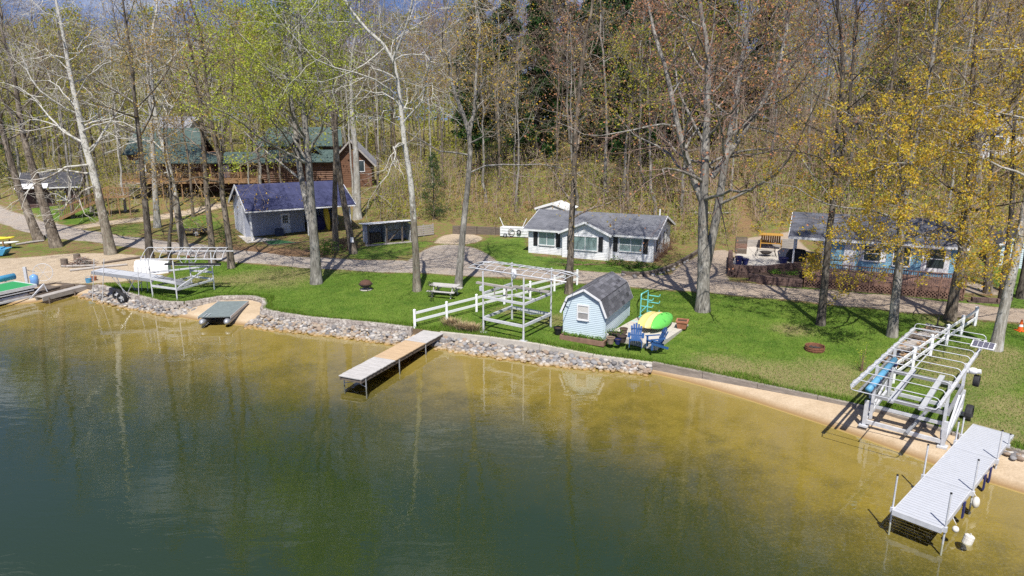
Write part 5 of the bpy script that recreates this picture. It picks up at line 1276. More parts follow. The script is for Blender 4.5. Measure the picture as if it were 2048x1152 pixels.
# ------------------------------------------------------------ white rail fences
def rail_fence(label, P, hgt=1.05):
    t = thing('rail_fence', label, 'fence', P[0])
    o = P[0]
    for p in P:
        q = p - o; b = MB(); b.box(q.x - .065, q.x + .065, q.y - .065, q.y + .065, q.z - .1, q.z + hgt); zt = q.z + hgt
        b.raw([(q.x - .08, q.y - .08, zt), (q.x + .08, q.y - .08, zt), (q.x + .08, q.y + .08, zt), (q.x - .08, q.y + .08, zt), (q.x, q.y, zt + .06)], [(0, 1, 2, 3), (0, 1, 4), (1, 2, 4), (2, 3, 4), (3, 0, 4)]); b.build('post', WHITE_V, t)
    for z_ in (.42, .86):
        for a, c_ in zip(P[:-1], P[1:]):
            a, c_ = a - o, c_ - o; d = (c_ - a).normalized() * .067; b = MB(); b.beam(a + d + Vector((0, 0, z_)), c_ - d + Vector((0, 0, z_)), .045, .14); b.build('rail', WHITE_V, t)
A, Bm = G(830, 656), G(1154, 570); n = 6
rail_fence('white two rail fence running from the wooden dock towards the lane', [(lambda p: Vector((p.x, p.y, hz(p.x, p.y))))(A + (Bm - A) * i / n) for i in range(n + 1)])
A, Bm = Vector((15.25, 27.0, 0)), Vector((25.4, 35.9, 0)); n = 6
rail_fence('white two rail fence passing beneath the canopy frame of the large lift at right', [(lambda p: Vector((p.x, p.y, hz(p.x, p.y))))(A + (Bm - A) * i / n) for i in range(n + 1)])

# ------------------------------------------------------------ furniture on the lawn
def picnic(loc, rot):
    t = thing('picnic_table', 'grey weathered picnic table between two trunks on the lawn', 'picnic table', loc, rot)
    b = MB()
    for i in range(5): b.box(-.95, .95, -.37 + i * .15, -.23 + i * .15, .72, .76)
    b.build('tabletop', GREYD, t)
    for y in (-.80, .58):
        b = MB()
        for i in range(2): b.box(-.95, .95, y + i * .125, y + .115 + i * .125, .42, .455)
        b.build('seat', GREYD, t)
    for x in (-.65, .65):
        for s in (-1, 1): b = MB(); b.beam((x, s * .18, .72), (x, s * .62, 0), .045, .10); b.build('leg', GREYD, t)
        b = MB(); b.box(x + .03, x + .07, -.78, .78, .33, .42); b.build('seat_support', GREYD, t)
g = G(890, 592); picnic(g, R(-18))
def adiron(label, loc, rot):
    t = thing('adirondack_chair', label, 'garden chair', loc, rot, 'blue garden chairs on the concrete pad')
    b = MB()
    for i in range(6): y = -.28 + i * .095; b.beam((-.27, y, .38 - .02 * i), (.27, y, .38 - .02 * i), .085, .022)
    b.build('seat', BLUEP, t)
    for i in range(5):
        x = (i - 2) * .112; hh = .80 - .055 * abs(i - 2) ** 1.5; b = MB()
        b.beam((x * .85, .27, .26), (x * 1.08, .27 + .30, .26 + hh), .098, .02, up=(0, -1, .4)); b.build('back_slat', BLUEP, t)
    b = MB(); b.beam((-.29, .36, .46), (.29, .36, .46), .03, .07); b.beam((-.27, .46, .78), (.27, .46, .78), .03, .06); b.build('back_rail', BLUEP, t)
    for s in (-1, 1):
        b = MB(); b.box(s * .34 - .07, s * .34 + .07, -.36, .42, .55, .575); b.build('armrest', BLUEP, t)
        b = MB(); b.box(s * .31 - .015, s * .31 + .015, -.32, -.22, 0, .55); b.build('front_leg', BLUEP, t)
        b = MB(); b.beam((s * .27, -.28, .34), (s * .27, .62, .02), .03, .12); b.build('rear_leg', BLUEP, t)
p = Z(1271, 692, PADZ); adiron('blue slatted garden chair facing the lake beside the pots', (p.x, p.y, PADZ), R(-12))
p = Z(1309, 696, PADZ); adiron('blue slatted garden chair turned sideways beside the kayaks', (p.x, p.y, PADZ), R(-78))
# kayaks on the pad
def kayak_mesh(mats, L=2.9, wv=.36, dv=.17):
    b = MB(); n, m_ = 18, 12; vs, fs = [], []
    for i in range(n + 1):
        s = i / n; x = (s - .5) * L; w_ = wv * max(.0, math.sin(math.pi * s)) ** .62 + .008; d_ = dv * max(0, math.sin(math.pi * s)) ** .5 + .01; rk = .10 * abs(2 * s - 1) ** 3
        for j in range(m_): a = 2 * math.pi * j / m_; vs.append((x, w_ * math.cos(a), d_ * math.sin(a) * (1 if math.sin(a) < 0 else .62) + rk))
    for i in range(n):
        for j in range(m_): fs.append((i * m_ + j, i * m_ + (j + 1) % m_, (i + 1) * m_ + (j + 1) % m_, (i + 1) * m_ + j))
    fs += [tuple(range(m_))[::-1], tuple(range(n * m_, (n + 1) * m_))]
    b.raw(vs, fs); return b
YEL = M_('cream_yellow_plastic', (.66, .56, .20), .4, var=.08); YEL2 = M_('pale_yellow_plastic', (.70, .60, .26), .4, var=.08); GRN = M_('lime_green_plastic', (.14, .56, .10), .4, var=.08)
def kayak(name, label, mat_, loc, rot, L=2.9, wv=.36):
    t = thing(name, label, 'kayak', loc); t.rotation_euler = rot
    kayak_mesh(None, L, wv).build('hull', mat_, t, smooth=True)
    b = MB()
    for i in range(14): pass
    b.lathe([(.24, 0), (.27, .02), (.25, .04), (.22, .01)], (-.1, 0, .09), 14, 1.7, .8); b.mat(1).lathe([(0, .0), (.22, .005), (0, .012)], (-.1, 0, .098), 14, 1.7, .8); b.build('cockpit', [mat_, BLACK], t)
    b = MB()
    for x in (-.9, .75): b.tube([(x, -.2, .09), (x + .2, 0, .125), (x, .2, .09)], .008, 5)
    b.build('deck_cord', BLACK, t); return t
a = Z(1304, 669, PADZ + .05); b_ = Z(1346, 641, PADZ + .05); dk_ = frame(a, b_); mid = (a + b_) / 2; pr_ = Vector((-math.sin(dk_), math.cos(dk_), 0))
for i, (m_, off, lb) in enumerate(((GRN, .0, 'lime green kayak tipped on its side at the front of the three'), (YEL2, .34, 'pale yellow kayak tipped on its side between the green and the deeper yellow one'), (YEL, .70, 'yellow kayak tipped on its side against the turquoise rack'))):
    c_ = mid + pr_ * off + Vector((0, 0, .40)) + Vector((math.cos(dk_), math.sin(dk_), 0)) * (-.12 * i)
    kayak('kayak', lb, m_, c_, (R(-134), 0, dk_), 3.0, .41)
# turquoise rack
A, Bm = Z(1280, 644, PADZ), Z(1294, 634, .8); t = thing('kayak_rack', 'turquoise pipe rack with upturned arms behind the shed', 'rack', (A.x, A.y, PADZ - .05), frame(A, Bm)); Lk = max((Bm - A).xy.length, 1.0)
b = MB(); b.tube([(0, 0, 0), (0, 0, 1.62), (.05, 0, 1.68), (Lk - .05, 0, 1.68), (Lk, 0, 1.62), (Lk, 0, 0)], .035, 8); b.tube([(0, 0, .62), (Lk, 0, .78)], .03, 8); b.tube([(0, .5, .03), (0, -.8, .03)], .035, 8); b.tube([(Lk, .5, .03), (Lk, -.8, .03)], .035, 8); b.build('frame', TEAL, t)
for x in (0, Lk):
    for z_ in (.45, 1.0, 1.4): b = MB(); b.tube([(x, 0, z_), (x, -.62, z_), (x, -.70, z_ + .04), (x, -.72, z_ + .14)], .028, 7); b.build('arm', TEAL, t)
# pots
def pot(label, px, py, z_, r_, h_, mat_, plant=False, sx=1.0, name='flower_pot', cat='pot', square=False):
    p = Z(px, py, z_); t = thing(name, label, cat, (p.x, p.y, z_), R(-20))
    if square:
        b = MB(); b.hexa([(-r_ * .7, -r_ * .7, 0), (r_ * .7, -r_ * .7, 0), (r_ * .7, r_ * .7, 0), (-r_ * .7, r_ * .7, 0)], [(-r_, -r_, h_ * .8), (r_, -r_, h_ * .8), (r_, r_, h_ * .8), (-r_, r_, h_ * .8)])
        for (x0, x1_, y0, y1) in ((-r_ * 1.1, r_ * 1.1, -r_ * 1.1, -r_ * .82), (-r_ * 1.1, r_ * 1.1, r_ * .82, r_ * 1.1), (-r_ * 1.1, -r_ * .82, -r_ * .819, r_ * .819), (r_ * .82, r_ * 1.1, -r_ * .819, r_ * .819)): b.box(x0, x1_, y0, y1, h_ * .8 + .002, h_)
        b.build('pot', mat_, t); b = MB(); b.box(-r_ * .8, r_ * .8, -r_ * .8, r_ * .8, h_ * .8 + .003, h_ * .9); b.build('soil', SOIL, t)
    else:
        b = MB(); b.lathe([(0, 0), (r_ * .68, 0), (r_ * .95, h_ * .85), (r_ * 1.05, h_ * .86), (r_ * 1.05, h_), (r_ * .92, h_), (r_ * .9, h_ * .8), (0, h_ * .8)], n=16, sx=sx); b.build('pot', mat_, t)
        b = MB(); b.lathe([(0, h_ * .81), (r_ * .88, h_ * .82), (0, h_ * .88)], n=12, sx=sx); b.build('soil', SOIL, t)
    if plant:
        v, q = leaf_cards(np.random.default_rng(int(px)), np.array([[0, 0, h_ * 1.05]]), 160, (r_ * .7 * sx, r_ * .7, .10), .07); o = bpy.data.objects.new('leaves', np_mesh('leaves', v, q, [HERB])); COL.objects.link(o); o.parent = t
    return t
def leaf_cards(rg, C, per, spread, size, flat=False):
    """small four-cornered leaves strewn round the points C"""
    N = len(C) * per; c = np.repeat(C, per, 0) + rg.normal(0, 1, (N, 3)) * np.array(spread)
    a = rg.normal(0, 1, (N, 3)); a /= np.linalg.norm(a, axis=1)[:, None]; b = rg.normal(0, 1, (N, 3)); b -= a * (a * b).sum(1)[:, None]; b /= np.linalg.norm(b, axis=1)[:, None]
    s = size * rg.uniform(.6, 1.3, (N, 1)); v = np.stack([c - a * s * .5, c + b * s * .33, c + a * s * .5, c - b * s * .33], 1).reshape(-1, 3)
    return v, np.arange(N * 4).reshape(-1, 4)
def leaf_mat(name, cols, tr=.35, drift=0.0):
    m, nt = new_mat(name)
    ge = node(nt, 'NewGeometry'); rp = ge.outputs['Random Per Island']
    if drift > 0:
        nd = node(nt, 'TexNoise', {'Vector': ge.outputs['Position'], 'Scale': drift, 'Detail': 3.0}).outputs[0]
        rp = mth(nt, 'ADD', mth(nt, 'MULTIPLY', rp, .28), mth(nt, 'MULTIPLY', mth(nt, 'SUBTRACT', nd, .30), 1.9), clamp=True)
    st = [(i / max(1, len(cols) - 1), c) for i, c in enumerate(cols)]
    c = ramp(nt, rp, st); d = node(nt, 'BsdfDiffuse', {'Color': c}); t_ = node(nt, 'BsdfTranslucent', {'Color': c})
    node(nt, 'OutputMaterial', {'Surface': node(nt, 'MixShader', {0: tr, 1: d, 2: t_})}); return m
HERB = leaf_mat('herb_leaf', [(.06, .14, .02), (.13, .26, .04), (.22, .32, .06)])
pot('tan flower pot full of soil by the front corner of the shed', 1221, 687, PADZ, .22, .34, TANPOT)
pot('small navy blue pot between the tan pot and the dark tub', 1235, 688, PADZ, .17, .27, NAVY)
pot('dark brown round tub behind the small blue pot', 1244, 684, PADZ, .25, .36, M_('dark_tub', (.06, .045, .045), .7))
pot('oval black planter with yellow green leaves against the shed side', 1230, 676, PADZ, .24, .30, BLACK, True, 1.7, 'planter', 'planter')
pot('brown pot behind the oval planter by the shed wall', 1247, 667, PADZ, .22, .3, M_('brown_pot', (.11, .08, .06), .8))
pot('black plastic pot on the grass left of the shed', 1116, 668, .66, .25, .38, BLACK)
pot('square terracotta planter at the far corner of the concrete pad', 1364, 656, PADZ, .30, .46, TERRA, square=True, name='planter', cat='planter')
pot('tall dark blue glazed pot at the terrace corner', 1477, 529, PATZ, .27, .60, NAVY)
pot('short dark blue glazed pot right of the tall one on the terrace', 1490, 529, PATZ, .25, .42, NAVY)
pot('dark blue glazed bowl pot beside the covered grill', 1566, 526, PATZ, .34, .40, NAVY)
A, Bm = Z(1120, 676, .66), Z(1208, 690, .66); t = thing('raised_bed', 'low brown timber raised bed with sprouting greens below the shed window', 'raised bed', (A.x, A.y, .58), frame(A, Bm)); L_ = (Bm - A).xy.length
b = MB(); b.box(0, L_, -.06, 0, 0, .26); b.box(0, .06, .001, .5, 0, .26); b.box(L_ - .06, L_, .001, .5, 0, .26); b.build('timber_frame', BROWN, t)
b = MB(); b.box(.06, L_ - .06, .001, .5, .0, .2); b.build('soil', SOIL, t)
rg = np.random.default_rng(5); C = np.column_stack([rg.uniform(.1, L_ - .1, 60), rg.uniform(.08, .45, 60), np.full(60, .26)]); v, q = leaf_cards(rg, C, 14, (.05, .05, .05), .07); o = bpy.data.objects.new('leaves', np_mesh('leaves', v, q, [HERB])); COL.objects.link(o); o.parent = t
# fire pit with domed screen, steel fire ring
g = G(732, 580); t = thing('fire_pit', 'dark fire bowl with domed spark screen on the left lawn', 'fire pit', g)
b = MB(); b.lathe([(0, .22), (.2, .24), (.38, .36), (.43, .42), (.47, .42), (.47, .40), (.40, .34), (.22, .19), (0, .17)], n=20); b.build('bowl', STEELD, t)
b = MB(); b.lathe([(.42, .43), (.40, .52), (.30, .62), (.16, .68), (0, .70), (0, .695), (.155, .672), (.29, .612), (.39, .515), (.41, .43)], n=20)
for k in range(8): a = k * math.pi / 4; b.tube([(.42 * math.cos(a), .42 * math.sin(a), .43), (.31 * math.cos(a), .31 * math.sin(a), .62), (0, 0, .71)], .012, 5)
b.tube([(-.05, 0, .70), (-.04, 0, .76), (.04, 0, .76), (.05, 0, .70)], .01, 5); b.build('spark_screen', M_('sooty_rust', (.10, .052, .036), .9, var=.3), t)
for k in range(4): a = k * math.pi / 2 + .5; b = MB(); b.beam((.3 * math.cos(a), .3 * math.sin(a), .3), (.42 * math.cos(a), .42 * math.sin(a), 0), .05, .03); b.build('leg', STEELD, t)
b = MB(); b.lathe([(0, 0), (.4, 0), (.42, .05), (0, .07)], n=14); b.build('stone_base', CONCM, t)
g = G(1629, 700); t = thing('fire_ring', 'low rusty steel fire ring full of ash on the right lawn', 'fire ring', (g.x, g.y, g.z - .02), R(10)); t.scale = (.85, .85, .85)
b = MB(); b.lathe([(.50, 0), (.52, .30), (.55, .31), (.55, .27), (.54, 0), (.58, .02), (.5, .0)], n=22)
for z_ in (.1, .2): ring(b, (0, 0, z_), .55, (0, 0, 1), .018, 22)
b.build('ring', RUST, t); b = MB(); b.lathe([(0, .09), (.3, .07), (.49, .05), (.49, 0), (0, 0)], n=16); b.build('ash', M_('ash', (.10, .09, .085), .95, var=.4, scale=15), t)
for k in range(4): b = MB(); a = k * .9; b.tube([(-.3 * math.cos(a), -.3 * math.sin(a), .1 + .03 * k), (.32 * math.cos(a), .3 * math.sin(a), .14 + .03 * k)], .045, 6); b.build('charred_log', STEELD, t)
# garden spinner
g = G(862, 604); t = thing('garden_spinner', 'thin metal garden ornament with wire rings in front of the picnic table', 'ornament', g)
b = MB(); b.tube([(0, 0, 0), (0, 0, 1.25)], .014, 6); b.build('pole', STEELD, t)
for z_, r_ in ((1.15, .22), (.55, .30)):
    b = MB()
    for a in range(4): ring(b, (0, 0, z_), r_ * (1 - .12 * a), (math.cos(a * .8), math.sin(a * .8), .5), .010, 14)
    b.build('wire_ring', STEELD, t)
# cone
p = G(2040, 662); t = thing('traffic_cone', 'orange traffic cone on the grass by the lane at the right edge', 'cone', p)
b = MB(); b.box(-.2, .2, -.2, .2, 0, .04); b.lathe([(.15, .04), (.04, .62), (.03, .64), (0, .64)], n=14); b.build('cone_body', ORANGE, t)
b = MB(); b.lathe([(.112, .26), (.088, .38), (.087, .38), (.11, .26)], n=14); b.build('collar', WHITE, t)
# firewood pile under the right canopy
A, Bm = Vector((17.9, 30.2, 0)), Vector((22.9, 35.0, 0)); t = thing('woodpile', 'long pile of split firewood lying along the fence under the lift canopy', 'woodpile', (A.x, A.y, hz(A.x, A.y)), frame(A, Bm)); L_ = (Bm - A).xy.length
for k, mm in enumerate((OLDW, M_('split_wood', (.36, .24, .14), .85, var=.35, scale=8), GREYW)):
    b = MB()
    for i in range(90):
        x = rnd.uniform(0, L_); zz = rnd.uniform(.06, .85) * (1 - .35 * abs(2 * x / L_ - 1)); y = rnd.uniform(-.35, .15)
        b.tube([(x + rnd.gauss(0, .06), y, zz), (x + rnd.gauss(0, .06), y + .42, zz + rnd.gauss(0, .04))], rnd.uniform(.05, .095), 5)
    b.build('logs', mm, t)
b = MB()
for x in (0, L_): b.tube([(x, .1, 0), (x, .1, 1.0)], .04, 6)
b.tube([(0, .1, .05), (L_, .1, .05)], .05, 6); b.build('holder', OLDW, t)
# patio things
p = Z(1541, 497, PATZ); t = thing('garden_swing', 'honey coloured wooden garden settee on the back of the patio', 'settee', (p.x, p.y, PATZ), R(-20))
HON = M_('honey_wood', (.46, .25, .05), .6, var=.2)
b = MB(); b.box(-.75, .75, -.3, .25, .42, .46); b.build('seat', HON, t)
b = MB()
for i in range(9): x = -.7 + i * .165; b.beam((x, .25, .45), (x, .42, 1.05), .13, .025)
b.build('backrest', HON, t)
for s in (-1, 1): b = MB(); b.box(s * .78 - .04, s * .78 + .04, -.35, .45, .66, .70); b.box(s * .78 - .03, s * .78 + .03, -.33, -.25, 0, .66); b.box(s * .78 - .03, s * .78 + .03, .35, .43, 0, .66); b.build('arm_frame', HON, t)
b = MB(); b.box(-.85, .85, -.5, .5, 1.12, 1.17); b.build('top_rail', HON, t)
p = Z(1531, 512, PATZ); t = thing('patio_fire_table', 'wire framed fire bowl stand in the middle of the patio', 'fire bowl', (p.x, p.y, PATZ), R(-15))
b = MB(); b.lathe([(0, .2), (.25, .22), (.42, .34), (.46, .34), (.27, .17), (0, .15)], n=18); b.build('bowl', STEELD, t)
b = MB()
for s in (-1, 1):
    b.tube([(s * .75, -.35, 0), (s * .62, -.3, .4), (s * .62, -.3, .75)], .02, 6); b.tube([(s * .75, .35, 0), (s * .62, .3, .4), (s * .62, .3, .75)], .02, 6); b.tube([(s * .62, -.3, .4), (s * .62, .3, .4)], .02, 6)
for y in (-.3, .3): b.tube([(-.62, y, .42), (.62, y, .42)], .02, 6)
b.build('stand', STEELD, t)
p = Z(1481, 506, PATZ); t = thing('wood_crate', 'stacked dark wooden crates at the left end of the patio', 'crate', (p.x, p.y, PATZ), R(-15))
for k in range(3):
    b = MB(); z0 = k * .42
    for i in range(4): b.box(-.42, .42, -.33, -.30, z0 + i * .1, z0 + .08 + i * .1); b.box(-.42, .42, .30, .33, z0 + i * .1, z0 + .08 + i * .1); b.box(-.42, -.39, -.29, .29, z0 + i * .1, z0 + .08 + i * .1); b.box(.39, .42, -.29, .29, z0 + i * .1, z0 + .08 + i * .1)
    b.box(-.38, .38, -.29, .29, z0 + .02, z0 + .05); b.build('crate', OLDW if k != 1 else BROWN, t)
p = Z(1592, 529, PATZ - .25); t = thing('covered_grill', 'grill under a draped black cover beside the deck', 'grill', (p.x, p.y, PATZ - .35), R(-22))
bm = bmesh.new(); bmesh.ops.create_cube(bm, size=1); bmesh.ops.subdivide_edges(bm, edges=bm.edges[:], cuts=8, use_grid_fill=True)
for v in bm.verts:
    x, y, z_ = v.co * 2; k = (z_ + 1) / 2
    fl = 1 - .22 * k ** 2 - .12 * max(0, k - .75) * 4; a = math.atan2(y, x); w_ = 1 + .05 * math.sin(a * 13 + z_) * (1 - k)
    v.co = Vector((x * .80 * fl * w_, y * .38 * fl * w_, k * 1.18 + (.06 * (1 - x * x) if k > .95 else 0)))
me = bpy.data.meshes.new('cover'); bm.to_mesh(me); bm.free(); me.polygons.foreach_set('use_smooth', [True] * len(me.polygons)); me.materials.append(M_('black_fabric', (.022, .024, .028), .7, var=.3)); o = bpy.data.objects.new('cover', me); COL.objects.link(o); o.parent = t
b = MB(); b.box(.82, 1.0, -.2, .2, .75, .78); b.tube([(.6, .2, 0), (.6, .2, .1)], .05); b.build('side_shelf', STEELD, t)
for i, (px, py) in enumerate(((1552, 547), (1583, 549))):
    p = Z(px, py, 1.45); rg = np.random.default_rng(30 + i); v, q = leaf_cards(rg, np.array([[0, 0, .12]]), 220, (.22, .16, .08), .10); o = bpy.data.objects.new('leafy_plant', np_mesh('leafy_plant', v, q, [HERB])); COL.objects.link(o); o.location = (p.x, p.y, 1.44)
    tag(o, ['low bright green plant in the block planter, the one nearer the steps', 'low bright green plant in the block planter, the one nearer the deck'][i], 'plant')

# ------------------------------------------------------------ bits along the lane and the left beach
def spots(px, py): return G(px, py)
for i, (px, py, r_, h_) in enumerate(((130, 532, .26, .58), (155, 520, .26, .48))):
    g = G(px, py); b = MB(); n = 12; b.lathe([(r_ * 1.15, 0), (r_, .1), (r_ * .96, h_), (r_ * .8, h_ + .01), (0, h_)], n=n); o = b.build('stump', OLDW); o.location = g; tag(o, ['cut log seat on the sandy beach, the nearer and wider one', 'cut log seat on the sandy beach right behind the brush heap'][i], 'stump')
g = G(165, 530); t = thing('brush_pile', 'heap of dry brush and twigs on the sandy beach', 'brush pile', g)
for k in range(3):
    b = MB()
    for i in range(70): a = rnd.uniform(0, 6.28); r_ = abs(rnd.gauss(0, .5)); p0 = Vector((r_ * math.cos(a), r_ * math.sin(a) * .7, rnd.uniform(.02, .55) * max(.1, 1 - r_ / 1.2))); d = Vector((rnd.gauss(0, 1), rnd.gauss(0, 1), rnd.gauss(0, .3))).normalized() * rnd.uniform(.25, .6); b.tube([p0 - d, p0 + d * .2 + Vector((0, 0, .04)), p0 + d], .014, 4)
    b.build('twigs', (OLDW, BROWN, GREYW)[k], t)
b = MB(); b.tube([(-1.2, -.7, .06), (0, -.8, .1), (1.3, -.4, .06)], .08, 7); b.build('log', GREYW, t)
for i, (a, c_, lb) in enumerate((((140, 543), (255, 531), 'long thin driftwood log lying across the sandy beach'), ((205, 528), (310, 512), 'dark landscape timber between the sand and the lift'), ((32, 491), (88, 483), 'fallen log at the edge of the sand under the leaning trunks'))):
    A, Bm = G(*a), G(*c_); b = MB(); b.tube([A + Vector((0, 0, .08)), (A + Bm) / 2 + Vector((0, 0, .11)), Bm + Vector((0, 0, .08))], [.09, .11, .08], 8); o = b.build('log', GREYW if i != 1 else OLDW); tag(o, lb, 'log')
g = G(308, 545); t = thing('dinghy', 'white hull of a small boat turned over on the grass behind the left lift', 'boat', (g.x, g.y, g.z), R(8))
b = MB(); n = 10; vs = []; fs = []
for i in range(n + 1):
    s = i / n; x = -1.15 + 2.3 * s; w_ = .62 * (1 - .45 * s ** 3); h_ = .95 * (1 - .12 * s)
    vs += [(x, -w_, 0), (x, -w_ * .92, h_ * .62), (x, -w_ * .45, h_), (x, w_ * .45, h_), (x, w_ * .92, h_ * .62), (x, w_, 0)]
for i in range(n):
    for j in range(5): fs.append((i * 6 + j, i * 6 + j + 1, i * 6 + 7 + j, i * 6 + 6 + j))
fs += [(0, 1, 2, 3, 4, 5), tuple(n * 6 + k for k in (5, 4, 3, 2, 1, 0))]; b.raw(vs, fs); b.build('hull', WHITE, t)
b = MB(); b.box(-1.2, 1.15, -.02, .02, .96, 1.0); b.build('keel', WHITE, t)
for i, (px, py, m_, lb, L_, rz, dz) in enumerate(((14, 472, M_('yellow_hull', (.68, .55, .03), .4), 'bright yellow kayak on the low rack at the left edge', 3.0, 8, .95), (22, 483, M_('white_hull', (.66, .70, .68), .4), 'white and green canoe below the yellow kayak at the left edge', 4.2, 4, .55))):
    g = G(px, 497); kayak('kayak', lb, m_, (g.x - (1.2 if i else .6), g.y - .2, g.z + dz), (0, 0, R(rz)), L_, .4)
g = G(20, 498); t = thing('boat_rack', 'low timber rack holding the kayaks at the left edge', 'rack', (g.x - .7, g.y - .2, g.z), R(5))
for x in (-1.1, .6): b = MB(); b.box(x - .05, x + .05, -.5, -.4, 0, .8); b.box(x - .05, x + .05, .4, .5, 0, .8); b.box(x - .05, x + .05, -.55, .55, .30, .38); b.build('trestle', CEDAR, t)
g = G(6, 512); t = thing('paddle_boat', 'bright blue paddle boat hull drawn up on the sand at the left edge', 'boat', (g.x - .9, g.y, g.z), R(12))
b = MB(); bb = MB(); b.hexa([(-1.2, -.6, .05), (1.0, -.5, .1), (1.0, .5, .1), (-1.2, .6, .05)], [(-1.4, -.75, .5), (1.35, -.6, .62), (1.35, .6, .62), (-1.4, .75, .5)]); b.build('hull', M_('sky_blue_plastic', (.09, .36, .60), .4), t)
bb.box(-.8, .0, -.5, .5, .52, .66); bb.box(.3, .9, -.4, .4, .56, .70); bb.build('seat', M_('sky_blue_plastic', (.09, .36, .60), .4), t)
# utility trailer
g = G(392, 470); t = thing('utility_trailer', 'dark flat utility trailer parked beside the lane left of the garage', 'trailer', (g.x, g.y, g.z), R(6))
b = MB(); b.box(-1.7, 1.3, -.75, .75, .48, .56); b.build('bed', STEELD, t)
b = MB(); b.beam((-1.7, 0, .46), (-3.1, 0, .40), .1, .1); b.beam((-1.7, -.6, .46), (-2.6, -.05, .42), .07, .07); b.beam((-1.7, .6, .46), (-2.6, .05, .42), .07, .07); b.tube([(-3.0, 0, 0), (-3.0, 0, .6)], .03); b.build('drawbar', STEELD, t)
for y in (-.88, .88): wheel(t, (.35, y, .32), .32, (0, 1, 0), .18); b = MB(); b.box(0.0, .7, y - .11, y + .11, .67, .70); b.build('fender', STEELD, t)
# boards, white trailer and timber wall behind the gravel
A, Bm = G(905, 468), G(1000, 470); t = thing('timber_bank', 'dark old timber retaining wall behind the sand pile', 'wall', (A.x, A.y, A.z), frame(A, Bm)); L_ = (Bm - A).xy.length
b = MB()
for j in range(4): b.box(0, L_ * .52 - .01, j * .02, .18 + j * .02, j * .2, j * .2 + .19); b.box(L_ * .52 + .01, L_, j * .02, .18 + j * .02, j * .2, j * .2 + .19)
b.build('timbers', OLDW, t)
b = MB()
for x in (.6, L_ * .5, L_ - .5): b.box(x - .08, x + .08, -.1, -.002, 0, .82)
b.build('stakes', OLDW, t)
A, Bm = G(1001, 474), G(1056, 476); t = thing('trailer_box', 'white panelled box trailer with hoses and a spare wheel left of the cottage', 'trailer', (A.x, A.y, A.z), frame(A, Bm)); L_ = (Bm - A).xy.length
b = MB(); b.box(0, L_, 0, .7, .10, .95); 
for z_ in (.36, .62, .88): b.box(-.01, L_ + .01, -.025, -.001, z_, z_ + .04)
for x in (0, L_ / 3, 2 * L_ / 3, L_): b.box(x - .03, x + .03, -.03, -.0012, .10, .97)
b.build('body', WHITE, t); wheel(t, (.5, -.14, .2), .18, (0, 1, 0), .12); wheel(t, (L_ * .68, -.1, .55), .22, (0, 1, 0), .1)
b = MB()
for k in range(3): ring(b, (L_ * .4 + .05 * k, -.08 - .03 * k, .55), .30 - .03 * k, (0.1 * k, -1, 0), .022, 16)
b.build('hose', GREYW, t)
for i, (x, dx) in enumerate(((.2, -.45), (2.0, .35))): b = MB(); b.tube([(x, .4, .9), (x + dx, .6, 1.75)], .03, 6); b.build('pole', WHITE, t)
# edging and beds before the cottage
L = gp([(1243, 549), (1285, 553), (1330, 543), (1375, 520), (1400, 502)])
Lc = resample(chaikin(L, 2), .45); t = thing('garden_edging', 'curved dark garden edging with a few pale stones right of the cottage', 'edging', (Lc[0][0], Lc[0][1], 0))
b = MB(); o0 = Lc[0]
for a, c_ in zip(Lc[:-1], Lc[1:]): b.beam((a[0] - o0[0], a[1] - o0[1], hz(*a) + .12), (c_[0] - o0[0], c_[1] - o0[1], hz(*c_) + .12 + rnd.uniform(-.04, .04)), .22, .3)
b.build('timbers', OLDW, t)
for i in range(22):
    k = rnd.randrange(len(Lc) // 2 + 6); a = Lc[min(k, len(Lc) - 1)]; p_ = (a[0] + rnd.gauss(0, .1), a[1] - .35 + rnd.gauss(0, .15)); o = bpy.data.objects.new('edging_stone', protos[i % 6]); COL.objects.link(o); o.location = (p_[0], p_[1], hz(*p_) + .05); s = rnd.uniform(.10, .20); o.scale = (s * 1.2, s, s * .8); o.rotation_euler.z = rnd.random() * 6
    tag(o, 'pale rounded stone in the garden edging row before the cottage', 'stone', 'edging stones before the cottage')
def shrub(name, label, cat, px, py, n, sp, size, mat_, dz=.3, seed=1, stems=True, g=None):
    g = g or G(px, py); t = thing(name, label, cat, g); rg = np.random.default_rng(seed); C = rg.normal(0, 1, (n, 3)) * np.array(sp) + np.array([0, 0, dz]); C[:, 2] = np.abs(C[:, 2])
    v, q = leaf_cards(rg, C, 12, (.09, .09, .07), size); o = bpy.data.objects.new('leaves', np_mesh('leaves', v, q, [mat_])); COL.objects.link(o); o.parent = t
    if stems:
        b = MB()
        for c_ in C[:: max(1, n // 25)]: b.tube([(c_[0] * .2, c_[1] * .2, 0), (c_[0] * .7, c_[1] * .7, c_[2] * .6), tuple(c_)], [.014, .010, .006], 4)
        b.build('stems', BROWN, t)
    return t
shrub('garden_plant', 'green leafy clump under the right window of the cottage', 'plant', 1232, 530, 40, (.5, .25, .16), .11, HERB, .2, 4)
shrub('garden_plant', 'dark green leafy clump at the right end of the cottage front', 'plant', 1278, 535, 46, (.6, .25, .18), .11, leaf_mat('dark_herb', [(.03, .09, .015), (.07, .17, .03)]), .2, 5)
shrub('garden_plant', 'low weedy greens along the bed before the cottage middle window', 'plant', 1165, 530, 40, (1.1, .2, .08), .08, HERB, .1, 6)
shrub('evergreen_shrub', 'small round evergreen shrub at the left front corner of the garage', 'shrub', 457, 488, 70, (.5, .45, .4), .10, leaf_mat('shrub_leaf', [(.025, .07, .02), (.06, .13, .03)]), .6, 7)
shrub('lilac_shrub', 'bright green low shrub at the base of the twin trunks right of the garage', 'shrub', 650, 508, 80, (.65, .4, .35), .12, HERB, .45, 8)
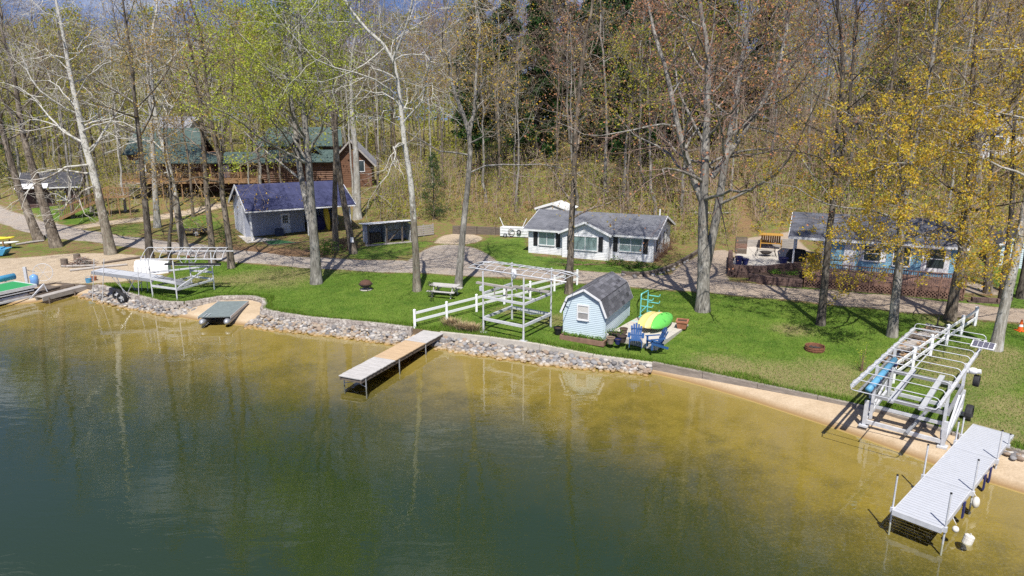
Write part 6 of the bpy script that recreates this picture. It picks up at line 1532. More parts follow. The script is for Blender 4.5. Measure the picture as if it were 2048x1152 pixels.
shrub('brush_shrub', 'dark tangled brush heap between the trunks right of the garage', 'shrub', 690, 498, 60, (.9, .5, .3), .10, leaf_mat('dead_leaf', [(.05, .035, .03), (.12, .07, .05), (.2, .12, .08)]), .4, 9)
for i, (px, py) in enumerate(((1312, 522), (1322, 515), (1331, 508), (1340, 500))): shrub('dry_perennial', 'brown dry perennial stalks along the right side wall of the cottage', 'plant', px, py, 34, (.28, .25, .45), .07, leaf_mat('dry_leaf', [(.16, .10, .06), (.27, .17, .10)]), .6, 40 + i).__setitem__('group', 'dry stalks beside the cottage')
# tufts of tan grass at the dock
def tuft(px, py, n, lab, seed, h_=.55):
    g = G(px, py); rg = np.random.default_rng(seed); a = rg.uniform(0, 6.28, n); r_ = np.abs(rg.normal(0, .16, n)); ln = rg.uniform(.6, 1.1, n) * h_; lean = rg.uniform(.15, .75, n)
    base = np.column_stack([r_ * np.cos(a) * 1.5, r_ * np.sin(a), np.zeros(n)]); d = np.column_stack([np.cos(a) * lean, np.sin(a) * lean, np.ones(n)]); d /= np.linalg.norm(d, axis=1)[:, None]
    sdv = np.column_stack([-np.sin(a), np.cos(a), np.zeros(n)]) * .012; mid_ = base + d * ln[:, None] * .6; tip = base + d * ln[:, None] + np.column_stack([np.cos(a) * lean * .2, np.sin(a) * lean * .2, -.1 * lean])
    v = np.stack([base - sdv, base + sdv, mid_ + sdv, mid_ - sdv, tip], 1).reshape(-1, 3); k = np.arange(n)[:, None] * 5; q = np.vstack([k + np.array([[0, 1, 2, 3]]), k + np.array([[3, 2, 4, 4]])])
    me = bpy.data.meshes.new('ornamental_grass'); me.from_pydata(v.tolist(), [], [tuple(int(z_) for z_ in (r[:3] if r[2] == r[3] else r)) for r in q]); me.materials.append(STRAW); o = bpy.data.objects.new('ornamental_grass', me); COL.objects.link(o); o.location = g; tag(o, lab, 'ornamental grass')
STRAW = leaf_mat('straw_blade', [(.34, .24, .13), (.52, .40, .26), (.22, .20, .08)], .2)
tuft(903, 652, 420, 'pale straw coloured grass tuft nearest the wooden dock', 1); tuft(925, 660, 380, 'pale straw coloured grass tuft in the middle of three above the curb', 2); tuft(945, 663, 360, 'pale straw coloured grass tuft nearest the tall lift leg', 3)
# small white notice board on a trunk is built with the trees
# ------------------------------------------------------------ trees
def bark(name, cols, scale=3.0, white=None, zr=(2.0, 7.0)):
    m, nt = new_mat(name); co = coord(nt, 'Object')
    n1 = node(nt, 'TexNoise', {'Vector': node(nt, 'Mapping', {'Vector': co, 'Scale': (1, 1, .16)}), 'Scale': scale * 4, 'Detail': 6.0, 'Roughness': .65}).outputs[0]
    n2 = node(nt, 'TexNoise', {'Vector': node(nt, 'Mapping', {'Vector': co, 'Scale': (1, 1, .5)}), 'Scale': scale * .8, 'Detail': 5.0, 'Roughness': .6}).outputs[0]
    c = ramp(nt, n1, [(.34, cols[0]), (.5, cols[1]), (.66, cols[2])])
    c = mixc(nt, ramp(nt, n2, [(.50, 0.0), (.66, .75)]), c, tuple(min(v * 1.45, .6) for v in cols[2]))
    if white:
        z_ = node(nt, 'SeparateXYZ', {'Vector': node(nt, 'NewGeometry').outputs['Position']}).outputs[2]
        f = mth(nt, 'DIVIDE', mth(nt, 'SUBTRACT', z_, zr[0]), zr[1] - zr[0])
        f = mth(nt, 'ADD', f, mth(nt, 'MULTIPLY', mth(nt, 'SUBTRACT', n2, .5), 3.2))
        c = mixc(nt, ramp(nt, f, [(.35, 0.0), (.65, .82)]), c, white)
        n3 = node(nt, 'TexNoise', {'Vector': co, 'Scale': 6.0, 'Detail': 3.0}).outputs[0]
        c = mixc(nt, ramp(nt, n3, [(.53, 0.0), (.62, .75)]), c, (.23, .225, .17))
    finish(nt, c, .9, 0, n1, .15, bump_d=.05, bump_s=.8); return m
BK_GREY = bark('grey_bark', ((.09, .083, .072), (.205, .19, .165), (.33, .31, .275)))
BK_BROWN = bark('brown_bark', ((.06, .048, .037), (.145, .117, .09), (.25, .21, .165)))
BK_DARK = bark('dark_bark', ((.035, .03, .025), (.085, .072, .058), (.16, .14, .115)))
BK_SYC = bark('sycamore_bark', ((.11, .092, .07), (.20, .17, .13), (.31, .275, .22)), 2.4, (.60, .585, .53), (3.5, 10.0))
BK_LIGHT = bark('pale_bark', ((.20, .185, .15), (.34, .32, .275), (.47, .45, .40)), 3.0)
BK_BIRCH = bark('birch_bark', ((.34, .33, .30), (.58, .57, .53), (.68, .67, .64)))
TW_TAN = M_('tan_twig', (.29, .23, .165), .9, var=.25, scale=.6); TW_GREY = M_('grey_twig', (.24, .205, .175), .9, var=.25, scale=.6); TW_PALE = M_('pale_twig', (.55, .52, .46), .9, var=.2, scale=.6); TW_RED = M_('red_twig', (.25, .17, .135), .9, var=.25, scale=.6); TW_DARK = M_('dark_twig', (.13, .105, .085), .9, var=.25, scale=.6)
LF_LIME = leaf_mat('lime_leaf', [(.36, .44, .04), (.52, .57, .08), (.30, .38, .04), (.58, .58, .12)], .4)
LF_GOLD = leaf_mat('gold_leaf', [(.60, .40, .045), (.68, .50, .06), (.50, .45, .06), (.60, .31, .045), (.56, .52, .08)], .4)
LF_RED = leaf_mat('red_bud', [(.46, .19, .10), (.54, .27, .14), (.40, .18, .11), (.50, .33, .13)], .3)
LF_BUD = leaf_mat('amber_bud', [(.46, .29, .07), (.54, .38, .09), (.38, .22, .08), (.46, .42, .09)], .35)
LF_OLIVE = leaf_mat('olive_leaf', [(.33, .34, .04), (.43, .42, .06), (.27, .28, .04), (.44, .36, .07)], .4)
LF_PINE = leaf_mat('pine_needle', [(.020, .055, .018), (.035, .085, .025), (.055, .11, .035)], .15)
LF_TAN = leaf_mat('tan_bud', [(.40, .29, .18), (.48, .37, .22), (.34, .24, .15)], .3)

def unit(a): return a / np.maximum(np.linalg.norm(a, axis=-1, keepdims=True), 1e-9)
def interp_path(P, Rr, idx, t):
    K = P.shape[1]; f = np.clip(t, 0, .9999) * (K - 1); i = f.astype(int); w = (f - i)[:, None]
    a, b = P[idx, i], P[idx, i + 1]
    r = Rr[idx, i] * (1 - w[:, 0]) + Rr[idx, i + 1] * w[:, 0]
    return a * (1 - w) + b * w, unit(b - a), r
def grow(rg, P, Rr, n, t0, t1, ang, lenf, K, trop, wig, rr, rmin, plen=None, dirbias=None, tip=.15):
    N = P.shape[0]; idx = np.repeat(np.arange(N), n); j = np.tile(np.arange(n), N)
    t = t0 + (t1 - t0) * (j + rg.uniform(0, 1, len(idx))) / n
    p, tg, r = interp_path(P, Rr, idx, t)
    L = lenf(t, idx) * rg.uniform(.7, 1.25, len(idx))
    az = j * 2.39996 + np.repeat(rg.uniform(0, 6.28, N), n) + rg.normal(0, .4, len(idx))
    ref = np.where(np.abs(tg[:, 2:3]) > .92, np.array([[1., 0, 0]]), np.array([[0, 0, 1.]]))
    e1 = unit(np.cross(tg, ref)); e2 = np.cross(tg, e1)
    th = np.radians(rg.uniform(ang[0], ang[1], len(idx)))
    d = unit(tg * np.cos(th)[:, None] + (e1 * np.cos(az)[:, None] + e2 * np.sin(az)[:, None]) * np.sin(th)[:, None])
    if dirbias is not None: d = unit(d + np.asarray(dirbias))
    Q = np.empty((len(idx), K, 3)); Q[:, 0] = p; step = (L / (K - 1))[:, None]
    for k in range(1, K):
        d = unit(d + rg.normal(0, wig, d.shape) + np.array([0, 0, trop * (k / K) * 1.6]))
        Q[:, k] = Q[:, k - 1] + d * step
    s = np.linspace(0, 1, K)[None]
    r0 = np.maximum(np.minimum(r * rr, r * .9), rmin)
    return Q, np.maximum(r0[:, None] * (1 - s * (1 - tip)), rmin * .7), L
def tubes(P, Rr, n):
    N, K, _ = P.shape
    tg = np.empty_like(P); tg[:, 1:-1] = P[:, 2:] - P[:, :-2]; tg[:, 0] = P[:, 1] - P[:, 0]; tg[:, -1] = P[:, -1] - P[:, -2]; tg = unit(tg)
    ref = np.where(np.abs(tg[:, :1, 2:3]) > .8, np.array([[[1., 0.02, 0]]]), np.array([[[0.02, 0, 1.]]])); ref = np.repeat(ref, K, 1)
    e1 = unit(np.cross(tg, ref)); e2 = np.cross(tg, e1)
    a = np.arange(n) * 2 * np.pi / n
    V = P[:, :, None] + (e1[:, :, None] * np.cos(a)[None, None, :, None] + e2[:, :, None] * np.sin(a)[None, None, :, None]) * Rr[:, :, None, None]
    b = (np.arange(N) * K * n)[:, None, None] + (np.arange(K - 1) * n)[None, :, None]; jj = np.arange(n); j2 = (jj + 1) % n
    q = np.stack([b + jj, b + j2, b + n + j2, b + n + jj], -1).reshape(-1, 4)
    return V.reshape(-1, 3), q
class TreeMesh:
    def __init__(s): s.tv, s.tq, s.tn = [], [], 0; s.cv, s.cq, s.cm, s.cn = [], [], [], 0
    def trunk(s, V, q): s.tv.append(V); s.tq.append(q + s.tn); s.tn += len(V)
    def crown(s, V, q, m): s.cv.append(V); s.cq.append(q + s.cn); s.cm.append(np.full(len(q), m)); s.cn += len(V)
    def objects(s, root, bk, tw, lf):
        out = []
        me = np_mesh('trunk', np.vstack(s.tv), np.vstack(s.tq), [bk], smooth=True); o = bpy.data.objects.new('trunk', me); COL.objects.link(o); o.parent = root; out.append(o)
        me = np_mesh('crown', np.vstack(s.cv), np.vstack(s.cq), [tw, lf], np.concatenate(s.cm)); o = bpy.data.objects.new('crown', me); COL.objects.link(o); o.parent = root; out.append(o)
        return out
def leaves_at(rg, pts, per, spread, size):
    return leaf_cards(rg, pts, per, (spread, spread, spread), size)
STY = dict(  # limbs, angle, limb length, tropism, wiggle, branches, twigs, twiglets, leaves per point, leaf size, spread
    syc=dict(n1=15, ang=(45, 85), l1=.34, trop=.02, wig=.22, n2=6, n3=5, n4=2, per=0, size=.08, sp=.12, bk=BK_SYC, tw=TW_PALE, lf=LF_TAN),
    lime=dict(n1=20, ang=(35, 70), l1=.30, trop=.05, wig=.18, n2=6, n3=5, n4=2, per=12, size=.12, sp=.16, bk=BK_GREY, tw=TW_GREY, lf=LF_LIME),
    gold=dict(n1=20, ang=(40, 80), l1=.32, trop=.03, wig=.19, n2=6, n3=5, n4=2, per=9, size=.12, sp=.16, thin=(6, 9), bk=BK_GREY, tw=TW_TAN, lf=LF_GOLD),
    red=dict(n1=18, ang=(35, 70), l1=.34, trop=.05, wig=.19, n2=6, n3=5, n4=2, per=2, size=.13, sp=.10, bk=BK_GREY, tw=TW_RED, lf=LF_RED),
    bud=dict(n1=18, ang=(35, 78), l1=.30, trop=.03, wig=.20, n2=6, n3=5, n4=2, per=2, size=.13, sp=.12, bk=BK_GREY, tw=TW_TAN, lf=LF_BUD),
    bare=dict(n1=17, ang=(30, 70), l1=.34, trop=.05, wig=.19, n2=6, n3=5, n4=2, per=1, size=.09, sp=.08, bk=BK_BROWN, tw=TW_GREY, lf=LF_TAN))
def make_tree(rg, trunks, radii, H, first, st, seed=0, bias=None, sides=10, detail=1.0, arms=(), lbias=1.0):
    """trunks: list of (K,3) polylines in local coordinates; limbs start at height `first`"""
    tm = TreeMesh()
    for tr, ra in zip(trunks, radii):
        V, q = tubes(tr[None], ra[None], sides); tm.trunk(V, q)
    L1s, R1s = [], []
    for k, (tr, ra) in enumerate(zip(trunks, radii)):
        zz = tr[:, 2]; t0 = float(np.interp(first, zz, np.linspace(0, 1, len(zz)))) if zz[-1] > first else .3
        n1 = max(4, int(st['n1'] * (1 if k == 0 else .6)))
        f = lambda t, i: H * st['l1'] * lbias * (1.12 - .85 * ((t - t0) / max(1 - t0, .1)) ** 1.2)
        Q, Rq, L = grow(rg, tr[None], ra[None], n1, max(t0, .06), .985, st['ang'], f, 9, st['trop'], st['wig'], .42, .02, dirbias=bias)
        L1s.append(Q); R1s.append(Rq)
    for a in arms: L1s.append(a[0]); R1s.append(a[1])
    Q1, R1 = np.vstack(L1s), np.vstack(R1s)
    V, q = tubes(Q1, R1, 6); tm.trunk(V, q)
    ln = lambda Q: np.linalg.norm(np.diff(Q, axis=1), axis=2).sum(1)
    l1 = ln(Q1)
    n2 = max(3, int(st['n2'] * detail)); Q2, R2, _ = grow(rg, Q1, R1, n2, .18, .98, (28, 62), lambda t, i: l1[i] * (.52 - .25 * t), 6, st['trop'] * .8, st['wig'] * 1.1, .52, .011)
    V, q = tubes(Q2, R2, 4); tm.crown(V, q, 0)
    l2 = ln(Q2); n3 = max(3, int(st['n3'] * detail)); Q3, R3, _ = grow(rg, Q2, R2, n3, .15, 1.0, (25, 60), lambda t, i: l2[i] * (.55 - .2 * t) + .12, 4, st['trop'] * .6, st['wig'] * 1.2, .55, .0072)
    V, q = tubes(Q3, R3, 3); tm.crown(V, q, 0)
    l3 = ln(Q3); n4 = st['n4']; Q4, R4, _ = grow(rg, Q3, R3, n4, .2, 1.0, (25, 60), lambda t, i: l3[i] * .55 + .12, 3, .03, .15, .65, .0055)
    V, q = tubes(Q4, R4, 3); tm.crown(V, q, 0)
    if st['per'] > 0:
        pts = Q4[:, -1] if st['per'] <= 3 else np.vstack([Q4[:, 1:].reshape(-1, 3)[::2], Q3[::2, -1]])
        if 'thin' in st: pts = pts[rg.random(len(pts)) < np.clip(1.15 - (pts[:, 2] - st['thin'][0]) / st['thin'][1], .18, 1)]
        V, q = leaves_at(rg, pts, st['per'], st['sp'], st['size']); tm.crown(V, q, 1)
    return tm
def path3(px, Y, H, base, rg, K=22):
    """photo points of a trunk, taken in the upright plane through its base, carried on upwards to height H"""
    P = [Yp(x, y, Y) for x, y in px]; P = np.array([[p.x, p.y, p.z] for p in P]); P[0] = (base.x, base.y, base.z - .15)
    P = P - np.array([[base.x, base.y, base.z]])
    while P[-1, 2] < H - .5:
        d = unit(P[-1] - P[-3])[0:3] if len(P) > 2 else np.array([0, 0, 1.]); d = unit(d * .6 + np.array([0, 0, .45]) + rg.normal(0, .10, 3)); P = np.vstack([P, P[-1] + d * 1.6])
    s = np.r_[0, np.cumsum(np.linalg.norm(np.diff(P, axis=0), axis=1))]; q = np.linspace(0, s[-1], K)
    Q = np.column_stack([np.interp(q, s, P[:, k]) for k in range(3)]); 
    Q[:, 1] += np.interp(q, [0, s[-1]], [0, rg.uniform(-1.0, 1.0)]) + np.sin(q * .35 + rg.uniform(0, 6)) * .12 * np.minimum(q / 4, 1)
    return Q
def taper(Q, r0, r1=.035, flare=.35):
    z_ = np.linspace(0, 1, len(Q)); r = r0 * .84 * (1 - z_) ** 1.15 + r1; r *= 1 + flare * np.exp(-np.arange(len(Q)) * 1.3); return r
def hero(label, style, stems, wpx, H, first, seed, bias=None, bk=None, tw=None, arms=(), lbias=1.0, name='lakeside_tree', over=None):
    rg = np.random.default_rng(seed); bx, by = stems[0][0]; g = G(bx, by); Y = g.y
    dep = g.y / (CP - (by - 576) / F * SP); r0 = wpx / 2 / F * dep
    st = dict(STY[style]); st.update(over or {})
    tr, ra = [], []
    for k, s_ in enumerate(stems):
        if k == 0: Q = path3(s_, Y, H - g.z, g, rg); tr.append(Q); ra.append(taper(Q, r0))
        else:
            P = [Yp(x, y, Y) for x, y in s_]; P = np.array([[p.x - g.x, 0, p.z - g.z] for p in P])
            i = np.linalg.norm(tr[0][:, [0, 2]] - P[0, [0, 2]], axis=1).argmin(); P[:, 1] = tr[0][i, 1]; P[0] = tr[0][i] * .6 + P[0] * .4
            hk = (H - g.z) * rg.uniform(.86, .97)
            while P[-1, 2] < hk: d = unit(P[-1] - P[-2]); d = unit(d * .6 + np.array([0, 0, .45]) + rg.normal(0, .12, 3)); P = np.vstack([P, P[-1] + d * 1.5])
            s = np.r_[0, np.cumsum(np.linalg.norm(np.diff(P, axis=0), axis=1))]; q = np.linspace(0, s[-1], 16); Q = np.column_stack([np.interp(q, s, P[:, c]) for c in range(3)])
            Q[:, 1] += np.interp(q, [0, s[-1]], [0, rg.uniform(-2.5, 2.5)]); tr.append(Q); rb = ra[0][i] * .78; ra.append(np.maximum(rb * (1 - np.linspace(0, 1, 16)) ** .75, .03))
    am = []
    for a in arms:      # big arms seen in the photo
        P = [Yp(x, y, Y) for x, y in a]; P = np.array([[p.x - g.x, 0, p.z - g.z] for p in P]); i = np.linalg.norm(tr[0][:, [0, 2]] - P[0, [0, 2]], axis=1).argmin()
        s = np.r_[0, np.cumsum(np.linalg.norm(np.diff(P, axis=0), axis=1))]; q = np.linspace(0, s[-1], 9); Q = np.column_stack([np.interp(q, s, P[:, c]) for c in range(3)])
        Q[1:] += rg.normal(0, .14, (8, 3)); Q[:, 1] += tr[0][i, 1] + np.linspace(0, rg.uniform(-2.5, 1.5), 9); Q[0] = tr[0][i] * .5 + Q[0] * .5; am.append((Q[None], (np.maximum(ra[0][i] * .32, .05) * (1 - np.linspace(0, .8, 9)))[None]))
    bias = np.array(bias if bias is not None else (0, 0, 0.)) + np.array([0, -.26, 0])      # limbs reach out over the open lake side
    t = thing(name, label, 'tree', g)
    tm = make_tree(rg, tr, ra, H - g.z, first, st, bias=bias, arms=am, lbias=lbias)
    tm.objects(t, bk or st['bk'], tw or st['tw'], st['lf']); return t
LOWB = dict(n1=26)
hero('leaning sycamore with white upper trunk and long drooping pale arms at the left beach', 'syc', [[(222, 508), (205, 430), (190, 360), (165, 280), (145, 200), (130, 140), (120, 80), (108, 20), (95, -40)]], 21, 25, 7, 1, over=dict(n1=20, l1=.30),
     arms=[[(190, 352), (120, 338), (75, 345), (35, 375), (20, 400)], [(168, 300), (110, 250), (50, 235), (0, 262)], [(180, 375), (150, 400), (118, 440)], [(150, 215), (90, 165), (0, 150)], [(135, 150), (85, 100), (10, 75)], [(172, 305), (235, 265), (290, 262)], [(158, 250), (190, 240), (230, 200)], [(125, 110), (160, 70), (180, 20)]])
hero('leaning brown trunk at the left beach, the farther left of the crossed pair', 'bare', [[(79, 481), (65, 450), (47, 406), (36, 382), (20, 330), (5, 270), (-15, 180)]], 19, 22, 8, 2, bk=BK_BROWN)
hero('leaning brown trunk at the left beach, the nearer right of the crossed pair', 'bare', [[(113, 494), (99, 450), (86, 411), (75, 372), (68, 346), (45, 270), (30, 190)]], 22, 23, 9, 3, bk=BK_BROWN)
hero('straight dark trunk right behind the hooped lift on the left', 'bud', [[(300, 523), (297, 466), (290, 400), (286, 372), (280, 300), (270, 200), (262, 90)]], 15, 24, 9, 4, bk=BK_DARK, tw=TW_DARK)
hero('pale sycamore in front of the log house deck, the straighter of the white pair', 'syc', [[(315, 455), (310, 384), (300, 283), (293, 200), (287, 127), (280, 40)]], 13, 25, 9, 5, bk=BK_LIGHT, arms=[[(300, 283), (240, 275), (180, 296), (160, 310)], [(288, 140), (250, 90), (200, 70)]])
hero('pale sycamore bending away from the white pair towards the utility trailer', 'syc', [[(370, 497), (359, 450), (349, 390), (343, 370), (328, 310), (313, 260), (303, 215), (298, 140), (300, 60)]], 15, 25, 9, 6, arms=[[(335, 350), (290, 360), (255, 395)], [(325, 300), (285, 280), (225, 300), (180, 320)], [(300, 170), (330, 130), (320, 110)]])
hero('slim grey trunk in front of the utility trailer wheel', 'bud', [[(425, 528), (422, 476), (415, 398), (411, 320), (400, 200), (385, 120), (370, 50)]], 13, 23, 10, 7, bk=BK_BROWN)
hero('forked brown tree at the left front corner of the garage', 'bud', [[(463, 536), (456, 466), (446, 385), (444, 320), (430, 260), (418, 170), (405, 60)], [(444, 330), (455, 250), (470, 180), (478, 60)]], 13, 24, 6, 8, bk=BK_BROWN, over=dict(per=3))
hero('stout grey maple with bright lime green young leaves on the left lawn', 'lime', [[(633, 567), (629, 476), (623, 398), (619, 333), (612, 267), (602, 167), (599, 67), (598, 0)], [(612, 430), (595, 330), (583, 240), (560, 130)]], 22, 24, 7.0, 9, bias=(-.10, 0, 0), over=dict(n1=22, l1=.36, per=15))
hero('upright grey trunk of the twin pair beside the garage porch', 'bare', [[(672, 500), (669, 424), (669, 346), (669, 300), (659, 200), (655, 133), (650, 40)]], 13, 23, 10, 10, bk=BK_BROWN, tw=TW_DARK)
tb = hero('leaning grey trunk of the twin pair, carrying a small white board', 'bare', [[(707, 507), (694, 437), (681, 372), (673, 320), (668, 250), (680, 120)]], 15, 24, 10, 11, bk=BK_BROWN, tw=TW_DARK)
b = MB(); b.box(-.13, .13, -.02, .02, 0, .42); bo = b.build('board_sign', WHITE); p = Yp(706, 483, tb.location.y); bo.location = (p.x, p.y - .34, p.z); tag(bo, 'small blank white board fixed to the leaning trunk beside the garage', 'sign')
hero('tall grey trunk standing right behind the garage end', 'bare', [[(715, 438), (713, 360), (710, 300), (703, 233), (700, 120), (715, 30)]], 17, 26, 11, 12, bk=BK_LIGHT, tw=TW_DARK)
hero('mottled white sycamore on the lawn left of the picnic table', 'syc', [[(834, 582), (832, 502), (827, 411), (822, 350), (810, 283), (805, 233), (800, 183), (792, 133), (782, 100), (757, 80), (725, 50), (690, 0)], [(784, 110), (800, 95), (822, 43), (840, -30)]], 15, 25, 9.5, 13, bk=BK_SYC,
     arms=[[(803, 225), (770, 185), (735, 182), (703, 215), (700, 260)], [(805, 230), (815, 180), (840, 158)], [(797, 160), (760, 140), (715, 165), (690, 185)], [(815, 225), (850, 180), (875, 172), (885, 215)], [(810, 235), (780, 220), (755, 240), (735, 245)], [(790, 120), (830, 108), (880, 130), (910, 165)]])
hero('grey forked maple right of the picnic table with amber buds', 'bud', [[(916, 577), (922, 502), (931, 411), (936, 370), (942, 283), (935, 250), (919, 210), (902, 167), (895, 67)], [(942, 275), (949, 217), (952, 133), (959, 50)]], 15, 24, 7, 14, over=dict(lf=LF_GOLD, per=2), bk=BK_GREY)
hero('branchy trunk before the middle window of the white cottage', 'bud', [[(1137, 587), (1141, 510), (1143, 432), (1147, 380), (1149, 283), (1156, 200), (1161, 133), (1171, 67), (1184, 10)]], 15, 24, 4.5, 15, over=dict(n1=17, l1=.2, n2=5, n3=4, per=3, size=.11), bk=BK_BROWN, tw=TW_TAN)
hero('massive multi stemmed maple with reddish buds on the right lawn', 'red', [[(1405, 622), (1408, 550), (1409, 450), (1411, 380), (1416, 290), (1419, 200), (1421, 150), (1419, 83), (1407, 17)], [(1410, 560), (1432, 450), (1446, 370), (1456, 300), (1471, 233), (1482, 150), (1500, 60)], [(1409, 420), (1388, 350), (1367, 267), (1354, 193), (1344, 133)], [(1450, 345), (1491, 267), (1534, 200), (1560, 140)]], 27, 24, 6, 16, over=dict(n1=22, l1=.32), bk=BK_GREY)
hero('dark forked tree with rusty buds at the left front of the brown deck', 'bud', [[(1641, 650), (1652, 555), (1663, 467), (1673, 409), (1683, 330), (1683, 290), (1688, 233), (1696, 150), (1691, 33), (1683, 0)], [(1684, 320), (1700, 300), (1713, 233), (1726, 133), (1743, 33)]], 15, 24, 8, 17, bk=BK_DARK, tw=TW_DARK, over=dict(lf=LF_BUD, per=2))
hero('grey trunked maple in golden leaf before the middle of the brown deck', 'gold', [[(1784, 673), (1792, 599), (1804, 526), (1808, 467), (1815, 400), (1826, 350), (1856, 217), (1873, 133), (1886, 33)]], 18, 23, 4.2, 18, bias=(0, 0, -.10), over=dict(n1=34, l1=.28, per=24, size=.11, sp=.13, trop=.0))
hero('thick grey maple in golden leaf at the right end of the brown deck', 'gold', [[(1900, 640), (1912, 569), (1924, 511), (1927, 438), (1943, 333), (1949, 233), (1953, 133), (1963, 50)], [(1945, 320), (1969, 273), (2019, 217), (2080, 170)]], 20, 24, 4.6, 19, bias=(0, 0, -.15), over=dict(n1=19, per=14, size=.11, wig=.2), bk=BK_BROWN)
hero('pale blotched trunk leaning right beside the solar panel', 'gold', [[(1991, 700), (2005, 628), (2020, 555), (2037, 482), (2046, 438), (2062, 370), (2085, 250)]], 21, 23, 5, 20, bias=(-.2, 0, -.15), bk=BK_LIGHT, over=dict(per=14, size=.11, n1=17, wig=.2))
hero('brown trunk behind the stone bed right of the bungalow', 'gold', [[(1976, 586), (1978, 526), (1979, 453), (1983, 350), (1990, 250)]], 15, 22, 6, 21, bk=BK_BROWN, over=dict(n1=16))
hero('slim dark trunk in front of the pale blue side shed', 'bud', [[(2003, 606), (2008, 540), (2016, 497), (2025, 420)]], 12, 21, 7, 22, bk=BK_DARK)
hero('dark trunk cut by the right edge on the lawn beyond the lane', 'bud', [[(2040, 596), (2052, 540), (2062, 470), (2070, 400)]], 15, 22, 8, 23, bk=BK_DARK)
hero('tall white birch standing alone on the wooded bank', 'bare', [[(1544, 252), (1543, 247), (1549, 183), (1559, 117), (1569, 50), (1578, 0)]], 8, 34, 24, 24, bk=BK_BIRCH, tw=TW_PALE, over=dict(n1=12, l1=.2), name='birch_tree')
hero('young slim tree on the lane edge behind the hooped lift', 'bud', [[(338, 528), (340, 480), (345, 440), (343, 400)]], 8, 12, 3, 25, bk=BK_DARK, over=dict(n1=14, per=2), name='young_tree')
# a small leafing shrub by the big lift
shrub('budding_shrub', 'thin young shrub with yellow leaves on the lawn left of the large lift', 'shrub', 1722, 742, 9, (.16, .16, .35), .06, LF_LIME, .7, 61)

# ------------------------------------------------------------ the wood behind: prototypes, then copies
def forest_proto(seed, style, H, r0, first, detail, over=None, bk=None, tw=None):
    rg = np.random.default_rng(seed); st = dict(STY[style]); st.update(over or {})
    K = 16; z_ = np.linspace(-.2, H, K); Q = np.column_stack([np.cumsum(rg.normal(0, .10, K)), np.cumsum(rg.normal(0, .10, K)), z_]); Q[:2, :2] = 0
    tm = make_tree(rg, [Q], [taper(Q, r0, .03)], H, first, st, sides=7, detail=detail)
    return tm, bk or st['bk'], tw or st['tw'], st['lf']
def conifer(seed, H, r0, first, drop, n1, l1, per, size):
    rg = np.random.default_rng(seed); tm = TreeMesh(); K = 14
    Q = np.column_stack([np.cumsum(rg.normal(0, .03, K)), np.cumsum(rg.normal(0, .03, K)), np.linspace(-.2, H, K)]); ra = taper(Q, r0, .02)
    V, q = tubes(Q[None], ra[None], 7); tm.trunk(V, q); t0 = first / H
    Q1, R1, L = grow(rg, Q[None], ra[None], n1, t0, .99, (70, 100), lambda t, i: l1 * (1.05 - ((t - t0) / (1 - t0)) ** 1.3) + .3, 6, drop, .07, .3, .02)
    V, q = tubes(Q1, R1, 4); tm.trunk(V, q); l_ = np.linalg.norm(np.diff(Q1, axis=1), axis=2).sum(1)
    Q2, R2, _ = grow(rg, Q1, R1, 8, .2, 1.0, (35, 65), lambda t, i: l_[i] * (.42 - .25 * t) + .15, 4, .02, .1, .5, .01); V, q = tubes(Q2, R2, 3); tm.crown(V, q, 0)
    pts = np.vstack([Q2[:, 1:].reshape(-1, 3), Q1[:, 3:].reshape(-1, 3)]); V, q = leaves_at(rg, pts, per, .20, size); tm.crown(V, q, 1)
    return tm, BK_DARK, TW_DARK, LF_PINE
KIND = []
for i, (st, H, r0, first, det, over, bk, desc) in enumerate((
    ('bare', 21, .19, 9, .85, dict(tw=TW_GREY), BK_GREY, 'bare grey'), ('bare', 23, .16, 11, .85, dict(tw=TW_RED, per=1, size=.14), BK_BROWN, 'bare brown'), ('bud', 20, .17, 7, .85, dict(per=2, size=.20, sp=.18), BK_GREY, 'amber budded'),
    ('lime', 19, .17, 6, .85, dict(per=3, size=.26, sp=.35, lf=LF_OLIVE), BK_GREY, 'yellow green'), ('lime', 21, .18, 7, .85, dict(per=3, size=.25, sp=.35, lf=LF_OLIVE), BK_BROWN, 'olive leafed'),
    ('red', 20, .17, 7, .8, dict(per=2, size=.17, sp=.15), BK_GREY, 'pinkish budded'), ('gold', 20, .17, 6, .8, dict(per=2, size=.20, sp=.2, lf=LF_BUD), BK_GREY, 'orange budded'), ('bare', 24, .13, 14, .8, dict(n1=14, l1=.24, tw=TW_TAN), BK_LIGHT, 'pale slender'))):
    tm, b1, tw1, lf1 = forest_proto(100 + i, st, H, r0, first, det, over, bk, over.get('tw')); KIND.append((tm, b1, tw1, lf1, desc))
PINE = conifer(201, 26, .25, 4, .02, 66, 3.6, 14, .32); SPRUCE = conifer(202, 11, .14, .8, -.06, 60, 2.4, 3, .17); PINE2 = conifer(203, 23, .22, 3, -.02, 78, 3.4, 14, .30)
made = {}
def place(kid, spec, name, label, cat, group, x, y, s, rz):
    z_ = hz(x, y)
    if kid not in made:
        r = thing(name, label, cat, (0, 0, 0), 0, group); spec[0].objects(r, *spec[1:4]); made[kid] = r
    else:
        r = made[kid].copy(); COL.objects.link(r)
        for ch in made[kid].children: c_ = ch.copy(); COL.objects.link(c_); c_.parent = r
    r['label'] = label; r['group'] = group
    r.location = (x, y, z_); r.rotation_euler = (rnd.uniform(-.04, .04), rnd.uniform(-.04, .04), rz); r.scale = (s, s, s * rnd.uniform(.92, 1.1)); return r
RCd = densify(RC, 1.0)
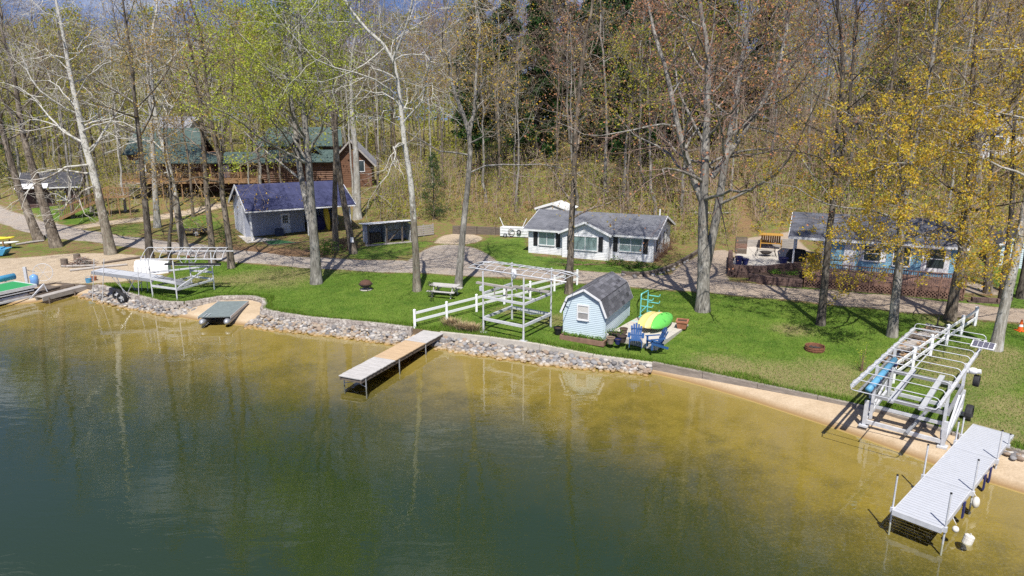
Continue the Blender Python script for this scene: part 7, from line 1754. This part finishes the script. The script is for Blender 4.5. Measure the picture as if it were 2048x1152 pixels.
def free_v(P, m_=1.0):
    ok = np.ones(len(P), bool)
    for h_ in HOUSES: ok &= pdist(P, h_) < -m_
    ok &= np.abs(sdist(P, RC)) > 3.0
    for L_, k in ((SPUR, 1.2), (PATHH, .3), (TERR, 1), (DRIVE, 1), (GRAVEL, 1), (SANDPILE, 1), (YARD, .2)): ok &= pdist(P, L_) < -k
    return ok
YARD = gp([(690, 505), (725, 470), (900, 462), (1060, 466), (1062, 500), (940, 520)])
def dWv(P): return sdist(P, WL)
def inview(x, y): return abs(x) < .76 * y + 3
HN = [G(*q) for q in ((633, 567), (715, 438))]
taken = []
NR = np.random.default_rng(99)
def cand(n, y0, y1, pw):
    y = y0 + (y1 - y0) * NR.random(n) ** pw; x = NR.uniform(-1, 1, n) * (.76 * y + 3); return np.column_stack([x, y])
def sample(n, test, y0, y1, md):
    P = cand(9000, y0, y1, 1.25); P = P[test(P)]; P = P[free_v(P)]; out = []
    for x, y in P:
        if len(out) >= n: break
        if taken and (((np.array(taken) - (x, y)) ** 2).sum(1) < md * md).any(): continue
        out.append((x, y)); taken.append((x, y))
    return out
def logview(P):      # thin the trees standing straight before the log house and the barn
    x, y = P[:, 0], P[:, 1]; return (x > -50) & (x < -14) & (y < 84) & (x / y > -.56) & (x / y < -.20)
pp = [(1205, 285), (1180, 275), (1225, 262), (1345, 262), (1375, 270), (1330, 255), (1395, 258), (1300, 268), (1010, 318), (1795, 262), (1840, 262), (1510, 258), (1105, 290), (1195, 320), (1250, 305), (1365, 300), (1410, 290), (1070, 330), (960, 350), (1290, 330)]
for i, (px, py) in enumerate(pp):
    g = G(px, py); taken.append((g.x, g.y)); taken.append((g.x - .3, g.y - 3.5)); place('p' if i % 2 == 0 else 'q', PINE if i % 2 == 0 else PINE2, 'pine_tree', 'dark green pine rising from the top of the bank among bare trees', 'tree', 'dark pines along the top of the bank', g.x, g.y, rnd.uniform(.85, 1.15), rnd.uniform(0, 6))
split = lambda P: P[:, 0] > -13 + (P[:, 1] - 70) * .1
bank = sample(112, lambda P: split(P) & (dWv(P) > 36), 58, 118, 2.6)
left = sample(128, lambda P: ~split(P) & (dWv(P) > 26) & ~(logview(P) & (NR.random(len(P)) < .15)), 58, 150, 2.3)
wB = [3, 4, 3, 2, 2, 4, 3, 3]; wL = [4, 3, 2, 5, 5, 1, 1, 2]
for reg, lst, w_, where in (('b', bank, wB, 'on the bank behind the cottages'), ('l', left, wL, 'in the wood round the log house')):
    for x, y in lst:
        k = rnd.choices(range(8), w_)[0]; tm, b1, tw1, lf1, desc = KIND[k]
        art = f'tall {desc} tree {where}'
        place(k, (tm, b1, tw1, lf1), 'forest_tree', art, 'tree', f'{desc} trees {where}', x, y, rnd.uniform(.82, 1.2), rnd.uniform(0, 6.28))
for i, (px, py, lb) in enumerate(((868, 438, 'dark bushy spruce on the slope behind the woodshed'), (985, 345, 'small dark spruce on the slope left above the white trailer'), (22, 372, 'dark spruce behind the barn at the left edge'))):
    g = G(px, py); r = place('s', SPRUCE, 'spruce_tree', lb, 'tree', None, g.x, g.y, (1.0, .75, .9)[i], i * 2.0) if False else None
    if 's' not in made:
        r = thing('spruce_tree', lb, 'tree', g); SPRUCE[0].objects(r, *SPRUCE[1:4]); made['s'] = r
    else: r = copy_tree(made['s']); r['label'] = lb; r.location = g
    r.scale = [(.62, .6, .9)[i]] * 3; r.rotation_euler.z = i * 2.0
# the far wood that closes the view, one mass
LF_FAR = leaf_mat('far_leaf', [(.34, .24, .12), (.30, .27, .06), (.36, .38, .05), (.26, .30, .04), (.42, .42, .06), (.36, .29, .08)], .35, .05)
tv, tq, tmx, nb = [], [], [], 0
farlst = []
for _ in range(210):
    y = rnd.uniform(112, 190); x = rnd.uniform(-.8 * y, .8 * y)
    if not free_v(np.array([[x, y]]))[0]: continue
    farlst.append((x, y))
for x, y in farlst:
    tm = KIND[rnd.choices(range(8), [2, 1, 2, 6, 6, 1, 2, 1])[0]][0]; tone = 0
    V = np.vstack(tm.tv + tm.cv); q = np.vstack(tm.tq + [a + tm.tn for a in tm.cq])
    mi = np.concatenate([np.zeros(sum(len(a) for a in tm.tq), int), np.concatenate(tm.cm) + 1])
    sel = np.ones(len(q), bool); nq = len(q); step = rnd.random(); keep = (np.arange(nq) < sum(len(a) for a in tm.tq)) | ((np.arange(nq) * 7919 % 10) < 3) | (mi == 2); q, mi = q[keep], mi[keep]
    a = rnd.uniform(0, 6.28); ca, sa_ = math.cos(a), math.sin(a); s = rnd.uniform(.55, .95)
    V = np.column_stack([V[:, 0] * ca - V[:, 1] * sa_, V[:, 0] * sa_ + V[:, 1] * ca, V[:, 2]]) * s + np.array([x, y, hz(x, y)])
    u, inv = np.unique(q, return_inverse=True); tv.append(V[u]); tq.append(inv.reshape(-1, 4) + nb); nb += len(u); tmx.append(mi)
rgf = np.random.default_rng(17); P = cand(5200, 96, 265, 1.0); P = P[free_v(P, 1.0)]; P = P[(P[:, 1] > 112) | (P[:, 0] > -12)][:1150]
cz = h_land(P) + rgf.uniform(1.5, 10, len(P)) * np.where(P[:, 0] > 0, .7, 1.0); C = np.column_stack([P, cz]); C = np.repeat(C, 7, 0) + rgf.normal(0, 1, (len(C) * 7, 3)) * np.array([1.6, 1.6, 1.5])
V, q = leaf_cards(rgf, C, 12, (.9, .9, .7), .40); tv.append(V); tq.append(q + nb); nb += len(V); tmx.append(np.full(len(q), 2))
P = cand(2200, 190, 330, 1.0); P = P[free_v(P, 1.0)][:900]; C = np.column_stack([P, h_land(P) + rgf.uniform(1.0, 12, len(P))]); C = np.repeat(C, 5, 0) + rgf.normal(0, 1, (len(C) * 5, 3)) * np.array([3.0, 2.0, 2.0])
V, q = leaf_cards(rgf, C, 10, (1.4, 1.0, 1.1), .75); tv.append(V); tq.append(q + nb); nb += len(V); tmx.append(np.full(len(q), 2))
me = np_mesh('far_woods', np.vstack(tv), np.vstack(tq), [BK_GREY, TW_TAN, LF_FAR], np.concatenate(tmx)); o = bpy.data.objects.new('far_woods', me); COL.objects.link(o)
tag(o, 'far mass of budding woodland closing the view', 'woods', kind='stuff')

# ------------------------------------------------------------ undergrowth: thin stems and first leaves on the bank and slopes
def undergrowth(name, label, n, test, hr, mats, seed, y1=112, lsize=.12, per=9):
    rg = np.random.default_rng(seed); P = cand(n * 7, 52, y1, 1.1); P = P[test(P)]; P = P[free_v(P, .3)][:n]; n = len(P)
    z_ = h_land(P); h_ = rg.uniform(*hr, n) * (.5 + rg.random(n)); K = 5
    s = np.linspace(0, 1, K)[None, :, None]; lean = rg.normal(0, .16, (n, 1, 2)); B = np.empty((n, K, 3))
    B[:, :, :2] = P[:, None] + lean * s * h_[:, None, None] + rg.normal(0, .05, (n, K, 2)) * s; B[:, :, 2] = z_[:, None] + h_[:, None] * s[:, :, 0]; B[:, 0, 2] -= .1
    r = (.010 + .006 * h_)[:, None] * (1 - .75 * s[:, :, 0]); V1, q1 = tubes(B, r, 3)
    Q, Rq, _ = grow(rg, B, r, 6, .25, 1, (25, 60), lambda t, i: h_[i] * .32, 3, .05, .15, .7, .007); V2, q2 = tubes(Q, Rq, 3)
    C = Q[:, 1:].reshape(-1, 3); C = C[rg.random(len(C)) < .8]; V3, q3 = leaf_cards(rg, C, max(1, per // 6), (.16, .16, .14), lsize)
    V = np.vstack([V1, V2, V3]); q = np.vstack([q1, q2 + len(V1), q3 + len(V1) + len(V2)]); mi = np.r_[np.zeros(len(q1) + len(q2), int), np.ones(len(q3), int)]
    o = bpy.data.objects.new(name, np_mesh(name, V, q, mats, mi)); COL.objects.link(o); tag(o, label, 'undergrowth', kind='stuff')
LF_UND = leaf_mat('undergrowth_leaf', [(.36, .17, .10), (.40, .26, .15), (.34, .22, .08), (.38, .33, .07), (.30, .34, .05), (.22, .31, .045), (.40, .41, .07), (.42, .25, .12), (.26, .30, .05)], .3, .11)
LF_GREENU = leaf_mat('undergrowth_green', [(.10, .15, .025), (.17, .25, .035), (.24, .30, .05), (.30, .25, .08), (.34, .21, .10), (.27, .31, .05)], .35, .16)
TW_PINK = M_('pinkish_stem', (.30, .225, .185), .9, var=.3, scale=.4)
onbank = lambda P: (P[:, 0] > -16) & (dWv(P) > 33.0)
undergrowth('undergrowth', 'saplings and brush with first leaves covering the bank', 3300, onbank, (1.4, 3.6), [TW_PINK, LF_UND], 71, 112, .17, 12)
undergrowth('undergrowth', 'low green brush on the lower bank behind the cottages', 2600, lambda P: (P[:, 0] > -16) & (dWv(P) > 28.5) & (dWv(P) < 58), (.5, 1.2), [TW_TAN, LF_GREENU], 72, 92, .15, 12)
undergrowth('undergrowth', 'tall thin saplings crowding the right side of the bank', 900, lambda P: (P[:, 0] > 14) & (dWv(P) > 44), (4.0, 7.5), [TW_PINK, LF_TAN], 73, 118, .11, 6)
undergrowth('undergrowth', 'thin brush and saplings in the wood round the log house', 1300, lambda P: (P[:, 0] < -10) & (dWv(P) > 27) & ~logview(P), (1.0, 3.2), [TW_GREY, LF_OLIVE], 74, 130, .20, 12)
# grass blades, thick along edges and thin on the mown turf
def blades(name, label, n, hgt, test, seed, mat_, wd=.011):
    rg = np.random.default_rng(seed); P = []
    while sum(len(p) for p in P) < n:
        c_ = np.column_stack([rg.uniform(-32, 33, 40000), rg.uniform(18, 56, 40000)]); k = test(c_); P.append(c_[k])
    P = np.vstack(P)[:n]; z_ = h_land(P); h_ = hgt * rg.uniform(.5, 1.5, n); a = rg.uniform(0, 6.28, n); d = np.column_stack([np.cos(a), np.sin(a)]); ln = rg.normal(0, .45, (n, 2)) * h_[:, None]
    b0 = np.column_stack([P - d * wd, z_ - .01]); b1 = np.column_stack([P + d * wd, z_ - .01]); t0 = np.column_stack([P + ln - d * wd * .3, z_ + h_]); t1 = np.column_stack([P + ln + d * wd * .3, z_ + h_])
    V = np.stack([b0, b1, t1, t0], 1).reshape(-1, 3); q = np.arange(n * 4).reshape(-1, 4)
    o = bpy.data.objects.new(name, np_mesh(name, V, q, [mat_])); COL.objects.link(o); tag(o, label, 'grass', kind='stuff')
GRASSL = leaf_mat('grass_blade', [(.07, .16, .015), (.13, .25, .025), (.20, .30, .05), (.10, .20, .02), (.27, .26, .09)], .3)
inl = lambda c_: in_poly(c_, LAWN) & ~in_poly(c_, DOCKQ) & ~in_poly(c_, CONC)
blades('grass', 'short mown grass blades of the lawn', 150000, .05, inl, 81, GRASSL, .012)
dl = lambda c_: inl(c_) & (sdist(c_, WL) < .35 + .5 * np.abs(np.sin(c_[:, 0] * 1.3) * np.sin(c_[:, 1] * .9)))
blades('grass', 'longer untrimmed grass along the shore walls', 16000, .15, dl, 82, GRASSL)
print('build done', len(bpy.data.objects))

for i in range(12):
    for _ in range(40):
        x, y = rnd.uniform(-12, 45), rnd.uniform(64, 96); p_ = np.array([[x, y]])
        if dWv(p_)[0] > 38 and free_v(p_, 2)[0] and abs(x) < .7 * y: break
    a = rnd.uniform(-.6, .6); L_ = rnd.uniform(2.5, 6); b = MB(); P = [Vector((x + math.cos(a) * L_ * k / 5, y + math.sin(a) * L_ * k / 5, hz(x + math.cos(a) * L_ * k / 5, y + math.sin(a) * L_ * k / 5) + .12 + .06 * (k % 2))) for k in range(6)]
    b.tube(P, [.17, .16, .15, .13, .11, .08], 7); q = P[3]; b.tube([q, q + Vector((.2, -.5, .9))], [.05, .02], 5); o = b.build('fallen_log', BK_GREY); tag(o, 'fallen grey log lying in the brush of the wooded bank', 'log', 'fallen logs on the wooded bank')
